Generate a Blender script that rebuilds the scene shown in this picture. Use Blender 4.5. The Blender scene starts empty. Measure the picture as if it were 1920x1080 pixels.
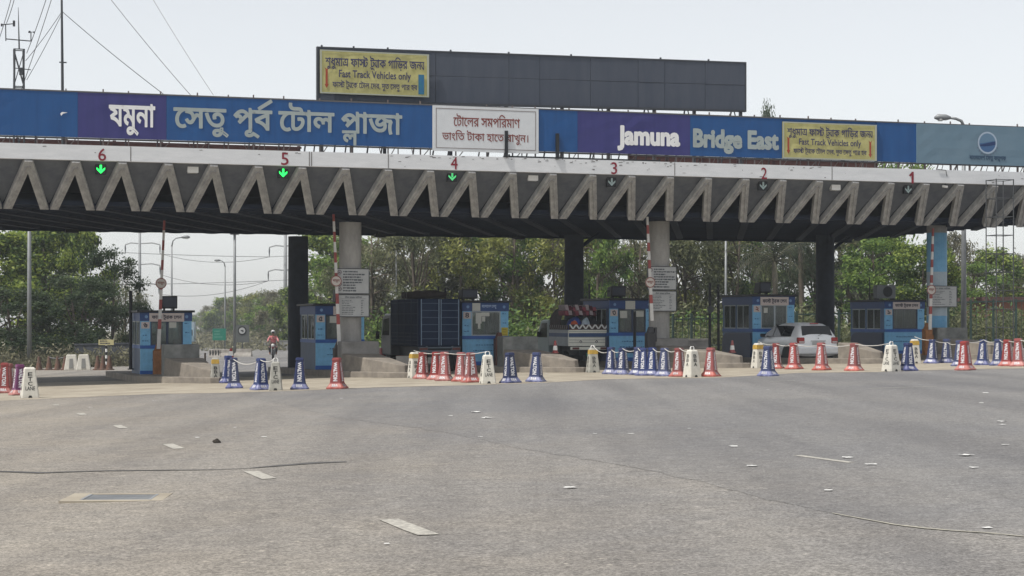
import bpy, bmesh, math, random
import numpy as np
from mathutils import Vector, Matrix, geometry
R = math.radians
random.seed(7)
S = bpy.context.scene
COL = S.collection

# ---------------------------------------------------------------- camera, sky, sun, exposure
FOC = 3400.0                      # focal length in pixels of a 1920 wide frame
TH = math.atan(1090 / 3400)       # the gantry runs obliquely across the view
CT, ST = math.cos(TH), math.sin(TH)
EYE = 1.42
cam_d = bpy.data.cameras.new("camera")
cam_d.sensor_width = 36.0
cam_d.lens = 36.0 * FOC / 1920.0
cam_d.shift_y = 62.0 / 1920.0
cam_d.clip_start = 0.1
cam_d.clip_end = 6000
cam = bpy.data.objects.new("camera", cam_d)
COL.objects.link(cam)
cam.location = (0, 0, EYE)
cam.rotation_euler = (R(90), 0, 0)
S.camera = cam

SUN_EL = R(60)
_hx, _hy = -CT * 0.97 + ST * 0.24, -ST * 0.97 - CT * 0.24
_n = math.hypot(_hx, _hy)
SDIR = Vector((_hx / _n * math.cos(SUN_EL), _hy / _n * math.cos(SUN_EL), math.sin(SUN_EL)))
w = bpy.data.worlds.new("World")
S.world = w
w.use_nodes = True
nt = w.node_tree
sky = nt.nodes.new("ShaderNodeTexSky")
sky.sky_type = 'NISHITA'
sky.sun_disc = False
sky.sun_elevation = SUN_EL
sky.sun_rotation = math.atan2(_hx, _hy)
sky.air_density = 1.0
sky.dust_density = 0.8
sky.ozone_density = 1.0
hs = nt.nodes.new("ShaderNodeHueSaturation")        # a hazy, nearly colourless noon sky
hs.inputs["Saturation"].default_value = 0.2
nt.links.new(sky.outputs[0], hs.inputs["Color"])
nt.links.new(hs.outputs[0], nt.nodes["Background"].inputs[0])
nt.nodes["Background"].inputs[1].default_value = 0.125
sl = bpy.data.lights.new("sun", 'SUN')
sl.energy = 3.3
sl.angle = R(0.6)
sl.color = (1.0, 0.955, 0.89)
so = bpy.data.objects.new("sun", sl)
COL.objects.link(so)
so.rotation_euler = SDIR.to_track_quat('Z', 'Y').to_euler()
so.location = (-20, -20, 60)
S.view_settings.view_transform = 'Standard'
S.view_settings.look = 'None'
S.view_settings.exposure = 0.4
S.view_settings.gamma = 1.0

# ---------------------------------------------------------------- the lie of the land
GA, GB = 0.022, -0.0053           # the plaza falls to the left and away
def gz(X, Y):
    return GA * max(-80, min(80, X)) + GB * max(-60, min(320, Y))
def G(s, d, z=0.0):               # along the gantry, behind its fascia, height -> world
    return Vector((s * CT - d * ST, 60 + s * ST + d * CT, z))
def gsd(s, d):
    p = G(s, d)
    return gz(p.x, p.y)
def ground_at(px, py):            # surveyed point on the plaza
    u = (px - 960) / FOC
    Z = FOC * EYE / (py - (602 - FOC * GB - GA * (px - 960)))
    return u * Z, Z
def face_at(px, py, d):           # surveyed point on an upright plane parallel to the gantry
    u = (px - 960) / FOC
    Z = (d + CT * 60) / (CT - u * ST)
    return u * Z * CT + (Z - 60) * ST, EYE - (py - 602) / FOC * Z
def far_at(px, Z):
    return (px - 960) / FOC * Z
def far_z(py, Z):
    return EYE - (py - 602) / FOC * Z

def lerp(a, b, t):
    return a + (b - a) * t

# ---------------------------------------------------------------- materials
MATS = {}
def mat(name, col, rough=0.7, var=0.0, scale=3.0, metal=0.0, bump=0.0, col2=None, emit=0.0, spec=0.4, detail=4.0, stretch=None, bscale=None):
    if name in MATS:
        return MATS[name]
    m = bpy.data.materials.new(name)
    m.use_nodes = True
    n = m.node_tree.nodes
    L = m.node_tree.links
    b = n["Principled BSDF"]
    b.inputs["Roughness"].default_value = rough
    b.inputs["Metallic"].default_value = metal
    b.inputs["Specular IOR Level"].default_value = spec
    c = (*col, 1)
    b.inputs["Base Color"].default_value = c
    if emit:
        b.inputs["Emission Color"].default_value = c
        b.inputs["Emission Strength"].default_value = emit
    if var or col2 or bump:
        tc = n.new("ShaderNodeTexCoord")
        src = tc.outputs["Object"]
        if stretch:
            mp = n.new("ShaderNodeMapping")
            mp.inputs["Scale"].default_value = stretch
            L.new(src, mp.inputs[0])
            src = mp.outputs[0]
        nz = n.new("ShaderNodeTexNoise")
        nz.inputs["Scale"].default_value = scale
        nz.inputs["Detail"].default_value = detail
        nz.inputs["Roughness"].default_value = 0.65
        L.new(src, nz.inputs["Vector"])
        if var or col2:
            rp = n.new("ShaderNodeValToRGB")
            c2 = col2 or tuple(min(1, x * (1 + var)) for x in col)
            c1 = col if col2 else tuple(x * (1 - var) for x in col)
            rp.color_ramp.elements[0].position = 0.32
            rp.color_ramp.elements[1].position = 0.68
            rp.color_ramp.elements[0].color = (*c1, 1)
            rp.color_ramp.elements[1].color = (*c2, 1)
            L.new(nz.outputs["Fac"], rp.inputs[0])
            L.new(rp.outputs[0], b.inputs["Base Color"])
        if bump:
            bp = n.new("ShaderNodeBump")
            bp.inputs["Strength"].default_value = bump
            bp.inputs["Distance"].default_value = 0.02
            if bscale:
                nz2 = n.new("ShaderNodeTexNoise")
                nz2.inputs["Scale"].default_value = bscale
                nz2.inputs["Detail"].default_value = 3
                L.new(src, nz2.inputs["Vector"])
                L.new(nz2.outputs["Fac"], bp.inputs["Height"])
            else:
                L.new(nz.outputs["Fac"], bp.inputs["Height"])
            L.new(bp.outputs[0], b.inputs["Normal"])
    MATS[name] = m
    return m

def leaf_mat(name, c1, c2, trans=0.35):
    if name in MATS:
        return MATS[name]
    m = bpy.data.materials.new(name)
    m.use_nodes = True
    n = m.node_tree.nodes
    L = m.node_tree.links
    out = n["Material Output"]
    n.remove(n["Principled BSDF"])
    tc = n.new("ShaderNodeTexCoord")
    nz = n.new("ShaderNodeTexNoise")
    nz.inputs["Scale"].default_value = 1.3
    nz.inputs["Detail"].default_value = 5
    L.new(tc.outputs["Object"], nz.inputs["Vector"])
    rp = n.new("ShaderNodeValToRGB")
    rp.color_ramp.elements[0].position = 0.35
    rp.color_ramp.elements[1].position = 0.65
    rp.color_ramp.elements[0].color = (*c1, 1)
    rp.color_ramp.elements[1].color = (*c2, 1)
    L.new(nz.outputs["Fac"], rp.inputs[0])
    d = n.new("ShaderNodeBsdfPrincipled")
    d.inputs["Roughness"].default_value = 0.55
    d.inputs["Specular IOR Level"].default_value = 0.25
    t = n.new("ShaderNodeBsdfTranslucent")
    mx = n.new("ShaderNodeMixShader")
    mx.inputs[0].default_value = trans
    L.new(rp.outputs[0], d.inputs["Base Color"])
    L.new(rp.outputs[0], t.inputs["Color"])
    L.new(d.outputs[0], mx.inputs[1])
    L.new(t.outputs[0], mx.inputs[2])
    L.new(mx.outputs[0], out.inputs["Surface"])
    MATS[name] = m
    return m

def glass_mat(name, tint=(0.75, 0.82, 0.82), clear=0.8):
    if name in MATS:
        return MATS[name]
    m = bpy.data.materials.new(name)
    m.use_nodes = True
    n = m.node_tree.nodes
    L = m.node_tree.links
    out = n["Material Output"]
    n.remove(n["Principled BSDF"])
    tr = n.new("ShaderNodeBsdfTransparent")
    tr.inputs[0].default_value = (*[c * clear for c in tint], 1)
    gl = n.new("ShaderNodeBsdfGlossy")
    gl.inputs["Roughness"].default_value = 0.03
    fr = n.new("ShaderNodeFresnel")
    fr.inputs[0].default_value = 1.5
    df = n.new("ShaderNodeBsdfDiffuse")
    df.inputs[0].default_value = (0.34, 0.38, 0.36, 1)
    m0 = n.new("ShaderNodeMixShader")
    m0.inputs[0].default_value = 0.22
    mx = n.new("ShaderNodeMixShader")
    L.new(tr.outputs[0], m0.inputs[1])
    L.new(df.outputs[0], m0.inputs[2])
    L.new(fr.outputs[0], mx.inputs[0])
    L.new(m0.outputs[0], mx.inputs[1])
    L.new(gl.outputs[0], mx.inputs[2])
    L.new(mx.outputs[0], out.inputs["Surface"])
    MATS[name] = m
    return m

# ---------------------------------------------------------------- mesh helpers
class MB:
    def __init__(self):
        self.v, self.f, self.m = [], [], []
    def add(self, vs, fs, m=0):
        k = len(self.v)
        self.v += [tuple(p) for p in vs]
        for q in fs:
            self.f.append([i + k for i in q])
            self.m.append(m)
        return self
    def hexa(self, p, m=0):       # 4 bottom (ccw from above) then 4 top
        return self.add(p, [(3, 2, 1, 0), (4, 5, 6, 7), (0, 1, 5, 4), (1, 2, 6, 5), (2, 3, 7, 6), (3, 0, 4, 7)], m)
    def box(self, x0, x1, y0, y1, z0, z1, m=0):
        return self.hexa([(x0, y0, z0), (x1, y0, z0), (x1, y1, z0), (x0, y1, z0), (x0, y0, z1), (x1, y0, z1), (x1, y1, z1), (x0, y1, z1)], m)
    def prism_x(self, poly, x0, x1, m=0):   # poly of (y, z)
        n = len(poly)
        vs = [(x0, a, b) for a, b in poly] + [(x1, a, b) for a, b in poly]
        fs = [tuple(range(n - 1, -1, -1)), tuple(range(n, 2 * n))] + [(i, (i + 1) % n, n + (i + 1) % n, n + i) for i in range(n)]
        return self.add(vs, fs, m)
    def prism_y(self, poly, y0, y1, m=0):   # poly of (x, z)
        n = len(poly)
        vs = [(a, y0, b) for a, b in poly] + [(a, y1, b) for a, b in poly]
        fs = [tuple(range(n)), tuple(range(2 * n - 1, n - 1, -1))] + [((i + 1) % n, i, n + i, n + (i + 1) % n) for i in range(n)]
        return self.add(vs, fs, m)
    def tube(self, pts, r, n=8, m=0):
        pts = [Vector(p) for p in pts]
        rs = r if isinstance(r, (list, tuple)) else [r] * len(pts)
        k = len(self.v)
        ref = None
        for i, p in enumerate(pts):
            t = (pts[min(i + 1, len(pts) - 1)] - pts[max(i - 1, 0)]).normalized()
            if ref is None:
                ref = Vector((0, 0, 1)) if abs(t.z) < 0.9 else Vector((1, 0, 0))
            a = t.cross(ref).normalized()
            b = a.cross(t).normalized()
            for j in range(n):
                q = 2 * math.pi * j / n
                self.v.append(tuple(p + (a * math.cos(q) + b * math.sin(q)) * rs[i]))
        for i in range(len(pts) - 1):
            for j in range(n):
                j2 = (j + 1) % n
                self.f.append([k + i * n + j, k + i * n + j2, k + (i + 1) * n + j2, k + (i + 1) * n + j])
                self.m.append(m)
        e = k + (len(pts) - 1) * n
        self.f.append([k + j for j in range(n - 1, -1, -1)])
        self.f.append([e + j for j in range(n)])
        self.m += [m, m]
        return self
    def lathe(self, prof, n=16, c=(0, 0, 0), m=0, ph=0.0):
        k = len(self.v)
        for r, z in prof:
            for j in range(n):
                a = 2 * math.pi * j / n + ph
                self.v.append((c[0] + r * math.cos(a), c[1] + r * math.sin(a), c[2] + z))
        for i in range(len(prof) - 1):
            for j in range(n):
                j2 = (j + 1) % n
                self.f.append([k + i * n + j, k + i * n + j2, k + (i + 1) * n + j2, k + (i + 1) * n + j])
                self.m.append(m)
        e = k + (len(prof) - 1) * n
        self.f.append([k + j for j in range(n - 1, -1, -1)])
        self.f.append([e + j for j in range(n)])
        self.m += [m, m]
        return self
    def disc_y(self, cx, cz, r, y0, y1, n=20, m=0):   # a disc facing -y
        return self.prism_y([(cx + r * math.cos(2 * math.pi * j / n), cz + r * math.sin(2 * math.pi * j / n)) for j in range(n)], y0, y1, m)
    def wheel_x(self, cx, cy, cz, r, wd, n=20, m=0):
        return self.prism_x([(cy + r * math.cos(2 * math.pi * j / n), cz + r * math.sin(2 * math.pi * j / n)) for j in range(n)], cx - wd / 2, cx + wd / 2, m)
    def build(self, name, mats, parent=None, smooth=False, bevel=0.0, loc=None, rot=None):
        me = bpy.data.meshes.new(name)
        me.from_pydata(self.v, [], self.f)
        if not isinstance(mats, (list, tuple)):
            mats = [mats]
        for q in mats:
            me.materials.append(q)
        if len(mats) > 1:
            me.polygons.foreach_set("material_index", self.m)
        if smooth:
            me.polygons.foreach_set("use_smooth", [True] * len(me.polygons))
        me.update()
        o = bpy.data.objects.new(name, me)
        COL.objects.link(o)
        if parent is not None:
            o.parent = parent
        if loc is not None:
            o.location = loc
        if rot is not None:
            o.rotation_euler = rot
        if bevel:
            bv = o.modifiers.new("bevel", 'BEVEL')
            bv.width = bevel
            bv.segments = 2
            bv.limit_method = 'ANGLE'
        return o

def tag(o, label=None, cat=None, group=None, kind=None):
    if label:
        o["label"] = label
    if cat:
        o["category"] = cat
    if group:
        o["group"] = group
    if kind:
        o["kind"] = kind
    return o
def thing(name, label, cat, loc, rz=0.0, group=None):
    o = bpy.data.objects.new(name, None)
    o.empty_display_size = 0.2
    COL.objects.link(o)
    o.location = loc
    o.rotation_euler = (0, 0, rz)
    return tag(o, label, cat, group)
def gthing(name, label, cat, s, d, z, group=None, rz=0.0):
    return thing(name, label, cat, G(s, d, z), TH + rz, group)
def copy_tree(o, parent=None):
    c = o.copy()
    COL.objects.link(c)
    if parent is not None:
        c.parent = parent
    for ch in list(o.children):
        copy_tree(ch, c)
    return c

# ---------------------------------------------------------------- lettering
def contours(s, res=3):
    c = bpy.data.curves.new('t', 'FONT')
    c.body = s
    c.resolution_u = res
    c.fill_mode = 'NONE'
    o = bpy.data.objects.new('t', c)
    me = o.to_mesh()
    nxt = {}
    for e in me.edges:
        a, b = e.vertices
        nxt.setdefault(a, []).append(b)
        nxt.setdefault(b, []).append(a)
    seen, out = set(), []
    for v in range(len(me.vertices)):
        if v in seen:
            continue
        loop, cur = [v], v
        seen.add(v)
        while True:
            n = [q for q in nxt.get(cur, []) if q not in seen]
            if not n:
                break
            q = (cur + 1) if (cur + 1) in n else n[0]
            loop.append(q)
            seen.add(q)
            cur = q
        if len(loop) > 2:
            out.append([me.vertices[i].co.xy.copy() for i in loop])
    o.to_mesh_clear()
    bpy.data.objects.remove(o)
    bpy.data.curves.remove(c)
    return out
def area2(p):
    return sum(p[i].x * p[(i + 1) % len(p)].y - p[(i + 1) % len(p)].x * p[i].y for i in range(len(p))) / 2
_adv = {}
def advance(s):
    if s not in _adv:
        xs = [max(v.x for k in contours(s + 'A') for v in k), max(v.x for k in contours('A') for v in k)]
        _adv[s] = xs[0] - xs[1]
    return _adv[s]
def text_mesh(tokens, bold=0.0, res=3):
    """Filled letter shapes. Tokens: a run of characters, ('o', run, dx, dy, scale) laid over, ('s', points, width) a pen stroke, ('k', dx) a kern."""
    if isinstance(tokens, str):
        tokens = [tokens]
    cur, conts = 0.0, []
    for t in tokens:
        if isinstance(t, str):
            cs = contours(t, res)
            if cs:
                big = area2(max(cs, key=lambda p: abs(area2(p))))
                for p in cs:
                    conts.append([Vector((v.x + cur, v.y)) * 1.0 for v in p] if big < 0 else [Vector((v.x + cur, v.y)) for v in reversed(p)])
            cur += advance(t)
        elif t[0] == 'o':
            for p in contours(t[1], res):
                conts.append([Vector((v.x * t[4] + cur + t[2], v.y * t[4] + t[3])) for v in p])
        elif t[0] == 's':
            hw = t[2] / 2
            for a, b in zip(t[1][:-1], t[1][1:]):
                a, b = Vector(a), Vector(b)
                q = (b - a).normalized()
                nn = Vector((-q.y, q.x)) * hw
                a2, b2 = a - q * hw * 0.6, b + q * hw * 0.6
                sh = Vector((cur, 0))
                quad = [a2 + nn + sh, b2 + nn + sh, b2 - nn + sh, a2 - nn + sh]
                if area2(quad) > 0:
                    quad.reverse()
                conts.append(quad)
        elif t[0] == 'k':
            cur += t[1]
    V, F, sg = [], [], []
    for p in conts:
        q = [p[0]]
        for a in p[1:]:
            if (a - q[-1]).length > 1e-4:
                q.append(a)
        if len(q) > 3 and (q[0] - q[-1]).length < 1e-4:
            q.pop()
        if len(q) < 3:
            continue
        A = area2(q)
        if abs(A) < 1e-7:
            continue
        if A < 0:
            q = q[::-1]
        k = len(V)
        V += q
        F.append(list(range(k, k + len(q))))
        sg.append(1 if A > 0 else -1)
    r = geometry.delaunay_2d_cdt(V, [], F, 1, 1e-5)
    vs = [(v.x, v.y, 0.0) for v in r[0]]
    fs = [list(f) for f, o in zip(r[2], r[5]) if sum(sg[i] for i in o) != 0]
    if bold:                      # a pen run round every outline, each dab a hair proud of the last
        for q in F:
            n = len(q)
            for i in range(n):
                a, b = V[q[i]], V[q[(i + 1) % n]]
                t = (b - a)
                if t.length < 1e-5:
                    continue
                t.normalize()
                nn = Vector((-t.y, t.x)) * bold
                a2, b2 = a - t * bold * 0.6, b + t * bold * 0.6
                k = len(vs)
                h = 0.0004 * (1 + i % 4)
                vs += [(a2.x + nn.x, a2.y + nn.y, h), (b2.x + nn.x, b2.y + nn.y, h), (b2.x - nn.x, b2.y - nn.y, h), (a2.x - nn.x, a2.y - nn.y, h)]
                fs.append([k, k + 1, k + 2, k + 3])
    return vs, fs
def letter(mb, tokens, x0, x1, z0, z1, y, bold=0.0, m=0, dz=0.0, res=3, keep=False, head=None):
    """Letter shapes set on an upright plane facing -y, filling the box; dz lifts the right end."""
    vs, fs = text_mesh(tokens, bold, res)
    ax, bx = min(v[0] for v in vs), max(v[0] for v in vs)
    ay, by = min(v[1] for v in vs), max(v[1] for v in vs)
    kx, kz = (x1 - x0) / (bx - ax), (z1 - z0) / (by - ay)
    if head:                      # z0 is the foot line, z1 the head line of the letters
        kz = (z1 - z0) / head
        z0 = z0 + ay * kz
    if keep:
        kx = kz = min(kx, kz)
    out = []
    for a, b, h in vs:
        t = (a - ax) * kx / max(1e-6, x1 - x0)
        out.append((x0 + (a - ax) * kx, y - h, z0 + (b - ay) * kz + dz * t))
    mb.add(out, [f if True else f for f in fs], m)
REPH = ('s', [(-0.42, 0.70), (-0.02, 0.95)], 0.075)
RAPH = ('s', [(-0.50, -0.02), (-0.38, -0.16), (-0.22, -0.08), (-0.05, -0.22)], 0.06)
def YA():
    return [('s', [(0.10, 0.42), (0.02, 0.28), (0.14, 0.14), (0.30, 0.03)], 0.06), ('s', [(0.31, 0.60), (0.31, 0.0)], 0.065), ('s', [(-0.05, 0.59), (0.36, 0.59)], 0.06), ('k', 0.36)]
BN_FAST = ['শুধুমা', ('s', [(0.0, 0.59), (0.7, 0.59)], 0.06), 'এ', ' ফাস', ('k', -0.16), 'ট', ' ট', RAPH] + YA() + ['াক', ' গািড়র', ' জন'] + YA()
BN_TOLL = ['ফাস', ('k', -0.16), 'ট', ' ট', RAPH] + YA() + ['েক েটাল েদব, দুত েসতু পার হব']
BN_LANE = ['ফাস', ('k', -0.16), 'ট', ' ট', RAPH] + YA() + ['াক েলন']
BN_NAME = ['েসতু পূব', REPH, ' েটাল প', ('o', 'ল', -0.66, -0.40, 0.72), 'াজা']

# ---------------------------------------------------------------- materials used widely
M_conc = mat('concrete', (0.15, 0.145, 0.138), 0.85, col2=(0.27, 0.26, 0.245), scale=1.8, bump=0.25, bscale=14, detail=7)
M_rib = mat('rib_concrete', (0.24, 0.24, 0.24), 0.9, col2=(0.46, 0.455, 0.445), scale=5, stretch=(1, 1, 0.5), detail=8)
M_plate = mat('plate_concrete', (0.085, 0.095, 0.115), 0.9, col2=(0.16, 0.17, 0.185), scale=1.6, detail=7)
M_soffit = mat('shaded_soffit_concrete', (0.006, 0.012, 0.028), 0.95, col2=(0.011, 0.020, 0.044), scale=0.8, stretch=(0.3, 3, 1))  # bluish shade under the canopy is put into this concrete colour
M_island = mat('island_concrete', (0.15, 0.133, 0.115), 0.9, col2=(0.27, 0.24, 0.20), scale=2.2, bump=0.2, bscale=18, detail=8)
M_dark = mat('dark_paint', (0.012, 0.014, 0.018), 0.55)
M_black = mat('black_rubber', (0.015, 0.015, 0.016), 0.8)
M_steel = mat('grey_steel', (0.28, 0.29, 0.30), 0.5, var=0.15, metal=0.4)
M_darksteel = mat('dark_steel', (0.06, 0.065, 0.07), 0.6, var=0.2, metal=0.2)
M_white = mat('white_paint', (0.72, 0.72, 0.70), 0.6, var=0.06, scale=4)
M_whitelet = mat('white_lettering', (0.80, 0.80, 0.80), 0.6)
M_red = mat('red_paint', (0.45, 0.02, 0.02), 0.5, var=0.1)
M_rust = mat('rusty_orange_paint', (0.16, 0.07, 0.025), 0.8, col2=(0.30, 0.13, 0.05), scale=6)
M_glass = glass_mat('window_glass')
M_darkglass = mat('dark_glass', (0.01, 0.012, 0.014), 0.06, spec=0.6)
M_navy = mat('navy_paint', (0.018, 0.035, 0.085), 0.45, var=0.15)
M_blue = mat('booth_blue', (0.018, 0.10, 0.36), 0.45, var=0.12)
M_ltblue = mat('booth_light_blue', (0.19, 0.46, 0.70), 0.5, var=0.12, scale=6)
M_text = mat('dark_lettering', (0.03, 0.03, 0.05), 0.7)

# ---------------------------------------------------------------- ground and road surfaces
def structure(o):
    return tag(o, kind='structure')
XS = [-560, -80, -40, 0, 40, 80, 560]
YS = [-90, -60, 0, 40, 80, 160, 320, 860]
g = MB()
for Y in YS:
    for X in XS:
        g.v.append((X, Y, gz(X, Y)))
for j in range(len(YS) - 1):
    for i in range(len(XS) - 1):
        k = j * len(XS) + i
        g.f.append([k, k + 1, k + 1 + len(XS), k + len(XS)])
        g.m.append(0)
structure(g.build('ground', mat('dry_earth', (0.17, 0.135, 0.085), 0.95, col2=(0.09, 0.10, 0.04), scale=0.5, detail=8)))

def asphalt(name, tone=1.0, grit_amp=0.42, dusty=0.8):
    m = bpy.data.materials.new(name)
    m.use_nodes = True
    n = m.node_tree.nodes
    L = m.node_tree.links
    b = n["Principled BSDF"]
    tc = n.new("ShaderNodeTexCoord")
    def noise(sc, det, rough=0.6, dist=0.0):
        z = n.new("ShaderNodeTexNoise")
        z.inputs["Scale"].default_value = sc
        z.inputs["Detail"].default_value = det
        z.inputs["Roughness"].default_value = rough
        z.inputs["Distortion"].default_value = dist
        L.new(tc.outputs["Object"], z.inputs["Vector"])
        return z
    def ramp(src, p0, p1, c0, c1):
        r = n.new("ShaderNodeValToRGB")
        r.color_ramp.elements[0].position = p0
        r.color_ramp.elements[1].position = p1
        r.color_ramp.elements[0].color = (*c0, 1)
        r.color_ramp.elements[1].color = (*c1, 1)
        L.new(src, r.inputs[0])
        return r
    def mix(kind, fac, a, c):
        x = n.new("ShaderNodeMix")
        x.data_type = 'RGBA'
        x.blend_type = kind
        if isinstance(fac, float):
            x.inputs[0].default_value = fac
        else:
            L.new(fac, x.inputs[0])
        L.new(a, x.inputs[6])
        L.new(c, x.inputs[7])
        return x.outputs[2]
    grit = ramp(noise(38, 4, 0.85).outputs["Fac"], 0.41, 0.59, (1 - grit_amp,) * 3, (1 + grit_amp,) * 3)
    big = ramp(noise(0.16, 5, 0.6, 0.6).outputs["Fac"], 0.35, 0.65, tuple(tone * q for q in (0.158, 0.156, 0.157)), tuple(tone * q for q in (0.190, 0.184, 0.177)))
    sep = n.new("ShaderNodeSeparateXYZ")
    L.new(tc.outputs["Object"], sep.inputs[0])
    # fine dust blown in from the verge on the camera's left: more with smaller X and Y
    ma = n.new("ShaderNodeMath"); ma.operation = 'MULTIPLY_ADD'
    L.new(sep.outputs[0], ma.inputs[0]); ma.inputs[1].default_value = -0.085; ma.inputs[2].default_value = 0.75
    mb = n.new("ShaderNodeMath"); mb.operation = 'MULTIPLY_ADD'
    L.new(sep.outputs[1], mb.inputs[0]); mb.inputs[1].default_value = -0.022; L.new(ma.outputs[0], mb.inputs[2])
    mc = n.new("ShaderNodeMath"); mc.operation = 'MULTIPLY_ADD'
    nd = noise(0.35, 6, 0.65)
    L.new(nd.outputs["Fac"], mc.inputs[0]); mc.inputs[1].default_value = 1.1; L.new(mb.outputs[0], mc.inputs[2])
    md = n.new("ShaderNodeMath"); md.operation = 'SUBTRACT'; md.use_clamp = True
    L.new(mc.outputs[0], md.inputs[0]); md.inputs[1].default_value = 0.55
    dust = ramp(noise(2.2, 5).outputs["Fac"], 0.3, 0.7, (0.225, 0.20, 0.165), (0.285, 0.252, 0.205))
    mm = n.new("ShaderNodeMath"); mm.operation = 'MULTIPLY'; mm.use_clamp = True
    L.new(md.outputs[0], mm.inputs[0]); mm.inputs[1].default_value = dusty
    c = mix('MIX', mm.outputs[0], big.outputs[0], dust.outputs[0])
    # tyre-polished streaks along the lanes
    mp = n.new("ShaderNodeMapping")
    mp.inputs["Rotation"].default_value = (0, 0, -TH)
    mp.inputs["Scale"].default_value = (0.9, 0.05, 1)
    L.new(tc.outputs["Object"], mp.inputs[0])
    st = n.new("ShaderNodeTexNoise")
    st.inputs["Scale"].default_value = 1.0
    st.inputs["Detail"].default_value = 4
    L.new(mp.outputs[0], st.inputs["Vector"])
    sr = ramp(st.outputs["Fac"], 0.35, 0.65, (0.84, 0.84, 0.85), (1.10, 1.10, 1.09))
    c = mix('MULTIPLY', 1.0, c, sr.outputs[0])
    mo = ramp(noise(6, 9, 0.95).outputs["Fac"], 0.42, 0.58, (0.78, 0.78, 0.785), (1.22, 1.22, 1.215))
    c = mix('MULTIPLY', 1.0, c, mo.outputs[0])
    spk = ramp(noise(14, 2, 0.5).outputs["Fac"], 0.66, 0.72, (1, 1, 1), (1.45, 1.43, 1.38))
    c = mix('MULTIPLY', 1.0, c, spk.outputs[0])
    c = mix('MULTIPLY', 1.0, c, grit.outputs[0])
    L.new(c, b.inputs["Base Color"])
    b.inputs["Roughness"].default_value = 0.88
    b.inputs["Specular IOR Level"].default_value = 0.25
    bp = n.new("ShaderNodeBump")
    bp.inputs["Strength"].default_value = 0.4
    bp.inputs["Distance"].default_value = 0.008
    L.new(noise(90, 2, 0.7).outputs["Fac"], bp.inputs["Height"])
    L.new(bp.outputs[0], b.inputs["Normal"])
    return m
def sheet(name, pts, m, lift):
    o = MB().add([(x, y, gz(x, y) + lift) for x, y in pts], [tuple(range(len(pts)))]).build(name, m)
    return structure(o)
def gp(s, d):
    p = G(s, d)
    return p.x, p.y
far_edge = [(-60, 85), ground_at(-200, 695), ground_at(0, 692), ground_at(235, 686), ground_at(330, 656), ground_at(345, 646.0)]
far_edge += [(-31.0, 300), (-20, 300), ground_at(540, 648), ground_at(640, 655), gp(2, 30), gp(24, 26), (78, 90)]
M_asph = asphalt('worn_asphalt')
sheet('asphalt_road', [(-78, -50), (-78, 70)] + far_edge + [(78, -50)], M_asph, 0.004)
curve = [(455, 742), (560, 766), (640, 786), (720, 795), (800, 806), (880, 821), (960, 838), (1040, 852), (1120, 866), (1240, 888), (1330, 908), (1440, 938), (1560, 964), (1680, 986), (1800, 998), (1960, 1012)]
rnd_ = random.Random(4)
edge_ = []
for (xa, ya), (xb, yb) in zip(curve[:-1], curve[1:]):
    for i in range(6):
        edge_.append(ground_at(lerp(xa, xb, i / 6) + rnd_.uniform(-5, 5), lerp(ya, yb, i / 6) + rnd_.uniform(-1.6, 1.6)))
sheet('newer_asphalt_road', edge_ + [ground_at(1960, 1012), (60, 10), (60, 60), gp(23, -12.6), ground_at(1920, 700), ground_at(1500, 706), ground_at(1000, 724), ground_at(700, 733)], asphalt('newer_asphalt', 0.965, 0.34, 0.5), 0.0065)
front = [(-140, 756), (0, 752), (90, 748), (180, 744), (300, 739), (420, 737), (560, 733), (700, 727), (830, 724), (1000, 719), (1150, 711), (1350, 708.5), (1500, 699.5), (1640, 698), (1760, 694), (1920, 691), (2060, 687)]
M_apron = mat('dusty_concrete', (0.23, 0.20, 0.155), 0.92, col2=(0.38, 0.34, 0.27), scale=1.1, bump=0.3, bscale=20, detail=9)
sheet('concrete_apron', [ground_at(x, y) for x, y in front] + [gp(23.5, 6), gp(-20, 6)], M_apron, 0.008)

def strip(pts, wd, lift):
    mb = MB()
    ps = [Vector((*ground_at(x, y), 0)) for x, y in pts]
    for i, p in enumerate(ps):
        t = (ps[min(i + 1, len(ps) - 1)] - ps[max(i - 1, 0)]).normalized()
        q = Vector((-t.y, t.x, 0)) * wd[i] / 2
        for r in (p + q, p - q):
            mb.v.append((r.x, r.y, gz(r.x, r.y) + lift))
        if i:
            k = 2 * i
            mb.f.append([k - 2, k - 1, k + 1, k])
            mb.m.append(0)
    return mb
M_seam = mat('tar_seam', (0.085, 0.083, 0.08), 0.9, var=0.3, scale=8)
structure(strip([(-60, 883), (0, 885), (80, 888), (130, 886), (200, 884), (300, 883), (400, 882), (470, 879), (540, 873), (590, 869), (650, 867)], [0.10, 0.11, 0.15, 0.11, 0.09, 0.08, 0.06, 0.05, 0.16, 0.22, 0.10], 0.010).build('road_seam', M_seam))
M_pale = mat('pale_joint', (0.42, 0.40, 0.33), 0.9, col2=(0.24, 0.23, 0.20), scale=9)
structure(strip([(1560, 964), (1680, 986), (1740, 993), (1800, 998), (1850, 1001), (1960, 1012)], [0.02, 0.03, 0.05, 0.035, 0.04, 0.03], 0.010).build('road_seam', M_pale))
M_mark = mat('worn_road_paint', (0.20, 0.19, 0.175), 0.88, col2=(0.50, 0.48, 0.42), scale=22, detail=9)
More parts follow.
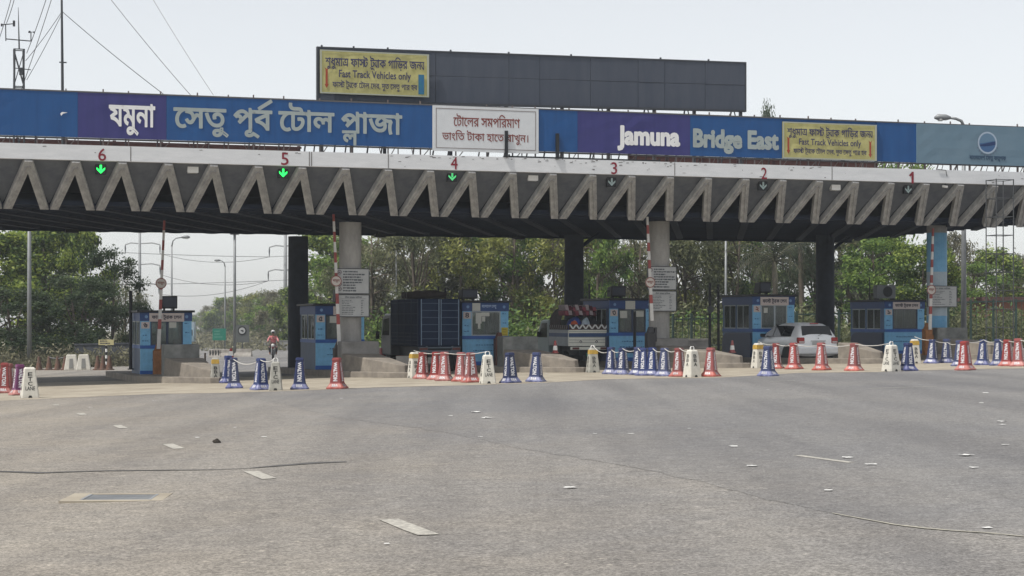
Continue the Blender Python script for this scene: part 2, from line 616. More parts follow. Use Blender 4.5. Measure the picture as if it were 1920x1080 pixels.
for px, py, ln, wd in ((105, 760, 0.55, 0.13), (153, 777, 1.0, 0.14), (225, 801, 1.1, 0.15), (325, 838, 1.1, 0.15), (487, 892, 1.15, 0.15), (765, 990, 1.15, 0.15), (1545, 862, 1.25, 0.09), (1693, 727, 1.6, 0.10), (1468, 715, 0.7, 0.1)):
    x, y = ground_at(px, py)
    t = Vector((-ST, CT)) if px < 1000 else (Vector((-0.30, 1.0)).normalized() if px == 1545 else Vector((CT, ST)))
    q = Vector((-t.y, t.x)) * wd / 2
    c = Vector((x, y))
    rnd = [random.uniform(-0.04, 0.04) for _ in range(12)]
    ps = [c - t * ln / 2 + q, c - t * ln / 6 + q * (1 + rnd[0] * 3), c + t * ln / 2 + q * (1 + rnd[1] * 3) + t * rnd[2], c + t * ln / 2 - q + t * rnd[3] * 2, c + t * ln / 8 - q * (1 + rnd[4] * 4), c - t * ln / 2 - q + t * rnd[5] * 2]
    structure(MB().add([(p.x, p.y, gz(p.x, p.y) + 0.0105) for p in ps], [tuple(range(6))]).build('road_marking', M_mark))

# drain grate set in a concrete collar
cx, cy = ground_at(225, 935)
dr = thing('drain_grate', 'steel drain grate set in a pale concrete collar in the asphalt', 'drain', (cx, cy, gz(cx, cy)), R(3))
mb = MB()
for x0, x1, y0, y1 in ((-0.47, -0.31, -0.36, 0.36), (0.31, 0.42, -0.33, 0.33), (-0.31, 0.31, -0.36, -0.25), (-0.31, 0.31, 0.25, 0.36)):
    mb.box(x0, x1, y0, y1, -0.05, 0.016)
mb.build('collar', M_apron, dr)
mb = MB()
for i in range(7):
    y = -0.22 + i * 0.072
    mb.box(-0.285, 0.285, y - 0.016, y + 0.016, -0.03, 0.014)
mb.box(-0.31, -0.285, -0.25, 0.25, -0.03, 0.018).box(0.285, 0.31, -0.25, 0.25, -0.03, 0.018)
mb.build('grating', M_steel, dr)
MB().box(-0.31, 0.31, -0.25, 0.25, -0.06, 0.006).build('sump', M_dark, dr)

# ---------------------------------------------------------------- toll canopy
cn = gthing('toll_canopy', 'long grey concrete toll canopy with zigzag edge and white fascia over the lanes', 'canopy', 0, 0, 0)
SU0, PIT = -15.48, 1.409
K0, K1 = -7, 25
SEND, SBEG = SU0 + PIT * (K1 + 0.62), SU0 + PIT * K0
# the white fascia with its stains, chips and joints
mb = MB()
mb.box(SBEG, SEND, -0.06, 0.45, 6.36, 6.83)
for px in (72 / 3 + 560 + 0, 728, 1265, 1560, 245, 580):
    s, _ = face_at(px, 300, -0.06)
    mb.box(s - 0.012, s + 0.012, -0.066, -0.0605, 6.37, 6.82, 1)
for i in range(110):
    s = random.choice([random.uniform(-4.5, 12), random.uniform(-3, 8), random.uniform(SBEG, SEND)])
    z = random.choice([random.uniform(6.74, 6.8), random.uniform(6.68, 6.8), random.uniform(6.4, 6.8)])
    a, h = random.uniform(0.02, 0.13), random.uniform(0.008, 0.03)
    mb.hexa([(s, -0.064, z), (s + a, -0.064, z + h * 0.3), (s + a, -0.0605, z + h * 0.3), (s, -0.0605, z), (s + a * 0.1, -0.064, z + h), (s + a * 0.8, -0.064, z + h * 1.2), (s + a * 0.8, -0.0605, z + h * 1.2), (s + a * 0.1, -0.0605, z + h)], 1)
mb.build('fascia_beam', [mat('white_fascia', (0.62, 0.635, 0.65), 0.75, col2=(0.72, 0.73, 0.745), scale=1.4, stretch=(1, 1, 5), detail=8), mat('weathering', (0.14, 0.13, 0.125), 0.9)], cn)
# roof slab and soffit with skewed ribs
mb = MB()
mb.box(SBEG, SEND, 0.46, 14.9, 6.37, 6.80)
mb.build('roof_slab', mat('shaded_slab_concrete', (0.035, 0.045, 0.065), 0.95, var=0.15), cn)  # dark bluish slab colour stands in for shade in the roof void
mb = MB()
mb.box(SBEG, SEND, 1.50, 14.9, 5.06, 5.22)
for k in range(K0, K1 + 1):
    s = SU0 + PIT * (k + 0.5)
    x2 = s + 6.0
    a, b = (s, 1.5), (x2, 14.9)
    if x2 > SEND:
        t = (SEND - s) / (x2 - s)
        b = (SEND, 1.5 + t * 13.4)
    hw = 0.14
    mb.hexa([(a[0] - hw, a[1], 4.96), (a[0] + hw, a[1], 4.96), (b[0] + hw, b[1], 4.96), (b[0] - hw, b[1], 4.96), (a[0] - hw, a[1], 5.065), (a[0] + hw, a[1], 5.065), (b[0] + hw, b[1], 5.065), (b[0] - hw, b[1], 5.065)])
for j in range(18):
    d = 1.9 + j * 0.76
    mb.box(SBEG, SEND, d, d + 0.12, 5.01, 5.063)
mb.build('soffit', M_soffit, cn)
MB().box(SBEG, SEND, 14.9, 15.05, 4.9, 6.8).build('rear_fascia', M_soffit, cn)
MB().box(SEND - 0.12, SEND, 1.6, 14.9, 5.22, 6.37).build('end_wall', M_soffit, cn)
# scalloped drip edge along the back
mb = MB()
s = SBEG
while s < SEND - 1.5:
    n = 8
    for i in range(n):
        a0, a1 = s + 1.409 * i / n, s + 1.409 * (i + 1) / n
        z0, z1 = (4.97 - 0.10 * math.sin(math.pi * t) ** 0.8 for t in (i / n, (i + 1) / n))
        mb.hexa([(a0, 14.86, z0), (a1, 14.86, z1), (a1, 14.896, z1), (a0, 14.896, z0), (a0, 14.86, 5.0), (a1, 14.86, 5.0), (a1, 14.896, 5.0), (a0, 14.896, 5.0)])
    s += 1.409
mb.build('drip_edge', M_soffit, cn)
# the zigzag of the folded front: one leaning V per bay
def bay():
    mb = MB()
    a, b, c = Vector((0.06, 0.06, 6.36)), Vector((PIT - 0.06, 0.06, 6.36)), Vector((PIT / 2, 1.50, 5.04))
    nrm = (b - a).cross(c - a).normalized()
    if nrm.y > 0:
        nrm = -nrm
    t = nrm * 0.05
    def plate(p, q, r, th, m):
        mb.add([p + th, q + th, r + th, p - th, q - th, r - th], [(0, 1, 2), (5, 4, 3), (0, 3, 4, 1), (1, 4, 5, 2), (2, 5, 3, 0)], m)
    plate(a - nrm * 0.10, b - nrm * 0.10, c - nrm * 0.10, t * 0.6, 1)
    def onp(x, q):                # a point of the leaning plane, q from the fascia (0) to the soffit (1)
        return Vector((x, 1.46 * q, 6.36 - 1.375 * q))
    def rib(pts, ridge):
        h = nrm * 0.10
        n = len(pts)
        vs = [p - h for p in pts] + [p + h for p in pts]
        mb.add(vs, [tuple(range(n - 1, -1, -1)), tuple(range(n, 2 * n))] + [(i, (i + 1) % n, n + (i + 1) % n, n + i) for i in range(n)], 0)
        mb.hexa([p + h for p in ridge] + [p + h * 1.4 for p in ridge], 0)
    prof = [(0.0, 0.004), (0.12, 0.004), (0.685, 1.0), (0.425, 1.0), (0.0, 0.25)]
    rdg = [(0.03, 0.10), (0.075, 0.10), (0.60, 0.98), (0.56, 0.98)]
    rib([onp(x, q) for x, q in prof], [onp(x, q) for x, q in rdg])
    rib([onp(PIT - x, q) for x, q in reversed(prof)], [onp(PIT - x, q) for x, q in reversed(rdg)])
    return mb
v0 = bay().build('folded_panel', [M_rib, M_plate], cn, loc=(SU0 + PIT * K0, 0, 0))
for k in range(K0 + 1, K1 + 1):
    c = v0.copy()
    COL.objects.link(c)
    c.parent = cn
    c.location = (SU0 + PIT * k, 0, 0)
# columns
for i in range(3):
    s = -4.72 + 11.33 * i
    MB().lathe([(0.375, 0), (0.375, 5.12)], 28, m=0).build('column', mat('column_concrete', (0.24, 0.235, 0.225), 0.85, col2=(0.40, 0.385, 0.36), scale=2.2, stretch=(1, 1, 0.4), detail=8) if i < 2 else mat('grey_column_paint', (0.25, 0.25, 0.25), 0.8, var=0.15), cn, loc=(s, 3.3, gsd(s, 3.3) + 0.1), smooth=False)
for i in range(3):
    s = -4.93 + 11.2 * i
    q = MB().lathe([(0.40, 0), (0.38, 4.9), (0.38, 5.3)], 24).build('column', mat('shaded_column', (0.028, 0.034, 0.048), 0.85, var=0.2), cn, loc=(s, 11.4, gsd(s, 11.4) - 0.1))  # rear columns: shade below the roof put into the colour
# wrap of painted panels round the right column
zc = gsd(17.94, 3.3) + 0.1
M_wraps = [mat('sky_blue_vinyl', (0.10, 0.28, 0.46), 0.5, col2=(0.15, 0.36, 0.55), scale=2), mat('pale_vinyl', (0.36, 0.41, 0.44), 0.5, col2=(0.28, 0.36, 0.42), scale=2)]
for z0, z1, m in ((0.75, 1.62, 0), (1.62, 2.28, 1), (2.66, 3.28, 1), (3.28, 4.75, 0)):
    MB().lathe([(0.381, z0 - zc + 0.0), (0.381, z1 - zc)], 28).build('column_wrap', M_wraps[m], cn, loc=(17.94, 3.3, zc))
# brackets braced off the rear columns
for s in (6.27, 17.47):
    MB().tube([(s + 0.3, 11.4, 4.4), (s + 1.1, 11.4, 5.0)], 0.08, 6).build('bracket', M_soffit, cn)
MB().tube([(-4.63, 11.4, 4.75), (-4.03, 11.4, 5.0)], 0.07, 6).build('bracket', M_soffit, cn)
# lane numbers painted on the fascia
M_num = mat('red_number_paint', (0.22, 0.012, 0.028), 0.7, var=0.15)
for t, x0, x1, y0, y1 in (('6', 184, 199, 278, 302), ('5', 527, 541, 286, 310), ('4', 845, 858, 294, 318), ('3', 1146, 1157, 304, 327), ('2', 1427, 1438, 314, 336), ('1', 1704, 1713, 322, 344)):
    (a, zt), (b, zb) = face_at(x0, y0, -0.06), face_at(x1, y1, -0.06)
    mb = MB()
    letter(mb, t if t != '1' else [('s', [(0.2, 0.02), (0.2, 0.68)], 0.13), ('s', [(0.03, 0.48), (0.18, 0.64)], 0.11)], a, b, zb, zt, -0.068, bold=0.008)
    mb.build('lane_number', M_num, cn)

# ---------------------------------------------------------------- roof top: parapets, billboards, banners
M_parapet = mat('red_brick', (0.07, 0.028, 0.026), 0.9, col2=(0.13, 0.052, 0.042), scale=5, stretch=(1, 1, 6), detail=6)
def parapet(name, label, s0, s1, d, z0, z1):
    o = gthing(name, label, 'parapet wall', s0, d, z0)
    MB().box(0, s1 - s0, 0, 0.2, 0, z1 - z0).build('brick_panel', M_parapet, o)
    n = max(2, int((s1 - s0) / 1.6))
    mb = MB()
    for i in range(n + 1):
        x = (s1 - s0) * i / n
        mb.box(x - 0.06, x + 0.06, -0.06, -0.004, 0.0, z1 - z0 + 0.03)
    mb.box(-0.1, s1 - s0 + 0.1, -0.08, -0.062, z1 - z0 - 0.08, z1 - z0)
    mb.build('pilaster', mat('dark_brick', (0.07, 0.03, 0.028), 0.9), o)
sa, za = face_at(-60, 260, 13)
sb, zb = face_at(560, 284, 13)
parapet('parapet_wall', 'dark red brick parapet on the canopy roof behind the left half of the blue signboard', sa, sb, 13, 6.8, 8.235)
sa, za = face_at(1180, 297, 13)
sb, zb = face_at(1642, 316, 13)
parapet('parapet_wall', 'red brown brick parapet on the canopy roof behind the wording Bridge East', sa, sb, 13, 6.8, 8.32)

M_board = mat('sign_blue', (0.003, 0.060, 0.205), 0.6, col2=(0.007, 0.080, 0.255), scale=1.6, stretch=(2.2, 1, 0.22), detail=7)
M_violet = mat('sign_violet', (0.027, 0.029, 0.145), 0.6, col2=(0.040, 0.039, 0.18), scale=1.6, stretch=(2.2, 1, 0.22), detail=7)
M_frame = mat('sign_frame', (0.10, 0.10, 0.105), 0.6)
M_strut = mat('sign_strut', (0.16, 0.13, 0.12), 0.7, var=0.3, scale=6)
ZB, ZT = 7.075, 8.45
def ss(px, d=0.0):
    return face_at(px, 250, d)[0]
def flatboard(mb, s0, s1, z0, z1, y0, y1, m=0, sag=0.0):
    """A sheet with a slightly uneven surface, as vinyl stretched on a frame."""
    n, q = max(2, int((s1 - s0) / 0.35)), 5
    k = len(mb.v)
    for j in range(q + 1):
        for i in range(n + 1):
            e = 0.0 if (i in (0, n) or j in (0, q)) else random.uniform(-sag, sag)
            mb.v.append((s0 + (s1 - s0) * i / n, y0 + e, z0 + (z1 - z0) * j / q))
    for j in range(q):
        for i in range(n):
            a = k + j * (n + 1) + i
            mb.f.append([a, a + 1, a + n + 2, a + n + 1])
            mb.m.append(m)
    mb.box(s0, s1, y0 + max(sag, 0.004) + 0.002, y1, z0, z1, m)
sg = gthing('long_signboard', 'long blue and violet plaza name signboard standing along the canopy fascia', 'signboard', 0, 0, 0)
edges = [(-260, 146, 0), (146, 312, 1), (312, 810, 0), (1010, 1083, 0), (1083, 1294, 1), (1294, 1467, 0), (1643, 1718, 0)]
for x0, x1, m in edges:
    mb = MB()
    flatboard(mb, ss(x0) + 0.003, ss(x1) - 0.003, ZB, ZT, 0.0, 0.12, 0, sag=0.012 if x0 in (1083,) else 0.004)
    mb.build('vinyl_panel', M_violet if m else M_board, sg)
mb = MB()
mb.box(ss(810), ss(1010), 0.02, 0.12, ZB, ZT).box(ss(1467), ss(1643), 0.02, 0.12, ZB, ZT).box(ss(1718), ss(2080), 0.02, 0.12, ZB, ZT)
mb.build('backing_panel', M_board, sg)
mb = MB()
mb.box(ss(-260), ss(2080), -0.012, 0.16, ZT + 0.002, ZT + 0.045).box(ss(-260), ss(2080), 0.125, 0.2, ZB - 0.05, ZB - 0.004)
mb.build('edge_rail', M_frame, sg)
mb = MB()
random.seed(3)
s = ss(-200)
while s < ss(2060):
    r = random.random()
    g = 0.02 if s < ss(1650) else 0.035
    mb = MB()
    mb.box(s - g, s + g, 0.14, 0.18, 6.80, ZB)
    if r < 0.75:
        mb.tube([(s + 0.1, 0.16, 6.82), (s + random.uniform(0.2, 0.34), 0.16, ZB)], 0.016, 5)
    if r < 0.45:
        mb.tube([(s - 0.3, 0.16, ZB), (s - 0.12, 0.6, 6.82)], 0.014, 5)
        mb.box(s + 0.36, s + 0.39, 0.3, 0.33, 6.80, ZB)
    mb.tube([(s, 0.2, ZT - 0.1), (s, 1.2, 6.82)], 0.025, 5)
    mb.box(s - 0.02, s + 0.02, 0.16, 0.2, ZT, ZT + random.choice((0.05, 0.12, 0.15)))
    mb.build('strut', M_strut, sg)
    s += random.uniform(0.75, 1.25)
M_silver = mat('silver_lettering', (0.34, 0.39, 0.385), 0.45, var=0.06)
for tk, x0, x1, yh, yf, m, bold, hd in ((['যমুনা'], 204, 291, 198, 235, M_whitelet, 0.026, 0.62), (BN_NAME, 325, 754, 202.5, 238, M_silver, 0.024, 0.62), (['Jamuna'], 1157, 1275, 236, 269, M_whitelet, 0.05, 0.70), (['Bridge East'], 1299, 1460, 242, 274, M_silver, 0.05, 0.70)):
    a, zt = face_at(x0, yh, 0)
    zb = face_at(x0, yf, 0)[1]
    b = face_at(x1, yf, 0)[0]
    mb = MB()
    letter(mb, tk, a, b, zb, zt, -0.016, bold=bold, head=hd)
    mb.build('lettering', m, sg)
mb = MB()
a, z = face_at(113, 213, 0)
mb.add([(a, -0.012, z), (a + 0.03, -0.012, z - 0.07), (a + 0.08, -0.012, z), (a + 0.22, -0.012, z + 0.04), (a + 0.05, -0.012, z + 0.05)], [(0, 1, 2, 3, 4)])
mb.build('torn_flap', M_whitelet, sg)

# white notice panel in the middle of the board
nb = gthing('notice_sign', 'white notice sign with red brown Bengali wording and a thin border', 'sign', ss(910), -0.02, 7.0)
s0, s1 = ss(811) - ss(910), ss(1009) - ss(910)
mb = MB()
mb.box(s0, s1, -0.03, 0.03, -0.02, 1.46)
mb.build('face_panel', mat('notice_white', (0.62, 0.64, 0.66), 0.5, var=0.04), nb)
M_maroon = mat('maroon_lettering', (0.22, 0.05, 0.04), 0.7)
mb = MB()
for x0, x1, z0, z1 in ((s0 + 0.1, s1 - 0.1, 1.36, 1.375), (s0 + 0.1, s1 - 0.1, 0.075, 0.09), (s0 + 0.1, s0 + 0.115, 0.09, 1.36), (s1 - 0.115, s1 - 0.1, 0.09, 1.36)):
    mb.box(x0, x1, -0.036, -0.031, z0, z1)
mb.build('border', mat('border_brown', (0.12, 0.07, 0.06), 0.7), nb)
mb = MB()
w_ = s1 - s0
letter(mb, 'েটােলর সমপিরমাণ', s0 + w_ * 0.19, s0 + w_ * 0.82, 0.80, 1.22, -0.036, bold=0.012)
letter(mb, 'ভাংিত টাকা হােত রাখুন।', s0 + w_ * 0.085, s0 + w_ * 0.90, 0.24, 0.68, -0.036, bold=0.012)
mb.build('lettering', M_maroon, nb)

# yellow banners
M_yel = mat('banner_yellow', (0.37, 0.345, 0.13), 0.6, col2=(0.50, 0.47, 0.20), scale=2.5, bump=0.6, bscale=4)
M_edge = mat('banner_edge', (0.40, 0.42, 0.34), 0.6)
M_ink = mat('banner_ink', (0.045, 0.045, 0.12), 0.7)
M_arrow = mat('banner_arrow', (0.34, 0.06, 0.03), 0.7)
def down_arrow(mb, x, z0, z1, hw, y):
    mb.add([(x, y, z0), (x + hw, y, z0 + hw * 1.9), (x + hw * 0.5, y, z0 + hw * 1.9), (x + hw * 0.5, y, z1 - hw * 1.2), (x + hw, y, z1), (x, y, z1 - hw * 0.9), (x - hw, y, z1), (x - hw * 0.5, y, z1 - hw * 1.2), (x - hw * 0.5, y, z0 + hw * 1.9), (x - hw, y, z0 + hw * 1.9)], [(0, 1, 2), (2, 3, 8), (3, 7, 8), (0, 2, 8), (0, 8, 9), (3, 4, 5), (3, 5, 7), (5, 6, 7)])
def banner(label, x0, x1, y0, y1, d, second, dz):
    s0, zt = face_at(x0, y0, d)
    s1, zb = face_at(x1, y1, d)
    W, Hh = s1 - s0, zt - zb + dz
    o = gthing('yellow_banner', label, 'banner', s0, d, zb - dz)
    mb = MB()
    flatboard(mb, 0, W, 0, Hh, -0.02, 0.01, 0, sag=0.012)
    mb.build('cloth', M_yel, o)
    mb = MB()
    for a, b, c, e in ((0, W, Hh - 0.04, Hh), (0, W, 0, 0.04), (0, 0.05, 0.04, Hh - 0.04), (W - 0.07, W, 0.04, Hh - 0.04)):
        mb.box(a, b, -0.038, -0.034, c, e)
    mb.build('hem', M_edge, o)
    mb = MB()
    letter(mb, BN_FAST, W * 0.045, W * 0.955, Hh * 0.56, Hh * 0.90, -0.04, bold=0.014)
    letter(mb, 'Fast Track Vehicles only', W * 0.17, W * 0.83, Hh * 0.33, Hh * 0.555, -0.04, bold=0.012)
    letter(mb, BN_TOLL, W * 0.11, W * 0.89, Hh * 0.10, Hh * 0.32, -0.04, bold=0.012)
    mb.build('lettering', M_ink, o)
    mb = MB()
    down_arrow(mb, W * 0.058, Hh * 0.12, Hh * 0.60, 0.07, -0.04)
    if second:
        down_arrow(mb, W * 0.93, Hh * 0.08, Hh * 0.56, 0.07, -0.04)
    mb.build('arrow', M_arrow, o)
    if not second:
        MB().box(W * 0.90, W * 0.953, -0.046, -0.041, Hh * 0.06, Hh * 0.52).build('patch', mat('teal_patch', (0.02, 0.17, 0.22), 0.6, col2=(0.02, 0.12, 0.30), scale=3), o)
    return o
banner('yellow fast track banner tied over the grey upper billboard', 600, 804, 93, 181, 0.5, False, 0.03)
banner('yellow fast track banner with two red arrows tied beside the wording Bridge East', 1467, 1643, 228, 302, -0.03, True, 0.0)

# pale blue banner with the round emblem
pb = gthing('emblem_banner', 'pale grey blue banner with a round river emblem at the right end of the signboard', 'banner', ss(1718), -0.02, ZB)
W = ss(2080) - ss(1718)
mb = MB()
flatboard(mb, 0, W, -0.02, ZT - ZB + 0.01, -0.02, 0.02, 0, sag=0.006)
mb.build('cloth', mat('pale_blue_vinyl', (0.115, 0.195, 0.26), 0.55, col2=(0.14, 0.22, 0.285), scale=0.9), pb)
ex, ez = ss(1850) - ss(1718), face_at(1850, 268, 0)[1] - ZB
mb = MB()
for a, b, m in ((0.0, 0.34, 0), (0.34, 0.40, 1)):
    n = 36
    k = len(mb.v)
    for i in range(n):
        q = 2 * math.pi * i / n
        mb.v.append((ex + a * math.cos(q), -0.032, ez + a * math.sin(q)))
        mb.v.append((ex + b * math.cos(q), -0.032, ez + b * math.sin(q)))
    for i in range(n):
        j = (i + 1) % n
        mb.f.append([k + 2 * i, k + 2 * i + 1, k + 2 * j + 1, k + 2 * j])
        mb.m.append(m)
def arc_band(y0f, y1f, m, yy):
    n = 18
    k = len(mb.v)
    for i in range(n + 1):
        x = -0.335 + 0.67 * i / n
        lim = math.sqrt(max(0, 0.339 ** 2 - x * x))
        for q in (y0f(x), y1f(x)):
            mb.v.append((ex + x, yy, ez + max(-lim, min(lim, q))))
    for i in range(n):
        mb.f.append([k + 2 * i, k + 2 * i + 2, k + 2 * i + 3, k + 2 * i + 1])
        mb.m.append(m)
arc_band(lambda x: 0.02 + 0.05 * math.sin(4 * x), lambda x: 1, 2, -0.034)
arc_band(lambda x: -0.12 + 0.25 * x * x + 0.1 * x, lambda x: -0.01 + 0.22 * x, 3, -0.034)
for i in range(9):
    q = R(205 + i * 16.5)
    mb.box(ex + 0.45 * math.cos(q) - 0.025, ex + 0.45 * math.cos(q) + 0.025, -0.036, -0.033, ez + 0.45 * math.sin(q) - 0.02, ez + 0.45 * math.sin(q) + 0.02, 4)
mb.build('emblem', [mat('emblem_blue', (0.045, 0.115, 0.25), 0.6), mat('emblem_ring', (0.36, 0.44, 0.54), 0.6), mat('emblem_sky', (0.11, 0.20, 0.30), 0.6), mat('emblem_land', (0.012, 0.035, 0.12), 0.6), mat('emblem_mark', (0.12, 0.15, 0.22), 0.6)], pb)
mb = MB()
letter(mb, ['বাংলােদশ েসতু কতৃপক'], ss(1816) - ss(1718), ss(1885) - ss(1718), face_at(1850, 303, 0)[1] - ZB, face_at(1850, 292, 0)[1] - ZB, -0.032, bold=0.04)
mb.build('lettering', mat('emblem_text', (0.03, 0.07, 0.13), 0.7), pb)

# grey upper billboard
ub = gthing('grey_billboard', 'dark grey blank upper billboard on posts above the blue signboard', 'billboard', 0, 0.62, 0)
(a0, zt0), (b0, zt1) = face_at(597, 90, 0.62), face_at(1397, 119, 0.62)
zb0, zb1 = face_at(597, 187, 0.62)[1], face_at(1400, 206, 0.62)[1]
M_grey = mat('billboard_grey', (0.052, 0.064, 0.09), 0.65, col2=(0.072, 0.084, 0.11), scale=1.5, stretch=(2.0, 1, 0.3), detail=7)
mb = MB()
cuts = [0, 0.26, 0.428, 0.50, 0.62, 0.735, 0.80, 0.90, 1.0]
for i in range(len(cuts) - 1):
    for j in range(2):
        t0, t1 = cuts[i], cuts[i + 1]
        z = []
        for t in (t0, t1):
            lo, hi = lerp(zb0, zb1, t), lerp(zt0, zt1, t)
            md = lo + (hi - lo) * 0.53
            z.append((lo, md) if j == 0 else (md, hi))
        x0, x1 = lerp(a0, b0, t0) + 0.006, lerp(a0, b0, t1) - 0.006
        e = random.uniform(0, 0.012)
        mb.hexa([(x0, e, z[0][0] + 0.005), (x1, e, z[1][0] + 0.005), (x1, 0.1, z[1][0] + 0.005), (x0, 0.1, z[0][0] + 0.005), (x0, e, z[0][1] - 0.005), (x1, e, z[1][1] - 0.005), (x1, 0.1, z[1][1] - 0.005), (x0, 0.1, z[0][1] - 0.005)])
mb.build('sheet_panel', M_grey, ub)
mb = MB()
mb.hexa([(a0 - 0.05, -0.01, zb0 - 0.07), (b0 + 0.05, -0.01, zb1 - 0.07), (b0 + 0.05, 0.14, zb1 - 0.07), (a0 - 0.05, 0.14, zb0 - 0.07), (a0 - 0.05, -0.01, zb0), (b0 + 0.05, -0.01, zb1), (b0 + 0.05, 0.14, zb1), (a0 - 0.05, 0.14, zb0)])
mb.hexa([(a0 - 0.05, -0.01, zt0), (b0 + 0.05, -0.01, zt1), (b0 + 0.05, 0.14, zt1), (a0 - 0.05, 0.14, zt0), (a0 - 0.05, -0.01, zt0 + 0.05), (b0 + 0.05, -0.01, zt1 + 0.05), (b0 + 0.05, 0.14, zt1 + 0.05), (a0 - 0.05, 0.14, zt0 + 0.05)])
mb.box(a0 - 0.05, a0 - 0.002, -0.01, 0.14, zb0, zt0).box(b0 + 0.002, b0 + 0.05, -0.01, 0.14, zb1, zt1)
for px in (604, 664, 728, 846, 955, 1072, 1240, 1330):
    s = ss(px, 0.62)
    t = (s - a0) / (b0 - a0)
    mb.box(s - 0.025, s + 0.025, 0.04, 0.1, lerp(zt0, zt1, t), lerp(zt0, zt1, t) + 0.11)
mb.build('frame', mat('billboard_frame', (0.05, 0.055, 0.065), 0.6), ub)
for px in (604, 660, 722, 846, 950, 1055, 1142, 1228, 1303, 1390):
    s = ss(px, 0.75)
    t = (s - a0) / (b0 - a0)
    mb = MB()
    mb.box(s - 0.05, s + 0.05, 0.15, 0.25, 6.8, lerp(zb0, zb1, t) + 0.8)
    mb.tube([(s - 0.35, 0.2, lerp(zb0, zb1, t) - 0.02), (s - 0.45, 0.9, 6.82)], 0.03, 5)
    mb.tube([(s - 0.25, 0.2, lerp(zb0, zb1, t) - 0.02), (s - 0.12, 0.2, 8.3)], 0.022, 5)
    mb.build('post', M_frame, ub)
# two dark posts before the board, joined by a low rail
for px, y0, y1, lab in ((950, 245, 298, 'taller thin dark post standing in front of the white notice panel'), (1046, 250, 299, 'thin dark post standing in front of the blue board right of the notice panel')):
    s, zt = face_at(px, y0, -0.12)
    o = MB().box(-0.05, 0.05, -0.05, 0.05, 0, zt - 6.83).box(-0.09, 0.09, -0.055, 0.09, -0.0, 0.03).build('sign_post', M_dark, None, loc=G(s, -0.001, 6.83) + Vector((ST, -CT, 0)) * 0.07, rot=(0, 0, TH))
    tag(o, lab, 'post')
a, b = face_at(955, 298, -0.1)[0], face_at(1240, 300, -0.1)[0]
o = MB().box(0, b - a, -0.03, 0.03, 0.0, 0.05).box(0.0, 0.05, -0.02, 0.02, 0.05, 0.1).box(b - a - 0.05, b - a, -0.02, 0.02, 0.05, 0.1).build('low_rail', M_dark, None, loc=G(a, 0.0, 6.835), rot=(0, 0, TH))
tag(o, 'long low dark rail lying on top of the white fascia above lanes 4 and 3', 'rail')

# ---------------------------------------------------------------- things hung under the fascia
M_led = mat('green_led', (0.02, 0.95, 0.12), 0.5, emit=1.6)
M_leddim = mat('green_led_dim', (0.10, 0.75, 0.25), 0.5, emit=0.35)
M_ledoff = mat('unlit_led', (0.35, 0.45, 0.45), 0.4)
for px, py, lit, lane in ((189, 317, 2, '6'), (531, 324, 2, '5'), (848, 331, 1, '4'), (1147, 341, 0, '3'), (1431, 348, 0, '2'), (1703, 355, 0, '1')):
    s, z = face_at(px, py, 0.25)
    o = gthing('lane_signal', {'6': 'bright green down arrow signal hanging below the white Bengali word on violet', '5': 'bright green down arrow signal hanging below the silver Bengali wording', '4': 'faint green down arrow signal hanging below the white notice sign', '3': 'unlit lane signal hanging below the left part of the violet panel lettered Jamuna', '2': 'unlit lane signal hanging below the wording Bridge East', '1': 'unlit lane signal hanging below the plain blue panel left of the emblem banner'}[lane], 'lane signal', s, 0.25, z)
    MB().box(-0.17, 0.17, 0.0, 0.12, -0.17, 0.17).build('housing', M_dark, o, bevel=0.012)
    MB().box(-0.02, 0.02, 0.05, 0.09, 0.17, 6.37 - z).build('hanger', M_darksteel, o)
    mb = MB()
    y = -0.006
    mb.add([(-0.033, y, 0.13), (0.033, y, 0.13), (0.033, y, -0.03), (-0.033, y, -0.03)], [(3, 2, 1, 0)])
    mb.add([(0, y, -0.14), (0.13, y, -0.01), (0.13, y, 0.055), (0, y, -0.055), (-0.13, y, 0.055), (-0.13, y, -0.01)], [(0, 1, 2, 3), (0, 3, 4, 5)])
    mb.build('arrow', {2: M_led, 1: M_leddim, 0: M_ledoff}[lit], o)
for px, py, lab in ((362, 318, 'white box lamp under the fascia between red numbers 6 and 5'), (1000, 333, 'white box lamp under the fascia between red numbers 4 and 3'), (1568, 351, 'white box lamp under the fascia between red numbers 2 and 1')):
    s, z = face_at(px, py, 0.25)
    o = gthing('box_lamp', lab, 'lamp', s, 0.25, z, 'white box lamps under the fascia')
    MB().hexa([(-0.17, 0.0, -0.10), (0.17, 0.0, -0.10), (0.17, 0.25, -0.06), (-0.17, 0.25, -0.06), (-0.17, 0.0, 0.09), (0.17, 0.0, 0.09), (0.17, 0.25, 0.11), (-0.17, 0.25, 0.11)]).build('housing', M_white, o)
    MB().box(-0.03, 0.03, 0.1, 0.14, 0.1, 6.36 - z).build('bracket', M_steel, o)
    MB().box(-0.15, 0.15, 0.03, 0.22, -0.108, -0.085).build('lens', mat('lamp_lens', (0.5, 0.5, 0.48), 0.3), o)
s, z = face_at(1771, 349, 0.1)
o = gthing('security_camera', 'small white security camera hanging on a cable right of red number 1', 'camera', s, 0.1, z)
MB().tube([(-0.09, 0, 0.0), (0.09, -0.05, -0.03)], 0.045, 10).build('camera_body', M_white, o)
MB().tube([(0.02, 0.0, 0.03), (0.0, -0.16, 0.35), (-0.06, -0.19, 6.82 - z), (-0.4, -0.19, 6.84 - z)], 0.012, 5).build('cable', M_dark, o)
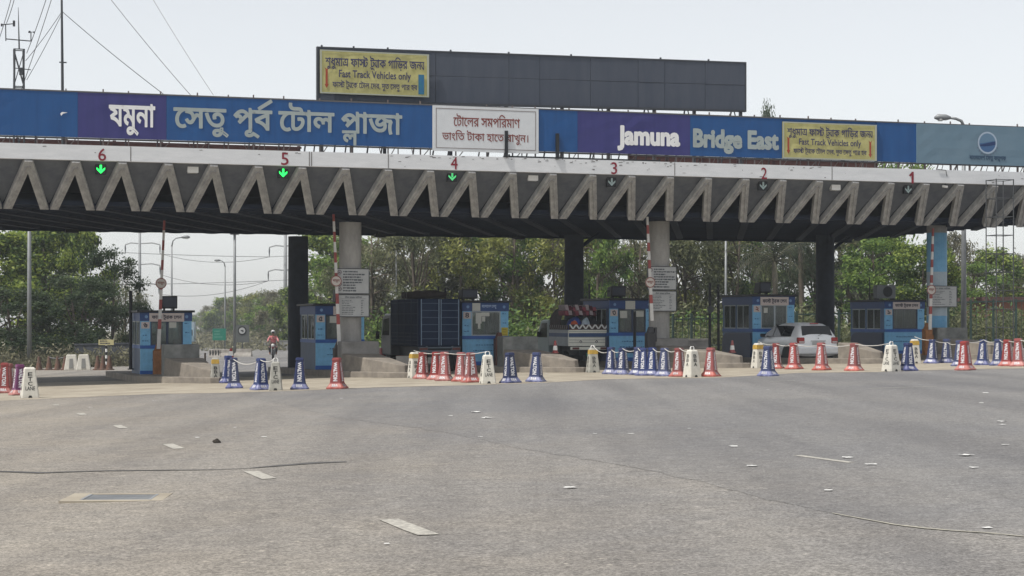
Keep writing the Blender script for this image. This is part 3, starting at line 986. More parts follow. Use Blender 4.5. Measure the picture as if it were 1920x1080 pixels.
for px, wd, lab in ((135, 0.5, 'dark flat box under the rear roof edge above the left tree'), (712, 0.42, 'dark flat box under the rear roof edge right of the left front column'), (972, 0.46, 'dark flat box under the rear roof edge left of the middle rear column')):
    s, z = face_at(px, 440, 14.7)
    o = gthing('ceiling_box', lab, 'box', s, 14.7, 4.96)
    MB().box(-wd / 2, wd / 2, -0.2, 0.15, -0.14, -0.0).build('casing', M_dark, o, bevel=0.02)
    MB().box(-0.05, 0.05, -0.05, 0.05, 0.0, 0.09).build('bracket', M_dark, o)

# ---------------------------------------------------------------- toll islands
ISL = [-10.36 + 5.635 * k for k in range(6)]
LANE = ['6', '5', '4', '3', '2', '1']
def extrude(mb, pts, z0, z1, m=0):
    n = len(pts)
    zt = z1 if callable(z1) else (lambda x, y: z1)
    vs = [(x, y, z0) for x, y in pts] + [(x, y, zt(x, y)) for x, y in pts]
    mb.add(vs, [tuple(range(n - 1, -1, -1)), tuple(range(n, 2 * n))] + [(i, (i + 1) % n, n + (i + 1) % n, n + i) for i in range(n)], m)
M_patchy = mat('patched_plaster', (0.10, 0.105, 0.10), 0.9, col2=(0.22, 0.225, 0.215), scale=2.6, detail=9, bump=0.3, bscale=9)
for k, s in enumerate(ISL):
    z = gsd(s, 0)
    o = gthing('toll_island', ('kerbed concrete island with the rusty barrier cabinet, under the leftmost booth', 'kerbed concrete island carrying the left front column with its two notice boards', 'kerbed concrete island between the covered truck and the pickup', 'kerbed concrete island carrying the middle front column with its two notice boards', 'kerbed concrete island beside the silver car, without any plinth', 'kerbed concrete island carrying the pale blue wrapped column')[k], 'toll island', s, 0, z)
    nx = (0.45, 0.85, 1.08, 1.15, 0.92, 0.92)[k]       # the nose is cut on the skew, its point to the right
    ny = (-1.45, -1.85, -1.45, -1.95, -1.75, -1.5)[k]
    off = -0.22 if k == 0 else 0.0
    lft = -1.6 if k == 0 else -1.0
    slope = lambda x, y: 0.19 - 0.0118 * y
    mb = MB()
    extrude(mb, [(lft, 13.5), (lft, 2.3), (nx - 0.62, ny + 0.42), (nx - 0.25, ny + 0.06), (nx + 0.02, ny), (nx + 0.22, ny + 0.25), (nx + 0.26, 1.0), (1.12, 2.6), (1.12, 13.5)], -0.4, slope)
    mb.build('kerb', M_island, o, bevel=0.02)
    mb = MB()
    yb = 0.5 if k == 4 else 2.1
    q = [(-0.58 + off if k != 4 else 0.1, yb), (nx - 0.40, ny + 0.60), (nx - 0.12, ny + 0.40), (nx + 0.06, ny + 0.55), (nx + 0.06, yb - 0.6 if k == 4 else 0.8), (0.74 + off if k != 4 else nx, yb)]
    hh = [0.75, 0.47, 0.43, 0.45, 0.60, 0.74]
    n = len(q)
    mb.add([(x, y, 0.0) for x, y in q] + [(lerp(x, 0.2, 0.04), y + 0.03, h) for (x, y), h in zip(q, hh)], [tuple(range(n - 1, -1, -1)), tuple(range(n, 2 * n))] + [(i, (i + 1) % n, n + (i + 1) % n, n + i) for i in range(n)])
    mb.build('crash_block', M_island, o, bevel=0.03)
    if k == 4:
        continue
    mb = MB()
    mb.box(-0.56 + off, 0.72 + off * 1.6, 2.102, 2.80, 0.0, (1.18, 1.15, 1.19, 1.0, 0.60, 1.15)[k])
    mb.build('plinth', M_patchy if k in (0, 2, 5) else M_conc, o, bevel=0.03)

# ---------------------------------------------------------------- toll booths
M_paper = mat('paper_notice', (0.55, 0.55, 0.50), 0.8)
M_signpink = mat('booth_sign_face', (0.58, 0.50, 0.47), 0.6)
M_inside = mat('booth_interior', (0.22, 0.23, 0.22), 0.8, var=0.3)
M_paleframe = mat('window_frame', (0.36, 0.40, 0.42), 0.45, metal=0.2)
BDIG = {'6': '৬', '5': '৫', '4': '৪', '3': '৩', '2': '২', '1': '১'}
BW, BL, BD = 1.74, 2.75, 5.7
BLEFT = [-11.50, -5.42, -0.05, 5.62, 11.44, 17.08]
BTOP = [1.77, 2.02, 2.15, 2.25, 2.42, 2.24]
booth_desc = ['blue toll booth farthest left, with the rusty barrier cabinet before it', 'blue toll booth half hidden behind the left front column and its boards', 'blue toll booth with a yellow notice on its right pillar', 'blue toll booth between the pickup truck and the middle front column', 'blue toll booth directly left of the silver car, with a pink sign board', 'blue toll booth left of the pale blue wrapped column, with an air conditioner']
for k in range(6):
    s = BLEFT[k]
    zb = gsd(s + BW / 2, BD + 0.6) + 0.12
    H = BTOP[k] - zb
    o = gthing('toll_booth', booth_desc[k], 'toll booth', s, BD, zb)
    zs, zw, zh = H * 0.425, H * 0.845, H * 0.975
    bandz = H * 0.475
    # shell
    mb = MB()
    t = 0.06
    mb.box(0, 0.34, 0, t, H * 0.09, zh * 0.87, 0)                      # front left pillar
    mb.box(BW - 0.30, BW, 0, t, H * 0.09, zh * 0.87, 0)                # front right pillar
    mb.box(0.34, BW - 0.30, 0.001, t, H * 0.09, zs, 0)
    mb.build('front_wall', M_ltblue, o)
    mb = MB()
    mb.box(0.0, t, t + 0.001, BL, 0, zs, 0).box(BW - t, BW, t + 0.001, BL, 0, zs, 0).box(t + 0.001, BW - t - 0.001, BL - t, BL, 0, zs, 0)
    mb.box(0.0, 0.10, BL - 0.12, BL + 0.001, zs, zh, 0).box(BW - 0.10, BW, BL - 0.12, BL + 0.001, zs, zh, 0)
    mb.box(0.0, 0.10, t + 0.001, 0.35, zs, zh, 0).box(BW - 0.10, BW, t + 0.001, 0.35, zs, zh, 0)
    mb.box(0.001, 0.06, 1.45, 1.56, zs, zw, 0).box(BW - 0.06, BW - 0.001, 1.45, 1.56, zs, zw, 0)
    mb.build('side_wall', mat('booth_side_blue_shaded', (0.035, 0.075, 0.15), 0.5, var=0.12) if k in (0, 1, 2, 3) else mat('booth_side_blue_lit', (0.05, 0.12, 0.24), 0.5, var=0.12), o)  # one blue in a shaded and a lit copy, light put into the colour
    mb = MB()
    mb.box(-0.012, BW + 0.012, -0.012, t, 0, H * 0.09)
    mb.box(-0.014, BW + 0.014, -0.03, t, zs, bandz).box(-0.014, 0.03, t + 0.001, BL + 0.01, zs, bandz).box(BW - 0.03, BW + 0.014, t + 0.001, BL + 0.01, zs, bandz)
    mb.build('blue_band', M_blue, o)
    mb = MB()
    mb.box(-0.02, BW + 0.02, -0.02, 0.10, zw, zh).box(-0.02, 0.10, 0.101, BL + 0.02, zw, zh).box(BW - 0.10, BW + 0.02, 0.101, BL + 0.02, zw, zh).box(0.101, BW - 0.101, BL - 0.08, BL + 0.02, zw, zh)
    mb.build('header_band', mat('header_blue', (0.018, 0.06, 0.20), 0.5, var=0.1), o)
    MB().box(-0.12, BW + 0.10, -0.12, BL + 0.15, zh + 0.002, H + 0.02).build('roof', M_dark, o, bevel=0.01)
    mb = MB()
    mb.box(t, BW - t, t, BL - t, 0.02, 0.05).box(0.1, BW - 0.1, 0.14, 0.62, zs - 0.05, zs).box(0.5, 1.0, 1.3, 1.75, 0.4, zs + 0.28).box(0.55, 0.95, 1.70, 1.78, zs, zs + 0.5)
    mb.box(1.15, 1.5, 0.3, 0.36, zs, zs + 0.32)
    mb.build('desk_and_chair', M_inside, o)
    # windows: front, two on each side, one behind
    wf = MB()
    x0, x1 = 0.34, BW - 0.30
    for a, b, c, d in ((x0, x0 + 0.04, bandz, zw), (x1 - 0.04, x1, bandz, zw), (x0 + 0.04, x1 - 0.04, bandz, bandz + 0.04), (x0 + 0.04, x1 - 0.04, zw - 0.04, zw)):
        wf.box(a, b, -0.005, 0.05, c, d)
    xm = x0 + (x1 - x0) * (0.52 if k != 2 else 0.72)
    if k not in (2, 5):
        wf.box(xm - 0.035, xm + 0.035, -0.004, 0.049, bandz + 0.04, zw - 0.04)
    wd = wf.build('front_window', M_paleframe if k in (2, 4) else M_navy, o)
    MB().box(x0 + 0.04, x1 - 0.04, 0.02, 0.028, bandz + 0.04, zw - 0.04).build('glass', M_glass, wd)
    for sx in (0, 1):
        for a, b in ((0.35, 1.45), (1.56, BL - 0.12)):
            fr = MB()
            xa, xb = (0.012, 0.05) if sx == 0 else (BW - 0.05, BW - 0.012)
            for c, d, e, f in ((a, a + 0.035, bandz, zw), (b - 0.035, b, bandz, zw), (a + 0.035, b - 0.035, bandz, bandz + 0.035), (a + 0.035, b - 0.035, zw - 0.035, zw)):
                fr.box(xa, xb, c, d, e, f)
            fr.box(xa + 0.001, xb - 0.001, (a + b) / 2 - 0.02, (a + b) / 2 + 0.02, bandz + 0.035, zw - 0.035)
            wd = fr.build('side_window', M_paleframe, o)
            MB().box((xa + xb) / 2 - 0.004, (xa + xb) / 2 + 0.004, a + 0.035, b - 0.035, bandz + 0.035, zw - 0.035).build('glass', M_glass, wd)
    wd = MB().box(0.1, BW - 0.1, BL - 0.05, BL - 0.01, zw - 0.06, zw).box(0.1, BW - 0.1, BL - 0.05, BL - 0.01, bandz, bandz + 0.05).box(BW / 2 - 0.03, BW / 2 + 0.03, BL - 0.05, BL - 0.01, bandz + 0.05, zw - 0.06).build('rear_window', M_navy, o)
    MB().box(0.1, BW - 0.1, BL - 0.035, BL - 0.027, bandz + 0.05, zw - 0.06).build('glass', M_glass, wd)
    # lane number plate on the left pillar
    pl = MB().box(0.03, 0.31, -0.02, -0.001, zw * 0.865, zw - 0.03).build('number_plate', M_signpink, o)
    mb = MB()
    letter(mb, BDIG[LANE[k]], 0.10, 0.24, zw * 0.885, zw - 0.06, -0.023, bold=0.03)
    mb.build('number', M_maroon if k == 4 else M_text, pl)
    # faint wording on the pale panels
    mb = MB()
    for (xa, xb, z_) in ((0.07, 0.26, 0.74), (0.08, 0.24, 0.62), (0.06, 0.27, 0.535), (BW - 0.24, BW - 0.1, 0.8), (BW - 0.22, BW - 0.08, 0.66), (0.5, BW - 0.4, 0.33), (0.4, BW - 0.55, 0.245), (BW - 0.5, BW - 0.36, 0.245)):
        x = xa
        while x < xb:
            l_ = random.uniform(0.04, 0.10)
            mb.box(x, min(xb, x + l_), -0.004, -0.0005, H * z_, H * z_ + random.uniform(0.025, 0.05))
            x += l_ + 0.025
    mb.build('faint_wording', mat('faded_blue_wording', (0.04, 0.16, 0.36), 0.6), o)
    # sign board on the header
    if k in (0, 3, 4, 5, 1):
        sx0, sx1 = (0.30, BW - 0.26) if k in (0, 4) else ((0.34, BW - 0.22) if k == 5 else ((0.62, 1.0) if k == 3 else (0.62, BW - 0.2)))
        sb_ = MB().box(sx0, sx1, -0.05, -0.021, zw - 0.02, zh - 0.02).build('sign_board', M_signpink if k != 3 else M_paper, o)
        if k != 3:
            mb = MB()
            letter(mb, BN_LANE if k != 1 else 'েটাল ঘর', sx0 + 0.08, sx1 - 0.08, zw + 0.03, zh - 0.06, -0.053, bold=0.03)
            mb.build('lettering', M_text, sb_)
    else:
        MB().box(0.36, 0.66, -0.05, -0.021, zw + 0.01, zh - 0.02).build('sign_board', M_paper, o)
        mb = MB()
        letter(mb, ['বাংলােদশ েসতু'], 0.72, 1.28, zw + 0.09, zh - 0.08, -0.023, bold=0.03)
        mb.build('lettering', mat('pale_blue_lettering', (0.35, 0.45, 0.62), 0.6), o)
    for x in (0.20, BW - 0.17):
        MB().disc_y(x, (zw + zh) / 2, 0.055, -0.026, -0.0205, 12).build('round_emblem', mat('pale_emblem', (0.16, 0.28, 0.48), 0.6), o)
    # papers taped to the front glass
    papers = {0: [(0.98, 1.22, 0.74, 0.835)], 1: [(0.5, 0.8, 0.72, 0.82)], 2: [(0.50, 0.72, 0.66, 0.82), (0.72, 1.02, 0.77, 0.825), (0.74, 0.86, 0.69, 0.765), (0.58, 0.68, 0.58, 0.66)], 3: [(0.42, 0.70, 0.70, 0.81), (1.06, 1.36, 0.72, 0.81)], 4: [(0.46, 0.62, 0.72, 0.80)], 5: []}[k]
    for a, b, c, d in papers:
        MB().box(a, b, 0.004, 0.012, H * c, H * d).build('paper_notice', M_paper, o)
    if k == 2:
        yn = MB().box(BW - 0.27, BW - 0.02, -0.012, -0.001, H * 0.40, H * 0.60).build('yellow_notice', mat('notice_yellow', (0.50, 0.40, 0.03), 0.6, var=0.1), o)
        mb = MB()
        for z_ in (0.45, 0.49, 0.53, 0.565):
            mb.box(BW - 0.23, BW - 0.08, -0.0155, -0.0125, H * z_, H * z_ + 0.016)
        mb.build('printed_line', mat('notice_brown', (0.20, 0.14, 0.02), 0.7), yn)
    if k in (0, 3):
        MB().box(0.62, 1.02, -0.03, -0.001, H * 0.16, H * 0.245).build('cash_drawer', M_navy, o, bevel=0.01)
    # dark rounded bumper along the left side
    if k in (3, 4, 5):
        mb = MB()
        n = 10
        poly = [(0.06, 0.02)] + [(0.06, zs - 0.28)] + [(0.06 + 0.28 - 0.28 * math.cos(math.pi / 2 * i / n), zs - 0.28 + 0.24 * math.sin(math.pi / 2 * i / n)) for i in range(n + 1)][1:]
        poly = [(0.10, 0.02), (BL - 0.05, 0.02), (BL - 0.05, zs - 0.45)] + [(BL - 0.05 - 0.42 * (1 - math.cos(math.pi / 2 * i / n)), zs - 0.45 + 0.41 * math.sin(math.pi / 2 * i / n)) for i in range(1, n + 1)] + [(0.10, zs - 0.04)]
        mb.prism_x(poly, -0.06, -0.002)
        mb.build('side_bumper', M_navy, o, bevel=0.02)
    # box on the roof: a thing of its own
    if k == 5:
        ac = gthing('air_conditioner', 'grey outdoor air conditioner unit with round fan on the roof of booth 1', 'air conditioner', s + 0.55, BD + 1.0, zb + H + 0.02)
        MB().box(-0.42, 0.42, -0.14, 0.16, 0.05, 0.58).build('casing', mat('old_casing', (0.16, 0.17, 0.18), 0.6, var=0.1), ac, bevel=0.02)
        mb = MB()
        mb.disc_y(0.06, 0.32, 0.21, -0.15, -0.141, 24)
        mb.build('fan_grille', M_dark, ac)
        MB().box(-0.38, -0.3, -0.12, 0.14, 0, 0.05).build('foot', M_dark, ac)
        MB().box(0.3, 0.38, -0.12, 0.14, 0, 0.05).build('foot', M_dark, ac)
        MB().tube([(-0.6, 0.1, 0.0), (-0.62, 0.1, 0.9)], 0.02, 6).build('pipe', M_dark, ac)
    else:
        bx = [1.05, 1.1, 0.42, 0.55, 0.75][k]
        ac = gthing('roof_monitor', ('dark monitor on the leftmost booth, seen against the sky beside the striped arm', 'dark boxy unit partly hidden by the left front column and its notice boards', 'dark boxy unit with a bent conduit on the booth beside the covered truck', 'dark boxy unit with a conduit loop on the booth beside the pickup', 'dark boxy unit on the booth beside the silver car, before the palms')[k], 'roof box', s + bx, BD + 0.7, zb + H + 0.022)
        bw, bh = ((0.27, 0.50), (0.30, 0.52), (0.30, 0.42), (0.29, 0.46), (0.24, 0.48))[k]
        mb = MB()
        mb.hexa([(-bw, -0.2, 0.06), (bw, -0.2, 0.06), (bw, 0.3, 0.06), (-bw, 0.3, 0.06), (-bw, -0.24, bh), (bw, -0.24, bh), (bw, 0.2, bh - 0.04), (-bw, 0.2, bh - 0.04)])
        mb.build('casing', M_dark, ac, bevel=0.02)
        MB().box(-bw + 0.04, bw - 0.04, -0.244, -0.22, 0.12, bh - 0.05).build('screen', mat('dull_navy_screen', (0.02, 0.028, 0.05), 0.35), ac)
        MB().box(-bw * 0.7, -bw * 0.5, -0.1, 0.1, 0, 0.06).build('foot', M_dark, ac)
        MB().box(bw * 0.5, bw * 0.7, -0.1, 0.1, 0, 0.06).build('foot', M_dark, ac)
        if k in (2, 3):
            sg_ = 1 if k == 2 else -1
            MB().tube([(sg_ * bw, 0, bh * 0.6), (sg_ * (bw + 0.08), 0, bh * 0.62), (sg_ * (bw + 0.17), 0, bh * 0.42), (sg_ * (bw + 0.19), 0, 0.0)], 0.022, 6).build('conduit', M_dark, ac)

# ---------------------------------------------------------------- raised barriers, posts, notice boards on the columns
def barrier(k, s, d, lean, alen, disc, cab_m, label, arm0=0.85, cab_h=0.85, lift=0.17):
    z = gsd(s, d) + lift
    o = gthing('barrier_gate', label, 'barrier', s, d, z)
    mb = MB()
    mb.box(-0.16, 0.14, -0.14, 0.14, 0.0, cab_h)
    mb.hexa([(-0.12, -0.12, cab_h), (0.12, -0.12, cab_h), (0.12, 0.12, cab_h), (-0.12, 0.12, cab_h), (-0.05, -0.08, cab_h + 0.22), (0.10, -0.08, cab_h + 0.22), (0.10, 0.08, cab_h + 0.22), (-0.05, 0.08, cab_h + 0.22)])
    mb.box(0.15, 0.24, -0.06, 0.06, 0.25, 0.75)
    mb.build('cabinet', cab_m, o, bevel=0.02)
    if alen:
        mb = MB()
        n = 13
        for i in range(n):
            z0, z1 = arm0 + alen * i / n, arm0 + alen * (i + 1) / n
            x0, x1 = lean * (z0 - arm0), lean * (z1 - arm0)
            w0, w1 = 0.06 - 0.025 * i / n, 0.06 - 0.025 * (i + 1) / n
            mb.hexa([(x0 - w0, -0.2, z0), (x0 + w0, -0.2, z0), (x0 + w0, -0.145, z0), (x0 - w0, -0.145, z0), (x1 - w1, -0.2, z1), (x1 + w1, -0.2, z1), (x1 + w1, -0.145, z1), (x1 - w1, -0.145, z1)], i % 2 if i > 1 else 1)
        am = mb.build('arm', [mat('arm_red', (0.25, 0.05, 0.045), 0.5, var=0.2), mat('arm_white', (0.55, 0.54, 0.52), 0.5, var=0.1)], o)
        if disc:
            zd = disc
            xd = lean * (zd - arm0) - 0.02
            ds = MB().disc_y(xd, zd, 0.185, -0.235, -0.215, 28).build('stop_disc', M_arrow if False else mat('disc_white', (0.50, 0.46, 0.42), 0.6), am)
            mb = MB()
            n = 28
            kk = len(mb.v)
            for i in range(n):
                q = 2 * math.pi * i / n
                mb.v.append((xd + 0.185 * math.cos(q), -0.238, zd + 0.185 * math.sin(q)))
                mb.v.append((xd + 0.155 * math.cos(q), -0.238, zd + 0.155 * math.sin(q)))
            for i in range(n):
                j = (i + 1) % n
                mb.f.append([2 * i, 2 * j, 2 * j + 1, 2 * i + 1])
                mb.m.append(0)
            letter(mb, 'থামুন', xd - 0.12, xd + 0.12, zd - 0.05, zd + 0.06, -0.239, bold=0.03)
            mb.build('disc_mark', mat('disc_maroon', (0.22, 0.07, 0.06), 0.6), ds)
    return o
M_armbase = mat('dark_cabinet', (0.035, 0.035, 0.04), 0.6, var=0.2)
barrier(0, face_at(296, 690, 5.2)[0], 5.2, 0.045, 4.35, 3.12, M_rust, 'rusty orange barrier cabinet with its striped arm raised before booth 6', 0.9, 0.85)
barrier(1, face_at(634, 690, 2.9)[0], 2.9, -0.045, 4.5, 3.05, mat('brown_cabinet', (0.06, 0.05, 0.045), 0.7, var=0.2), 'dark barrier post with striped arm raised between booth 5 and the left front column', 0.9, 0.8)
barrier(2, face_at(935, 690, 5.3)[0], 5.3, 0, 0, 0, mat('red_brown_cabinet', (0.10, 0.04, 0.03), 0.7, var=0.3), 'red brown barrier cabinet without an arm in front of booth 4', 0.9, 0.98)
barrier(3, face_at(1219, 660, 1.9)[0], 1.9, -0.05, 3.95, 2.32, M_armbase, 'barrier with striped arm raised between booth 3 and the middle front column', 0.98, 0.55, lift=0.68)
barrier(5, face_at(1739, 650, 2.2)[0], 2.2, 0.035, 3.75, 2.42, M_rust, 'orange brown barrier cabinet with striped arm raised between booth 1 and the wrapped column', 0.95, 0.98)
def post(px, y0, y1, d, r, label, cap=False):
    s, zt = face_at(px, y0, d)
    zb = max(face_at(px, y1, d)[1], gsd(s, d) - 0.05)
    o = gthing('steel_post', label, 'post', s, d, zb)
    MB().tube([(0, 0, 0), (0, 0, zt - zb)], r, 10).build('shaft', M_dark, o)
    MB().lathe([(r * 1.8, 0), (r * 1.8, 0.04)], 10).build('base_plate', M_dark, o)
    if cap:
        MB().disc_y(0, (zt - zb) * 0.62, 0.13, -0.09, -r - 0.002, 18).build('round_plate', M_darksteel, o)
post(245, 545, 693, 7.6, 0.06, 'tall dark post at the left rear corner of booth 6')
post(1331, 530, 662, 5.6, 0.055, 'tall dark post with a round plate left of booth 2', True)
post(1347, 533, 662, 5.9, 0.05, 'tall dark plain post closest to the left wall of booth 2')
post(1190, 585, 680, 4.7, 0.055, 'short dark post in front of the right half of booth 3')
for px, y0, px_b, lab in ((822, 537, 2, 'thin dark pipe rising behind the covered truck, left of two'), (835, 540, 2, 'thin dark pipe rising behind the covered truck, right of two'), (805, 545, 2, 'short thin pipe beside the tarpaulin roll on the truck'), (1105, 532, 3, 'thin dark pipe rising behind the pickup load')):
    post(px, y0, 640, 8.9, 0.04, lab)
M_boardface = mat('notice_board_face', (0.36, 0.37, 0.37), 0.6, col2=(0.42, 0.43, 0.43), scale=3)
def lines(mb, x0, x1, z0, z1, n, y, h, full=0.9):
    for i in range(n):
        z = z1 - (z1 - z0) * (i + 0.5) / n
        x, e = x0, x0 + (x1 - x0) * random.uniform(0.45, full)
        while x < e:
            l_ = random.uniform(0.03, 0.13)
            mb.box(x, min(e, x + l_), y - 0.003, y, z - h * random.uniform(0.3, 0.6), z + h * 0.5)
            x += l_ + 0.016
def column_board(x0, x1, y0, y1, d, kind, label):
    s0, zt = face_at(x0, y0, d)
    s1, zb = face_at(x1, y1, d)
    W, H = s1 - s0, zt - zb
    o = gthing('notice_board', label, 'notice board', s0, d, zb)
    MB().box(0, W, -0.02, 0.015, 0, H).build('panel', M_boardface, o)
    mb = MB()
    mb.box(-0.03, W + 0.03, -0.03, 0.02, H + 0.001, H + 0.03).box(-0.03, W + 0.03, -0.03, 0.02, -0.03, -0.001).box(-0.03, -0.001, -0.03, 0.02, 0, H).box(W + 0.001, W + 0.03, -0.03, 0.02, 0, H)
    mb.build('frame', M_darksteel, o)
    mb = MB()
    if kind == 0:
        lines(mb, W * 0.20, W * 0.98, H * 0.05, H * 0.95, 8, -0.022, 0.05, 1.0)
    else:
        lines(mb, W * 0.10, W * 0.62, H * 0.06, H * 0.80, 9, -0.022, 0.022, 1.0)
        lines(mb, W * 0.74, W * 0.85, H * 0.06, H * 0.80, 9, -0.022, 0.022, 1.0)
        mb.box(W * 0.06, W * 0.92, -0.025, -0.022, H * 0.835, H * 0.845)
        letter(mb, 'েটাল হােরর তািলকা', W * 0.2, W * 0.78, H * 0.86, H * 0.965, -0.023, bold=0.03)
    mb.build('printed_line', mat('board_print', (0.09, 0.10, 0.11), 0.8), o)
    if kind == 0:
        for i, z in enumerate((0.87, 0.38, 0.18)):
            mb = MB()
            n = 18
            kk = 0
            cx, cz, r = W * 0.09, H * z, 0.075
            for j in range(n):
                q = 2 * math.pi * j / n
                mb.v.append((cx + r * math.cos(q), -0.024, cz + r * math.sin(q)))
                mb.v.append((cx + r * 0.72 * math.cos(q), -0.024, cz + r * 0.72 * math.sin(q)))
            for j in range(n):
                e = (j + 1) % n
                mb.f.append([2 * j, 2 * e, 2 * e + 1, 2 * j + 1])
                mb.m.append(0)
            mb.box(cx - 0.04, cx + 0.03, -0.026, -0.023, cz - 0.02, cz + 0.02)
            mb.build('prohibition_symbol', mat('symbol_dark', (0.12, 0.08, 0.10), 0.7), o)
column_board(631, 691, 504.5, 550, 2.85, 0, 'upper notice board with prohibition symbols on the left front column')
column_board(635, 691, 553.5, 593, 2.85, 1, 'lower toll rate board on the left front column')
column_board(1215, 1267, 500.5, 542.5, 2.85, 0, 'upper notice board with prohibition symbols on the middle front column')
column_board(1219, 1267, 546.5, 582.5, 2.85, 1, 'lower toll rate board on the middle front column')
column_board(1740, 1793, 537, 574.5, 2.85, 1, 'single toll rate board on the pale blue wrapped right column')

def weather(m, lo, hi):
    n, L = m.node_tree.nodes, m.node_tree.links
    b = n["Principled BSDF"]
    src = b.inputs["Base Color"].links[0].from_socket
    oi = n.new("ShaderNodeObjectInfo")
    mr = n.new("ShaderNodeMapRange")
    mr.inputs["To Min"].default_value = lo
    mr.inputs["To Max"].default_value = hi
    L.new(oi.outputs["Random"], mr.inputs["Value"])
    hs_ = n.new("ShaderNodeHueSaturation")
    L.new(mr.outputs[0], hs_.inputs["Value"])
    ms_ = n.new("ShaderNodeMapRange")
    ms_.inputs["To Min"].default_value = 0.72
    ms_.inputs["To Max"].default_value = 1.05
    fl = n.new("ShaderNodeMath")
    fl.operation = 'FRACT'
    mu = n.new("ShaderNodeMath")
    mu.operation = 'MULTIPLY'
    mu.inputs[1].default_value = 7.3
    L.new(oi.outputs["Random"], mu.inputs[0])
    L.new(mu.outputs[0], fl.inputs[0])
    L.new(fl.outputs[0], ms_.inputs["Value"])
    L.new(ms_.outputs[0], hs_.inputs["Saturation"])
    L.new(src, hs_.inputs["Color"])
    L.new(hs_.outputs[0], b.inputs["Base Color"])
# ---------------------------------------------------------------- traffic cones, concrete markers, ropes
def make_cone(m_body, m_base):
    body = MB()
    def ring(w, z, ch):
        c = w * ch
        return [(-w + c, -w, z), (w - c, -w, z), (w, -w + c, z), (w, w - c, z), (w - c, w, z), (-w + c, w, z), (-w, w - c, z), (-w, -w + c, z)]
    def loft(mb, rs):
        k = len(mb.v)
        for r in rs:
            mb.v += r
        for i in range(len(rs) - 1):
            for j in range(8):
                e = (j + 1) % 8
                mb.f.append([k + i * 8 + j, k + i * 8 + e, k + (i + 1) * 8 + e, k + (i + 1) * 8 + j])
                mb.m.append(0)
        mb.f.append([k + j for j in range(7, -1, -1)])
        mb.f.append([k + (len(rs) - 1) * 8 + j for j in range(8)])
        mb.m += [0, 0]
    loft(body, [ring(0.165, 0.135, 0.16), ring(0.155, 0.16, 0.16), ring(0.094, 0.735, 0.16), ring(0.107, 0.742, 0.16), ring(0.100, 0.80, 0.2), ring(0.078, 0.815, 0.2)])
    base = MB()
    loft(base, [ring(0.238, 0.0, 0.16), ring(0.238, 0.035, 0.16), ring(0.214, 0.055, 0.16), ring(0.166, 0.134, 0.16)])
    return body, base
M_cone = {'red': mat('cone_red', (0.205, 0.018, 0.018), 0.45, col2=(0.28, 0.034, 0.028), scale=5), 'blue': mat('cone_blue', (0.010, 0.020, 0.088), 0.45, col2=(0.016, 0.033, 0.13), scale=5)}
M_cbase = {'red': mat('cone_base_red', (0.30, 0.04, 0.03), 0.5, col2=(0.44, 0.14, 0.11), scale=8), 'blue': mat('cone_base_blue', (0.025, 0.04, 0.15), 0.5, col2=(0.17, 0.18, 0.34), scale=8)}
for q_ in list(M_cone.values()) + list(M_cbase.values()):
    weather(q_, 0.75, 1.2)
M_conetext = mat('cone_lettering', (0.62, 0.62, 0.64), 0.5, var=0.15, scale=12)
def face_text(mb, tk, half0, half1, z0, z1, wd, bold):
    """Wording read top to bottom on the four leaning faces of a tapered post."""
    vs, fs = text_mesh(tk, bold, 2)
    ax, bx = min(v[0] for v in vs), max(v[0] for v in vs)
    ay, by = min(v[1] for v in vs), max(v[1] for v in vs)
    for q in range(4):
        rot = Matrix.Rotation(q * math.pi / 2, 3, 'Z')
        out = []
        for a, b, h in vs:
            t = (a - ax) / (bx - ax)
            z = lerp(z1, z0, t)
            hf = lerp(half1, half0, t)
            x = ((b - ay) / (by - ay) - 0.5) * wd * hf / half0
            out.append(rot @ Vector((x, -hf - 0.003 - h, z)))
        mb.add(out, fs, 1)
CONE0 = {}
def cone(px, py, colr, label, rz=None, d=None, txt='WALTON'):
    x, y = ground_at(px, py)
    # the pixel row is the near edge of the base: step back to its middle
    y += 0.22
    key = (colr, txt)
    if key not in CONE0:
        o = thing('traffic_cone', label, 'traffic cone', (0, 0, 0), 0, 'square traffic cones before the toll lanes')
        bd, bs = make_cone(None, None)
        face_text(bd, txt, 0.150, 0.100, 0.20, 0.70, 0.13, 0.05)
        for q in range(4):
            rot = Matrix.Rotation(q * math.pi / 2, 3, 'Z')
            vs, fs = text_mesh('BBA', 0.03, 2)
            ax, bx = min(v[0] for v in vs), max(v[0] for v in vs)
            out = [rot @ Vector((((a - ax) / (bx - ax) - 0.5) * 0.16, -0.214 + b / 0.7 * 0.047 - 0.004, 0.058 + b / 0.7 * 0.065 + 0.003)) for a, b, h in vs]
            bs.add(out, fs, 1)
        bd.build('cone_body', [M_cone[colr], M_conetext], o)
        bs.build('base', [M_cbase[colr], M_conetext], o)
        CONE0[key] = o
    else:
        o = copy_tree(CONE0[key])
    o.location = (x, y, gz(x, y) + 0.012)
    o.rotation_euler = (random.uniform(-0.02, 0.02), random.uniform(-0.03, 0.03), R(rz if rz is not None else random.uniform(-35, 35)))
    o.scale = (1, 1, random.uniform(0.98, 1.03))
    o['label'] = label
    return o
CH = 0.81
A = 'roped row before lane '
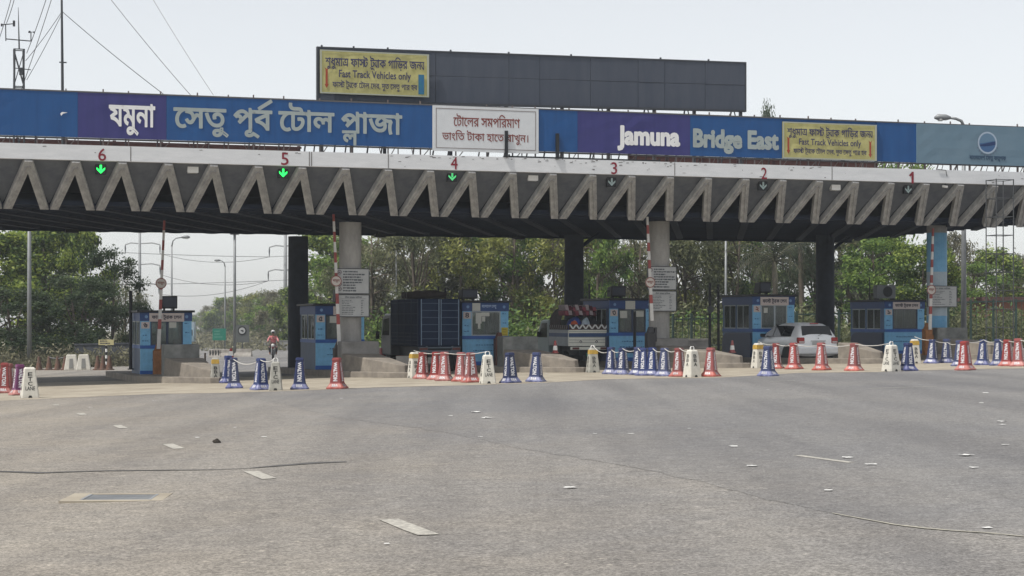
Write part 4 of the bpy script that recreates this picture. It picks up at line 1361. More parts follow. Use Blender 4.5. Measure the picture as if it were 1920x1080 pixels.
cones = [
    (3, 738, 'red', 'red cone at the extreme left edge of the plaza, farther left of two', 12), (12.5, 737, 'red', 'red cone at the left edge, standing beside the faded purple cone', -8),
    (425, 719, 'blue', 'blue cone just right of the yellow topped marker at toll island 6, standing farther back', 25), (437, 729, 'blue', 'blue cone in front of another blue cone at the nose of toll island 6', 8),
    (487, 732, 'blue', 'blue cone touching the left side of the grey ETC marker before booth 5', 32), (560, 731, 'blue', 'lone blue cone on open tan concrete before booth 5, left of the lone red cone', 4),
    (631, 730, 'red', 'lone red cone with bright base before the left front column', -14),
    (791, 711, 'red', 'leftmost red cone of the roped row before the covered truck', -22), (818, 713, 'red', 'second red cone from the left in the roped row before the covered truck', -28), (833, 715, 'red', 'third red cone from the left in the roped row before the covered truck', -18),
    (865, 716, 'red', 'red cone second from the ETC marker in the roped row before the covered truck', -24), (883, 718, 'red', 'red cone right beside the white ETC marker before booth 4', 26),
    (957, 719, 'blue', 'blue cone right of the white ETC marker, left of two lone blue cones', 30), (1005, 717, 'blue', 'blue cone at the nose of toll island 4, right of two lone blue cones', -20),
    (1147, 702, 'blue', 'first blue cone of the row before booth 3, beside the yellow topped marker', -28), (1168, 703, 'blue', 'second blue cone from the left in the row before booth 3', -30),
    (1197, 703.5, 'blue', 'third blue cone from the left in the row before booth 3', -26), (1210, 705, 'blue', 'fourth blue cone from the left in the row before booth 3', -32), (1225, 705, 'blue', 'fifth blue cone from the left in the row before booth 3', -28), (1247, 706, 'blue', 'last blue cone of the row before booth 3, beside a red cone', -25),
    (1275, 707, 'red', 'red cone between the blue row and the cream BBA marker before booth 3', -35), (1334, 707, 'red', 'red cone right of the cream BBA marker before the middle front column', -30),
    (1442, 706, 'blue', 'blue cone standing forward on the asphalt in front of the silver car', -38), (1457, 692, 'red', 'red cone partly hidden behind the forward blue cone by the silver car', -20),
    (1491, 693, 'red', 'red cone in front of the rear wheel of the silver car', -35), (1543, 695, 'red', 'red cone in front of the tailgate of the silver car', -38), (1604, 696, 'red', 'red cone right of the silver car, before the gap to booth 1', -36),
    (1705, 696, 'blue', 'blue cone leaning on the cream marker before booth 1', 22), (1750, 682, 'blue', 'blue cone before the wrapped column, left of two', -30), (1778, 681, 'blue', 'blue cone before the wrapped column, right of two', -35),
    (1803, 687, 'blue', 'blue cone nearly hidden behind a red cone right of the wrapped column', -30), (1813.5, 695, 'red', 'red cone standing forward of the row right of the wrapped column', -42),
    (1846, 685, 'blue', 'blue cone left of two between the forward red cone and the red pair', -30), (1876, 686, 'blue', 'blue cone right of two, beside the red pair at the right edge', -34), (1893, 687, 'red', 'red cone left of the pair at the right edge', -36), (1914, 687.5, 'red', 'red cone last at the right edge', -30),
]
for px, py, c, lab, rz in cones:
    cone(px, py, c, lab, rz, txt='MARCEL' if px == 883 else 'WALTON')
o = cone(31.5, 742, 'red', 'faded purple cone tucked behind the white ETC LANE marker at the left edge', 30)
for ch in o.children:
    ch.data = ch.data.copy()
    if ch.name.startswith('cone_body'):
        ch.data.materials[0] = mat('cone_purple', (0.13, 0.03, 0.10), 0.45, var=0.2)
# small cones standing up on the islands
for s, d, lab in ((1.35, 4.0, 'small red cone with white band on toll island 4 before the pickup wheel'), (9.35, 4.6, 'small red cone on toll island 2 in front of the side of booth 2')):
    pass
def island_cone(px, py, d, lab, h=0.42):
    s, z = face_at(px, py, d)
    o = gthing('small_cone', lab, 'traffic cone', s, d, z)
    MB().lathe([(0.13, 0), (0.13, 0.025), (0.09, 0.03), (0.035, h), (0.02, h + 0.005)], 16).build('cone_body', M_cone['red'], o, smooth=False)
    MB().lathe([(0.083, 0.10), (0.063, 0.25)], 16).build('white_band', M_white, o)
island_cone(1041, 662, 0.9, 'small red cone with a white band standing on the crash block by the pickup')
island_cone(1373, 661, 0.9, 'small red cone with a white band standing on the crash block left of booth 2')
island_cone(433, 673, 1.0, 'small red cone peeping over the blue cones at toll island 6', 0.34)

M_mark_white = mat('marker_cream', (0.50, 0.48, 0.42), 0.8, col2=(0.62, 0.60, 0.54), scale=7, detail=8, bump=0.2, bscale=25)
M_mark_grey = mat('marker_grey', (0.26, 0.26, 0.23), 0.85, col2=(0.40, 0.39, 0.35), scale=6, detail=8, bump=0.2, bscale=25)
M_mark_yel = mat('marker_yellow', (0.42, 0.27, 0.05), 0.8, var=0.2, scale=8)
M_mtext = mat('marker_black', (0.03, 0.03, 0.03), 0.8)
def marker(px, py, wpx, label, words_, yellow=False, grey=False, rz=20, h=0.80, loop=True):
    x, y = ground_at(px, py)
    Z = y
    w1 = wpx / FOC * Z / 2 / 1.12
    y += w1
    o = thing('concrete_marker', label, 'concrete marker', (x, y, gz(x, y) + 0.012), R(rz), 'tapered concrete lane markers')
    mb = MB()
    w2 = w1 * 0.58
    # notch under the near face
    def rg(w, z):
        c = w * 0.14
        return [(-w + c, -w, z), (w - c, -w, z), (w, -w + c, z), (w, w - c, z), (w - c, w, z), (-w + c, w, z), (-w, w - c, z), (-w, -w + c, z)]
    rs = [rg(w1, 0.0), rg(w1 * 0.985, 0.05), rg(lerp(w1, w2, 0.93), h * 0.95), rg(w2 * 0.8, h)]
    for r in rs:
        mb.v += r
    for i in range(3):
        for j in range(8):
            e = (j + 1) % 8
            mb.f.append([i * 8 + j, i * 8 + e, (i + 1) * 8 + e, (i + 1) * 8 + j])
            mb.m.append(0)
    mb.f.append(list(range(24, 32)))
    mb.m.append(0)
    hf = lambda z: lerp(w1, w2, 0.93 * z / (h * 0.95)) + 0.003
    n = len(words_)
    for q in range(4):
        rot = Matrix.Rotation(q * math.pi / 2, 3, 'Z')
        for i, t in enumerate(words_):
            zt = h * (0.84 if not yellow else 0.66) - i * h * 0.155
            zb = zt - h * 0.125
            vs, fs = text_mesh(t, 0.02, 2)
            ax, bx = min(v[0] for v in vs), max(v[0] for v in vs)
            wd = min(0.11, hf(zb) * 0.9) if len(t) == 1 else hf(zb) * 1.15
            out = [rot @ Vector((((a - ax) / (bx - ax) - 0.5) * wd, -hf(lerp(zb, zt, b / 0.7)) - h_, lerp(zb, zt, b / 0.7))) for a, b, h_ in vs]
            mb.add(out, fs, 1)
        mb.add([rot @ Vector(p) for p in ((-0.05, -w1 - 0.002, 0.002), (0.05, -w1 - 0.002, 0.002), (0.03, -w1 * 0.99 - 0.002, 0.06), (-0.03, -w1 * 0.99 - 0.002, 0.06))], [(0, 1, 2, 3)], 1)
    mb.build('body', [M_mark_grey if grey else M_mark_white, M_mtext], o)
    if yellow:
        mb = MB()
        z0, z1 = h * 0.76, h * 0.93
        a, b = hf(z0) + 0.003, hf(z1) + 0.003
        mb.hexa([(-a, -a, z0), (a, -a, z0), (a, a, z0), (-a, a, z0), (-b, -b, z1), (b, -b, z1), (b, b, z1), (-b, b, z1)])
        mb.build('yellow_band', M_mark_yel, o)
    if loop:
        MB().tube([(-0.06, 0, h - 0.01), (-0.06, 0, h + 0.06), (-0.03, 0, h + 0.09), (0.03, 0, h + 0.09), (0.06, 0, h + 0.06), (0.06, 0, h - 0.01)], 0.016, 6).build('lifting_loop', M_white, o)
    return x, y, h
ETC, BBA = ['E', 'T', 'C', 'LANE'], ['B', 'B', 'A']
marker(51, 747, 37, 'white concrete marker lettered ETC LANE beside the red cones at the left edge', ETC, rz=20, h=0.76, loop=False)
m_a = marker(402, 719, 22, 'yellow topped concrete marker at the nose of toll island 6', BBA, True, True, 14, 0.78, False)
m_b = marker(515, 733, 29, 'dirty grey concrete marker between blue cones before booth 5', ETC, False, True, 6, 0.74)
m_c = marker(776, 709, 24, 'yellow topped concrete marker at the left end of the red cone row', BBA, True, False, 28, 0.80, False)
m_d = marker(914, 720, 31, 'white ETC marker at the right end of the red cone row before booth 4', ETC, False, False, 12, 0.77)
m_e = marker(1112, 699, 25, 'yellow topped concrete marker at the nose of toll island 4, behind the pickup', BBA, True, True, 14, 0.78)
m_f = marker(1299, 708, 30, 'cream concrete marker lettered BBA between two red cones before the middle column', BBA, False, False, 30, 0.76)
m_g = marker(1423, 691, 24, 'yellow topped concrete marker beside the front of the silver car', BBA, True, False, 26, 0.82, False)
m_h = marker(1674, 697, 31, 'cream concrete marker with faded lettering between red and blue cones before booth 1', ETC, False, False, 32, 0.76)
m_i = marker(1717, 682, 22, 'yellow topped concrete marker behind the cream one before booth 1', BBA, True, False, 10, 0.82, False)
M_rope = mat('pale_rope', (0.50, 0.49, 0.46), 0.8, var=0.1)
def rope(stops, label, sag=0.10, r=0.012):
    pts = []
    for (x0, y0, h0), (x1, y1, h1) in zip(stops[:-1], stops[1:]):
        p, q = Vector((x0, y0, gz(x0, y0) + h0)), Vector((x1, y1, gz(x1, y1) + h1))
        L_ = (q - p).length
        for i in range(8):
            t = i / 8
            v = p.lerp(q, t)
            v.z -= 4 * t * (1 - t) * sag * min(1.0, L_ / 1.5)
            pts.append(v)
    pts.append(q)
    tag(MB().tube(pts, r, 5).build('barrier_rope', M_rope), label, 'rope', 'pale ropes strung over the cones')
def ctop(px, py, dz=0.0):
    x, y = ground_at(px, py)
    return x, y + 0.22 - 0.11, 0.80 + dz
rope([(m_c[0], m_c[1] - .1, 0.86), ctop(833, 715, 0.02), (m_d[0], m_d[1] - .05, 0.87)], 'pale rope over the red cone row before the covered truck', 0.06)
rope([ctop(437, 729), ctop(487, 732), (m_b[0], m_b[1], 0.84)], 'pale rope sagging between blue cones before booth 5', 0.13)
rope([(m_e[0], m_e[1], 0.88), ctop(1147, 702, -0.04), ctop(1168, 703), ctop(1197, 703.5), ctop(1225, 705), ctop(1247, 706), ctop(1275, 707, 0.02), (m_f[0], m_f[1], 0.80)], 'pale rope looping over the blue cone row before booth 3', 0.16)
rope([(m_g[0], m_g[1] - .1, 0.88), ctop(1457, 692), ctop(1491, 693), ctop(1543, 695), ctop(1604, 696), (m_h[0], m_h[1], 0.83)], 'pale rope over the red cones behind the silver car', 0.07)
rope([(m_i[0], m_i[1], 0.92), ctop(1750, 682), ctop(1778, 681, -0.1), ctop(1803, 687), ctop(1846, 685), ctop(1876, 686), ctop(1893, 687, -0.03), ctop(1914, 687.5, 0.0), ctop(1960, 687.5)], 'pale rope over the blue and red cones at the right edge', 0.10)

# ---------------------------------------------------------------- vehicles
M_tyre = M_black
M_rim = mat('wheel_rim', (0.30, 0.31, 0.32), 0.35, metal=0.7, var=0.1)
def wheel(parent, x, y, r, wd, side, rimr=0.62, m=None):
    o = MB()
    o.lathe([(r * 0.80, -wd / 2), (r * 0.96, -wd / 2), (r, -wd * 0.36), (r, wd * 0.36), (r * 0.96, wd / 2), (r * 0.80, wd / 2)], 26)
    t = o.build('wheel', M_tyre, parent, loc=(x, y, r), rot=(0, R(90), 0), smooth=False)
    q = MB()
    q.lathe([(r * rimr * 1.28, -wd * 0.40), (r * rimr * 1.28, wd * 0.40)], 20, m=1)
    z = (wd * 0.42) * (1 if side > 0 else -1)
    for i in range(7):
        a = 2 * math.pi * i / 7
        ca, sa = math.cos(a), math.sin(a)
        pts = []
        for rr, hw in ((0.05 * r, 0.05 * r), (r * rimr * 1.26, 0.09 * r)):
            for sg_ in (-1, 1):
                pts.append((rr * ca - sg_ * hw * sa, rr * sa + sg_ * hw * ca))
        p0, p1, p3, p2 = pts
        lo, hi = sorted((z, z * 1.10))
        q.hexa([(*p0, lo), (*p2, lo), (*p3, lo), (*p1, lo), (*p0, hi), (*p2, hi), (*p3, hi), (*p1, hi)], 0)
    q.build('rim', [m or M_rim, M_dark], t)
    return t
def body_loft(stations, bands):
    """stations: (y, [(half width, z) from the sill up to the roof centre]); bands: material of each strip between profile points."""
    mb = MB()
    n = len(stations[0][1])
    for y, prof in stations:
        for hw, z in prof:
            mb.v.append((-hw, y, z))
        for hw, z in reversed(prof):
            mb.v.append((hw, y, z))
    m = 2 * n
    for i in range(len(stations) - 1):
        for j in range(m):
            e = (j + 1) % m
            jj = j if j < n else m - 1 - j
            band = min(j, m - 2 - j) if j < m - 1 else -1
            mb.f.append([i * m + j, (i + 1) * m + j, (i + 1) * m + e, i * m + e])
            mb.m.append(bands.get((i, band), 0))
    mb.f.append(list(range(m)))
    mb.m.append(0)
    k = (len(stations) - 1) * m
    mb.f.append([k + j for j in range(m - 1, -1, -1)])
    mb.m.append(0)
    return mb

# silver hatchback wagon waiting at lane 2
s_car = face_at(1534, 660, 2.3)[0]
M_carpaint = mat('silver_car_paint', (0.84, 0.85, 0.86), 0.22, metal=0.1, spec=0.6, var=0.03, scale=2)
car = gthing('parked_car', 'silver estate car with red tail lamps stopped at the booth 2 lane', 'car', s_car, 2.3, gsd(s_car, 4.0) + 0.012)
P = lambda w, zb, zs, zbelt, wt, zt: [(w - 0.12, zb), (w - 0.02, zb + 0.10), (w, zs), (w - 0.03, zbelt), (wt + 0.02, zt - 0.10), (wt - 0.12, zt - 0.015), (wt * 0.45, zt)]
st = [
    (0.00, P(0.74, 0.30, 0.52, 0.80, 0.70, 0.96)),
    (0.06, P(0.82, 0.24, 0.56, 0.92, 0.70, 1.02)),
    (0.16, P(0.835, 0.22, 0.58, 0.95, 0.66, 1.20)),
    (0.34, P(0.845, 0.22, 0.60, 0.955, 0.60, 1.44)),
    (0.70, P(0.85, 0.22, 0.60, 0.95, 0.59, 1.475)),
    (1.60, P(0.85, 0.20, 0.60, 0.93, 0.60, 1.485)),
    (2.30, P(0.85, 0.20, 0.60, 0.91, 0.58, 1.455)),
    (3.10, P(0.845, 0.20, 0.60, 0.89, 0.70, 1.00)),
    (3.70, P(0.83, 0.20, 0.58, 0.80, 0.72, 0.88)),
    (4.15, P(0.76, 0.22, 0.52, 0.68, 0.66, 0.74)),
    (4.30, P(0.62, 0.28, 0.48, 0.58, 0.55, 0.62)),
]
cb = body_loft(st, {}).build('body', M_carpaint, car, smooth=True)
sm = cb.modifiers.new('sub', 'SUBSURF')
sm.levels = sm.render_levels = 1
# glazing set just proud of the shell
def side_pane(y0, y1, x0b, x1b, x0t, x1t, zb0, zb1, zt0, zt1, name):
    for sgn in (-1, 1):
        mb = MB()
        mb.add([(sgn * x0b, y0, zb0), (sgn * x1b, y1, zb1), (sgn * x1t, y1, zt1), (sgn * x0t, y0, zt0), (sgn * (x0b - 0.03), y0, zb0), (sgn * (x1b - 0.03), y1, zb1), (sgn * (x1t - 0.03), y1, zt1), (sgn * (x0t - 0.03), y0, zt0)], [(0, 1, 2, 3), (7, 6, 5, 4), (0, 4, 5, 1), (1, 5, 6, 2), (2, 6, 7, 3), (3, 7, 4, 0)])
        mb.build(name, M_darkglass, car)
side_pane(0.62, 1.28, 0.815, 0.82, 0.655, 0.645, 0.975, 0.965, 1.34, 1.365, 'side_window')
side_pane(1.34, 2.02, 0.82, 0.825, 0.645, 0.655, 0.965, 0.95, 1.365, 1.355, 'side_window')
side_pane(2.08, 2.95, 0.825, 0.815, 0.655, 0.80, 0.95, 0.935, 1.345, 0.99, 'side_window')
MB().hexa([(-0.61, 0.055, 1.00), (0.61, 0.055, 1.00), (0.61, 0.16, 0.99), (-0.61, 0.16, 0.99), (-0.54, 0.20, 1.36), (0.54, 0.20, 1.36), (0.54, 0.32, 1.36), (-0.54, 0.32, 1.36)]).build('rear_window', M_darkglass, car, bevel=0.02)
MB().hexa([(-0.50, 2.46, 1.40), (0.50, 2.46, 1.40), (0.50, 2.40, 1.36), (-0.50, 2.40, 1.36), (-0.58, 3.14, 1.02), (0.58, 3.14, 1.02), (0.58, 3.0, 1.0), (-0.58, 3.0, 1.0)]).build('windscreen', M_darkglass, car)
for sgn in (-1, 1):
    mb = MB()
    xs_ = sorted((sgn * 0.54, sgn * 0.80))
    mb.box(xs_[0], xs_[1], -0.012, 0.16, 0.72, 0.94)
    lamp = mb.build('tail_lamp', mat('tail_lamp_red', (0.32, 0.012, 0.012), 0.2, spec=0.6), car, bevel=0.03)
    MB().box(xs_[0] + 0.03, xs_[1] - 0.03, -0.018, -0.01, 0.745, 0.80).build('clear_lens', mat('lamp_clear', (0.55, 0.50, 0.48), 0.2), lamp)
    MB().box(min(sgn * 0.86, sgn * 1.02), max(sgn * 0.86, sgn * 1.02), 2.60, 2.74, 0.93, 1.06).build('wing_mirror', M_dark, car, bevel=0.03)
    for y in (0.85, 3.40):
        wheel(car, sgn * 0.74, y, 0.30, 0.19, sgn)
        n = 14
        mb = MB()
        mb.prism_x([(y + 0.36 * math.cos(math.pi * i / n), 0.30 + 0.36 * math.sin(math.pi * i / n)) for i in range(n + 1)] + [(y - 0.36, 0.14), (y + 0.36, 0.14)], sgn * 0.835 - 0.02, sgn * 0.835 + 0.02)
        mb.build('wheel_arch', M_dark, car)
MB().hexa([(-0.80, -0.07, 0.33), (0.80, -0.07, 0.33), (0.82, 0.12, 0.30), (-0.82, 0.12, 0.30), (-0.80, -0.09, 0.60), (0.80, -0.09, 0.60), (0.83, 0.12, 0.62), (-0.83, 0.12, 0.62)]).build('rear_bumper', M_carpaint, car, bevel=0.05)
MB().box(-0.24, 0.24, -0.03, 0.0, 0.66, 0.78).build('number_plate', mat('plate_pale', (0.42, 0.43, 0.42), 0.5), car)
MB().box(-0.30, 0.30, -0.025, 0.01, 0.80, 0.83).build('boot_handle', mat('chrome_trim', (0.5, 0.5, 0.5), 0.25, metal=0.8), car, bevel=0.008)
MB().box(-0.16, 0.16, 0.30, 0.36, 1.43, 1.46).build('brake_light', mat('tail_lamp_red', (0.32, 0.012, 0.012)), car)
mb = MB()
mb.add([(0, -0.022, 0.93), (0.03, -0.022, 0.89), (-0.03, -0.022, 0.89)], [(0, 2, 1)])
mb.tube([(0.0, -0.0, 1.0), (0.28, 0.075, 1.10)], 0.008, 5)
mb.build('wiper', M_dark, car)

# covered navy truck at lane 5
sa, _ = face_at(785, 600, 4.9)
sb_, _ = face_at(864, 600, 4.9)
s_tr = (sa + sb_) / 2
TW = (sb_ - sa) / 2
tr = gthing('covered_truck', 'dark navy covered truck with barred rear doors stopped beside booth 4', 'truck', s_tr, 4.9, gsd(s_tr, 7.5) + 0.01)
M_trk = mat('truck_navy', (0.010, 0.020, 0.048), 0.85, col2=(0.016, 0.030, 0.066), scale=2, spec=0.1)
M_trkbar = mat('truck_bar', (0.20, 0.28, 0.38), 0.45, var=0.2)
MB().box(-TW, TW, 0.04, 4.1, 0.92, 2.635).build('cargo_box', M_trk, tr, bevel=0.05)
mb = MB()
for i in range(4):
    z = 1.0 + i * 0.13
    mb.box(-TW - 0.012, -TW - 0.001, 0.1, 4.0, z, z + 0.025)
for y in (0.08, 1.0, 2.0, 3.0, 4.0):
    mb.box(-TW - 0.02, -TW - 0.0005, y - 0.03, y + 0.03, 0.95, 2.60)
for z in (1.7, 2.1, 2.5):
    mb.box(-TW - 0.015, -TW - 0.001, 0.1, 4.0, z - 0.01, z + 0.015)
mb.build('side_rail', mat('truck_side_rail', (0.03, 0.045, 0.075), 0.7, spec=0.1), tr)
for sgn in (-1, 1):
    x0, x1 = (-TW + 0.05, -0.02) if sgn < 0 else (0.02, TW - 0.05)
    dm = MB().box(x0, x1, 0.0, 0.038, 0.99, 2.60).build('rear_door', M_trk, tr)
    mb = MB()
    for i in range(6):
        z = 1.2 + i * 0.25
        mb.box(x0 + 0.04, x1 - 0.04, -0.012, -0.001, z, z + 0.03)
    mb.build('door_rib', mat('truck_rib', (0.05, 0.08, 0.13), 0.6), dm)
    mb = MB()
    for x in ((x0 + 0.04, x1 - 0.02) if sgn < 0 else (x0 + 0.02, x1 - 0.04)):
        mb.tube([(x, -0.03, 0.98), (x, -0.03, 2.61)], 0.018, 6)
    mb.build('lock_bar', M_trkbar, dm)
MB().box(-TW, TW, -0.02, 0.1, 0.87, 0.918).build('rear_sill', mat('sill_steel', (0.10, 0.13, 0.16), 0.5, var=0.2), tr)
MB().box(-TW + 0.05, TW - 0.05, -0.1, 0.0, 0.70, 0.80).box(-0.5, -0.44, 0, 0.3, 0.72, 0.95).box(0.44, 0.5, 0, 0.3, 0.72, 0.95).build('rear_bumper', mat('sill_steel', (0.10, 0.13, 0.16)), tr)
for sgn in (-1, 1):
    MB().box(min(sgn * 0.46, sgn * 0.74), max(sgn * 0.46, sgn * 0.74), -0.05, 0.02, 0.81, 0.895).build('tail_lamp', mat('dull_lamp', (0.12, 0.03, 0.025), 0.3), tr)
    wheel(tr, sgn * (TW - 0.16), 1.1, 0.38, 0.26, sgn)
    wheel(tr, sgn * (TW - 0.16), 4.7, 0.38, 0.22, sgn)
MB().box(-0.4, 0.4, 0.1, 5.2, 0.55, 0.94).build('chassis', M_dark, tr)
mb = MB()
mb.prism_x([(4.2, 0.55), (5.75, 0.55), (5.80, 1.15), (5.55, 1.95), (5.2, 2.12), (4.2, 2.12)], -TW + 0.03, TW - 0.03)
mb.build('cab', mat('cab_grey', (0.09, 0.095, 0.11), 0.4, var=0.15), tr, bevel=0.06)
for sgn in (-1, 1):
    x = sgn * (TW - 0.03)
    MB().prism_x([(4.45, 1.30), (5.55, 1.30), (5.36, 1.90), (4.45, 1.95)], x - 0.008, x + 0.008).build('cab_window', M_darkglass, tr)
    mr = MB().tube([(x, 5.5, 1.9), (x + sgn * 0.16, 5.6, 1.95), (x + sgn * 0.18, 5.6, 1.3), (x + sgn * 0.02, 5.55, 1.2)], 0.018, 5).build('mirror_arm', M_dark, tr)
    MB().box(x + sgn * 0.18 - 0.07, x + sgn * 0.18 + 0.07, 5.55, 5.6, 1.15, 1.45).build('mirror_glass', M_darkglass, mr)
MB().box(-TW, TW, 5.55, 5.85, 0.5, 0.8).build('front_bumper', M_red, tr)
roll = gthing('tarpaulin_roll', 'dark brown rolled tarpaulin lying on the roof of the covered truck', 'tarpaulin', s_tr - 0.1, 6.8, gsd(s_tr, 7.5) + 2.645)
mb = MB()
rnd = random.Random(5)
for k in range(3):
    mb.tube([(-0.72 + 0.05 * k, k * 0.55 - 0.4, 0.14), (-0.2, k * 0.55 - 0.42 + rnd.uniform(-.05, .05), 0.15), (0.3, k * 0.55 - 0.4, 0.15 + rnd.uniform(0, .05)), (0.75, k * 0.55 - 0.36, 0.13)], [0.12, 0.155, 0.15, 0.11], 10)
mb.build('rolled_cloth', mat('brown_tarpaulin', (0.035, 0.026, 0.024), 0.9, var=0.35, scale=5), roll, smooth=True)

# white open pickup with a covered load at lane 4
sa, _ = face_at(1066, 640, 6.0)
sb_, _ = face_at(1142, 640, 6.0)
s_pk, PW = (sa + sb_) / 2, (sb_ - sa) / 2
pk = gthing('pickup_truck', 'white small pickup with blue striped tailgate stopped beside booth 3', 'pickup truck', s_pk, 6.0, gsd(s_pk, 8.0) + 0.012)
M_pkw = mat('pickup_cream', (0.80, 0.79, 0.70), 0.45, var=0.08)
M_pkside = mat('pickup_side_grey', (0.40, 0.43, 0.45), 0.5, var=0.12)
M_pkb = mat('pickup_blue', (0.03, 0.075, 0.19), 0.5, var=0.1)
tg = MB().box(-PW, PW, 0.0, 0.05, 0.80, 1.40).build('tailgate', M_pkw, pk, bevel=0.008)
MB().box(-PW + 0.01, PW - 0.01, -0.008, -0.0005, 1.14, 1.28).build('blue_stripe', M_pkb, tg)
mb = MB()
for z in (1.335, 1.12, 1.02, 0.92):
    mb.box(-PW + 0.02, PW - 0.02, -0.015, -0.0005, z, z + 0.018)
mb.build('pressed_rib', mat('rib_shade', (0.34, 0.34, 0.31), 0.5), tg)
for x in (-0.32, 0.30):
    mb = MB()
    n = 8
    mb.add([(x, -0.012, 0.90), (x + 0.06, -0.012, 0.96), (x, -0.012, 1.02), (x - 0.06, -0.012, 0.96), (x, -0.012, 0.93), (x + 0.03, -0.012, 0.96), (x, -0.012, 0.99), (x - 0.03, -0.012, 0.96)], [(0, 1, 5, 4), (1, 2, 6, 5), (2, 3, 7, 6), (3, 0, 4, 7)])
    mb.build('diamond_mark', M_text, tg)
for sgn in (-1, 1):
    x = sgn * PW
    sd_ = MB().box(min(x, x - sgn * 0.05), max(x, x - sgn * 0.05), 0.051, 2.25, 0.80, 1.40).build('bed_side', M_pkside, pk, bevel=0.008)
    MB().box(min(x, x + sgn * 0.008) , max(x, x + sgn * 0.008), 0.08, 2.22, 1.14, 1.28).build('side_stripe', M_pkb, sd_)
    mb = MB()
    for z in (1.335, 1.05, 0.95, 0.85):
        mb.box(min(x, x + sgn * 0.02), max(x, x + sgn * 0.02), 0.08, 2.22, z, z + 0.025)
    mb.build('pressed_rib', M_pkside, sd_)
MB().box(-PW + 0.05, PW - 0.05, 0.05, 2.25, 0.78, 0.84).build('bed_floor', M_dark, pk)
# painted zigzag boards above tailgate and sides
mb = MB()
nz_ = 6
mb.box(-PW + 0.02, PW - 0.02, 0.0, 0.03, 1.41, 1.60, 0)
for i in range(nz_):
    x = lerp(-PW + 0.05, PW - 0.05, i / nz_)
    wz = (2 * PW - 0.1) / nz_
    for a, b in (((x, 1.60), (x + wz / 2, 1.43)), ((x + wz / 2, 1.43), (x + wz, 1.60))):
        dx = 0.035
        mb.add([(a[0] - dx, -0.005, a[1]), (a[0] + dx, -0.005, a[1]), (b[0] + dx, -0.005, b[1]), (b[0] - dx, -0.005, b[1])], [(0, 1, 2, 3)], 1)
for i in range(9):
    y = 0.1 + i * 0.235
    mb.box(-PW, -PW + 0.02, y, y + 0.2, 1.41, 1.58, 0)
    mb.add([(-PW - 0.004, y, 1.58), (-PW - 0.004, y + 0.07, 1.58), (-PW - 0.004, y + 0.19, 1.42), (-PW - 0.004, y + 0.12, 1.42)], [(0, 1, 2, 3)], 2)
mb.build('zigzag_board', [mat('zigzag_brown', (0.055, 0.035, 0.03), 0.7), M_white, mat('zigzag_pale', (0.25, 0.23, 0.22), 0.7)], pk)
MB().box(-PW + 0.05, PW - 0.05, -0.10, -0.02, 0.66, 0.77).build('rear_bumper', M_pkw, pk, bevel=0.015)
for sgn in (-1, 1):
    MB().box(min(sgn * 0.42, sgn * 0.68), max(sgn * 0.42, sgn * 0.68), -0.115, -0.1, 0.68, 0.755).build('tail_lamp', mat('dull_lamp', (0.12, 0.03, 0.025)), pk)
    wheel(pk, sgn * (PW - 0.12), 0.75, 0.31, 0.18, sgn)
    wheel(pk, sgn * (PW - 0.12), 3.05, 0.31, 0.18, sgn)
MB().box(-0.35, 0.35, 0.05, 3.4, 0.45, 0.77).build('chassis', M_dark, pk)
MB().box(-0.15, 0.18, -0.13, -0.105, 0.42, 0.55).build('number_plate', mat('green_plate', (0.03, 0.20, 0.17), 0.5), pk)
mb = MB()
mb.prism_x([(2.32, 0.5), (3.75, 0.5), (3.85, 1.05), (3.30, 1.72), (3.05, 1.78), (2.32, 1.78)], -PW + 0.02, PW - 0.02)
mb.build('cab', mat('pickup_cab_pale', (0.30, 0.38, 0.38), 0.4, var=0.06), pk, bevel=0.05)
for sgn in (-1, 1):
    x = sgn * (PW - 0.02)
    MB().prism_x([(2.5, 1.10), (3.5, 1.10), (3.15, 1.64), (2.5, 1.66)], x - 0.008, x + 0.008).build('cab_window', M_darkglass, pk)
    MB().box(x + sgn * 0.02 - 0.07, x + sgn * 0.02 + 0.07 + 0.0, 3.42, 3.47, 1.12, 1.32).build('wing_mirror', M_dark, pk)
# the hoop and dark cloth over the front of the bed
mb = MB()
n = 12
outer = [(-(PW - 0.04) * math.cos(math.pi * i / n), 1.42 + 0.88 * math.sin(math.pi * i / n) ** 0.6) for i in range(n + 1)]
inner = [(x * 0.93, 1.42 + (z - 1.42) * 0.95) for x, z in outer]
for y0, y1 in ((1.15, 2.28),):
    k = len(mb.v)
    for ring_ in (outer, inner):
        for y in (y0, y1):
            mb.v += [(x, y, z) for x, z in ring_]
    m_ = n + 1
    for i in range(n):
        for a, b, c, d in ((0, 0, 1, 1),):
            mb.f.append([k + i, k + i + 1, k + m_ + i + 1, k + m_ + i])
            mb.f.append([k + 2 * m_ + i + 1, k + 2 * m_ + i, k + 3 * m_ + i, k + 3 * m_ + i + 1])
            mb.f.append([k + i + 1, k + i, k + 2 * m_ + i, k + 2 * m_ + i + 1])
            mb.f.append([k + m_ + i, k + m_ + i + 1, k + 3 * m_ + i + 1, k + 3 * m_ + i])
            mb.m += [0] * 4
mb.build('hood_cover', mat('hood_canvas', (0.055, 0.040, 0.036), 0.85, var=0.3, scale=4), pk)
zk = gsd(s_pk, 8.0) + 0.012
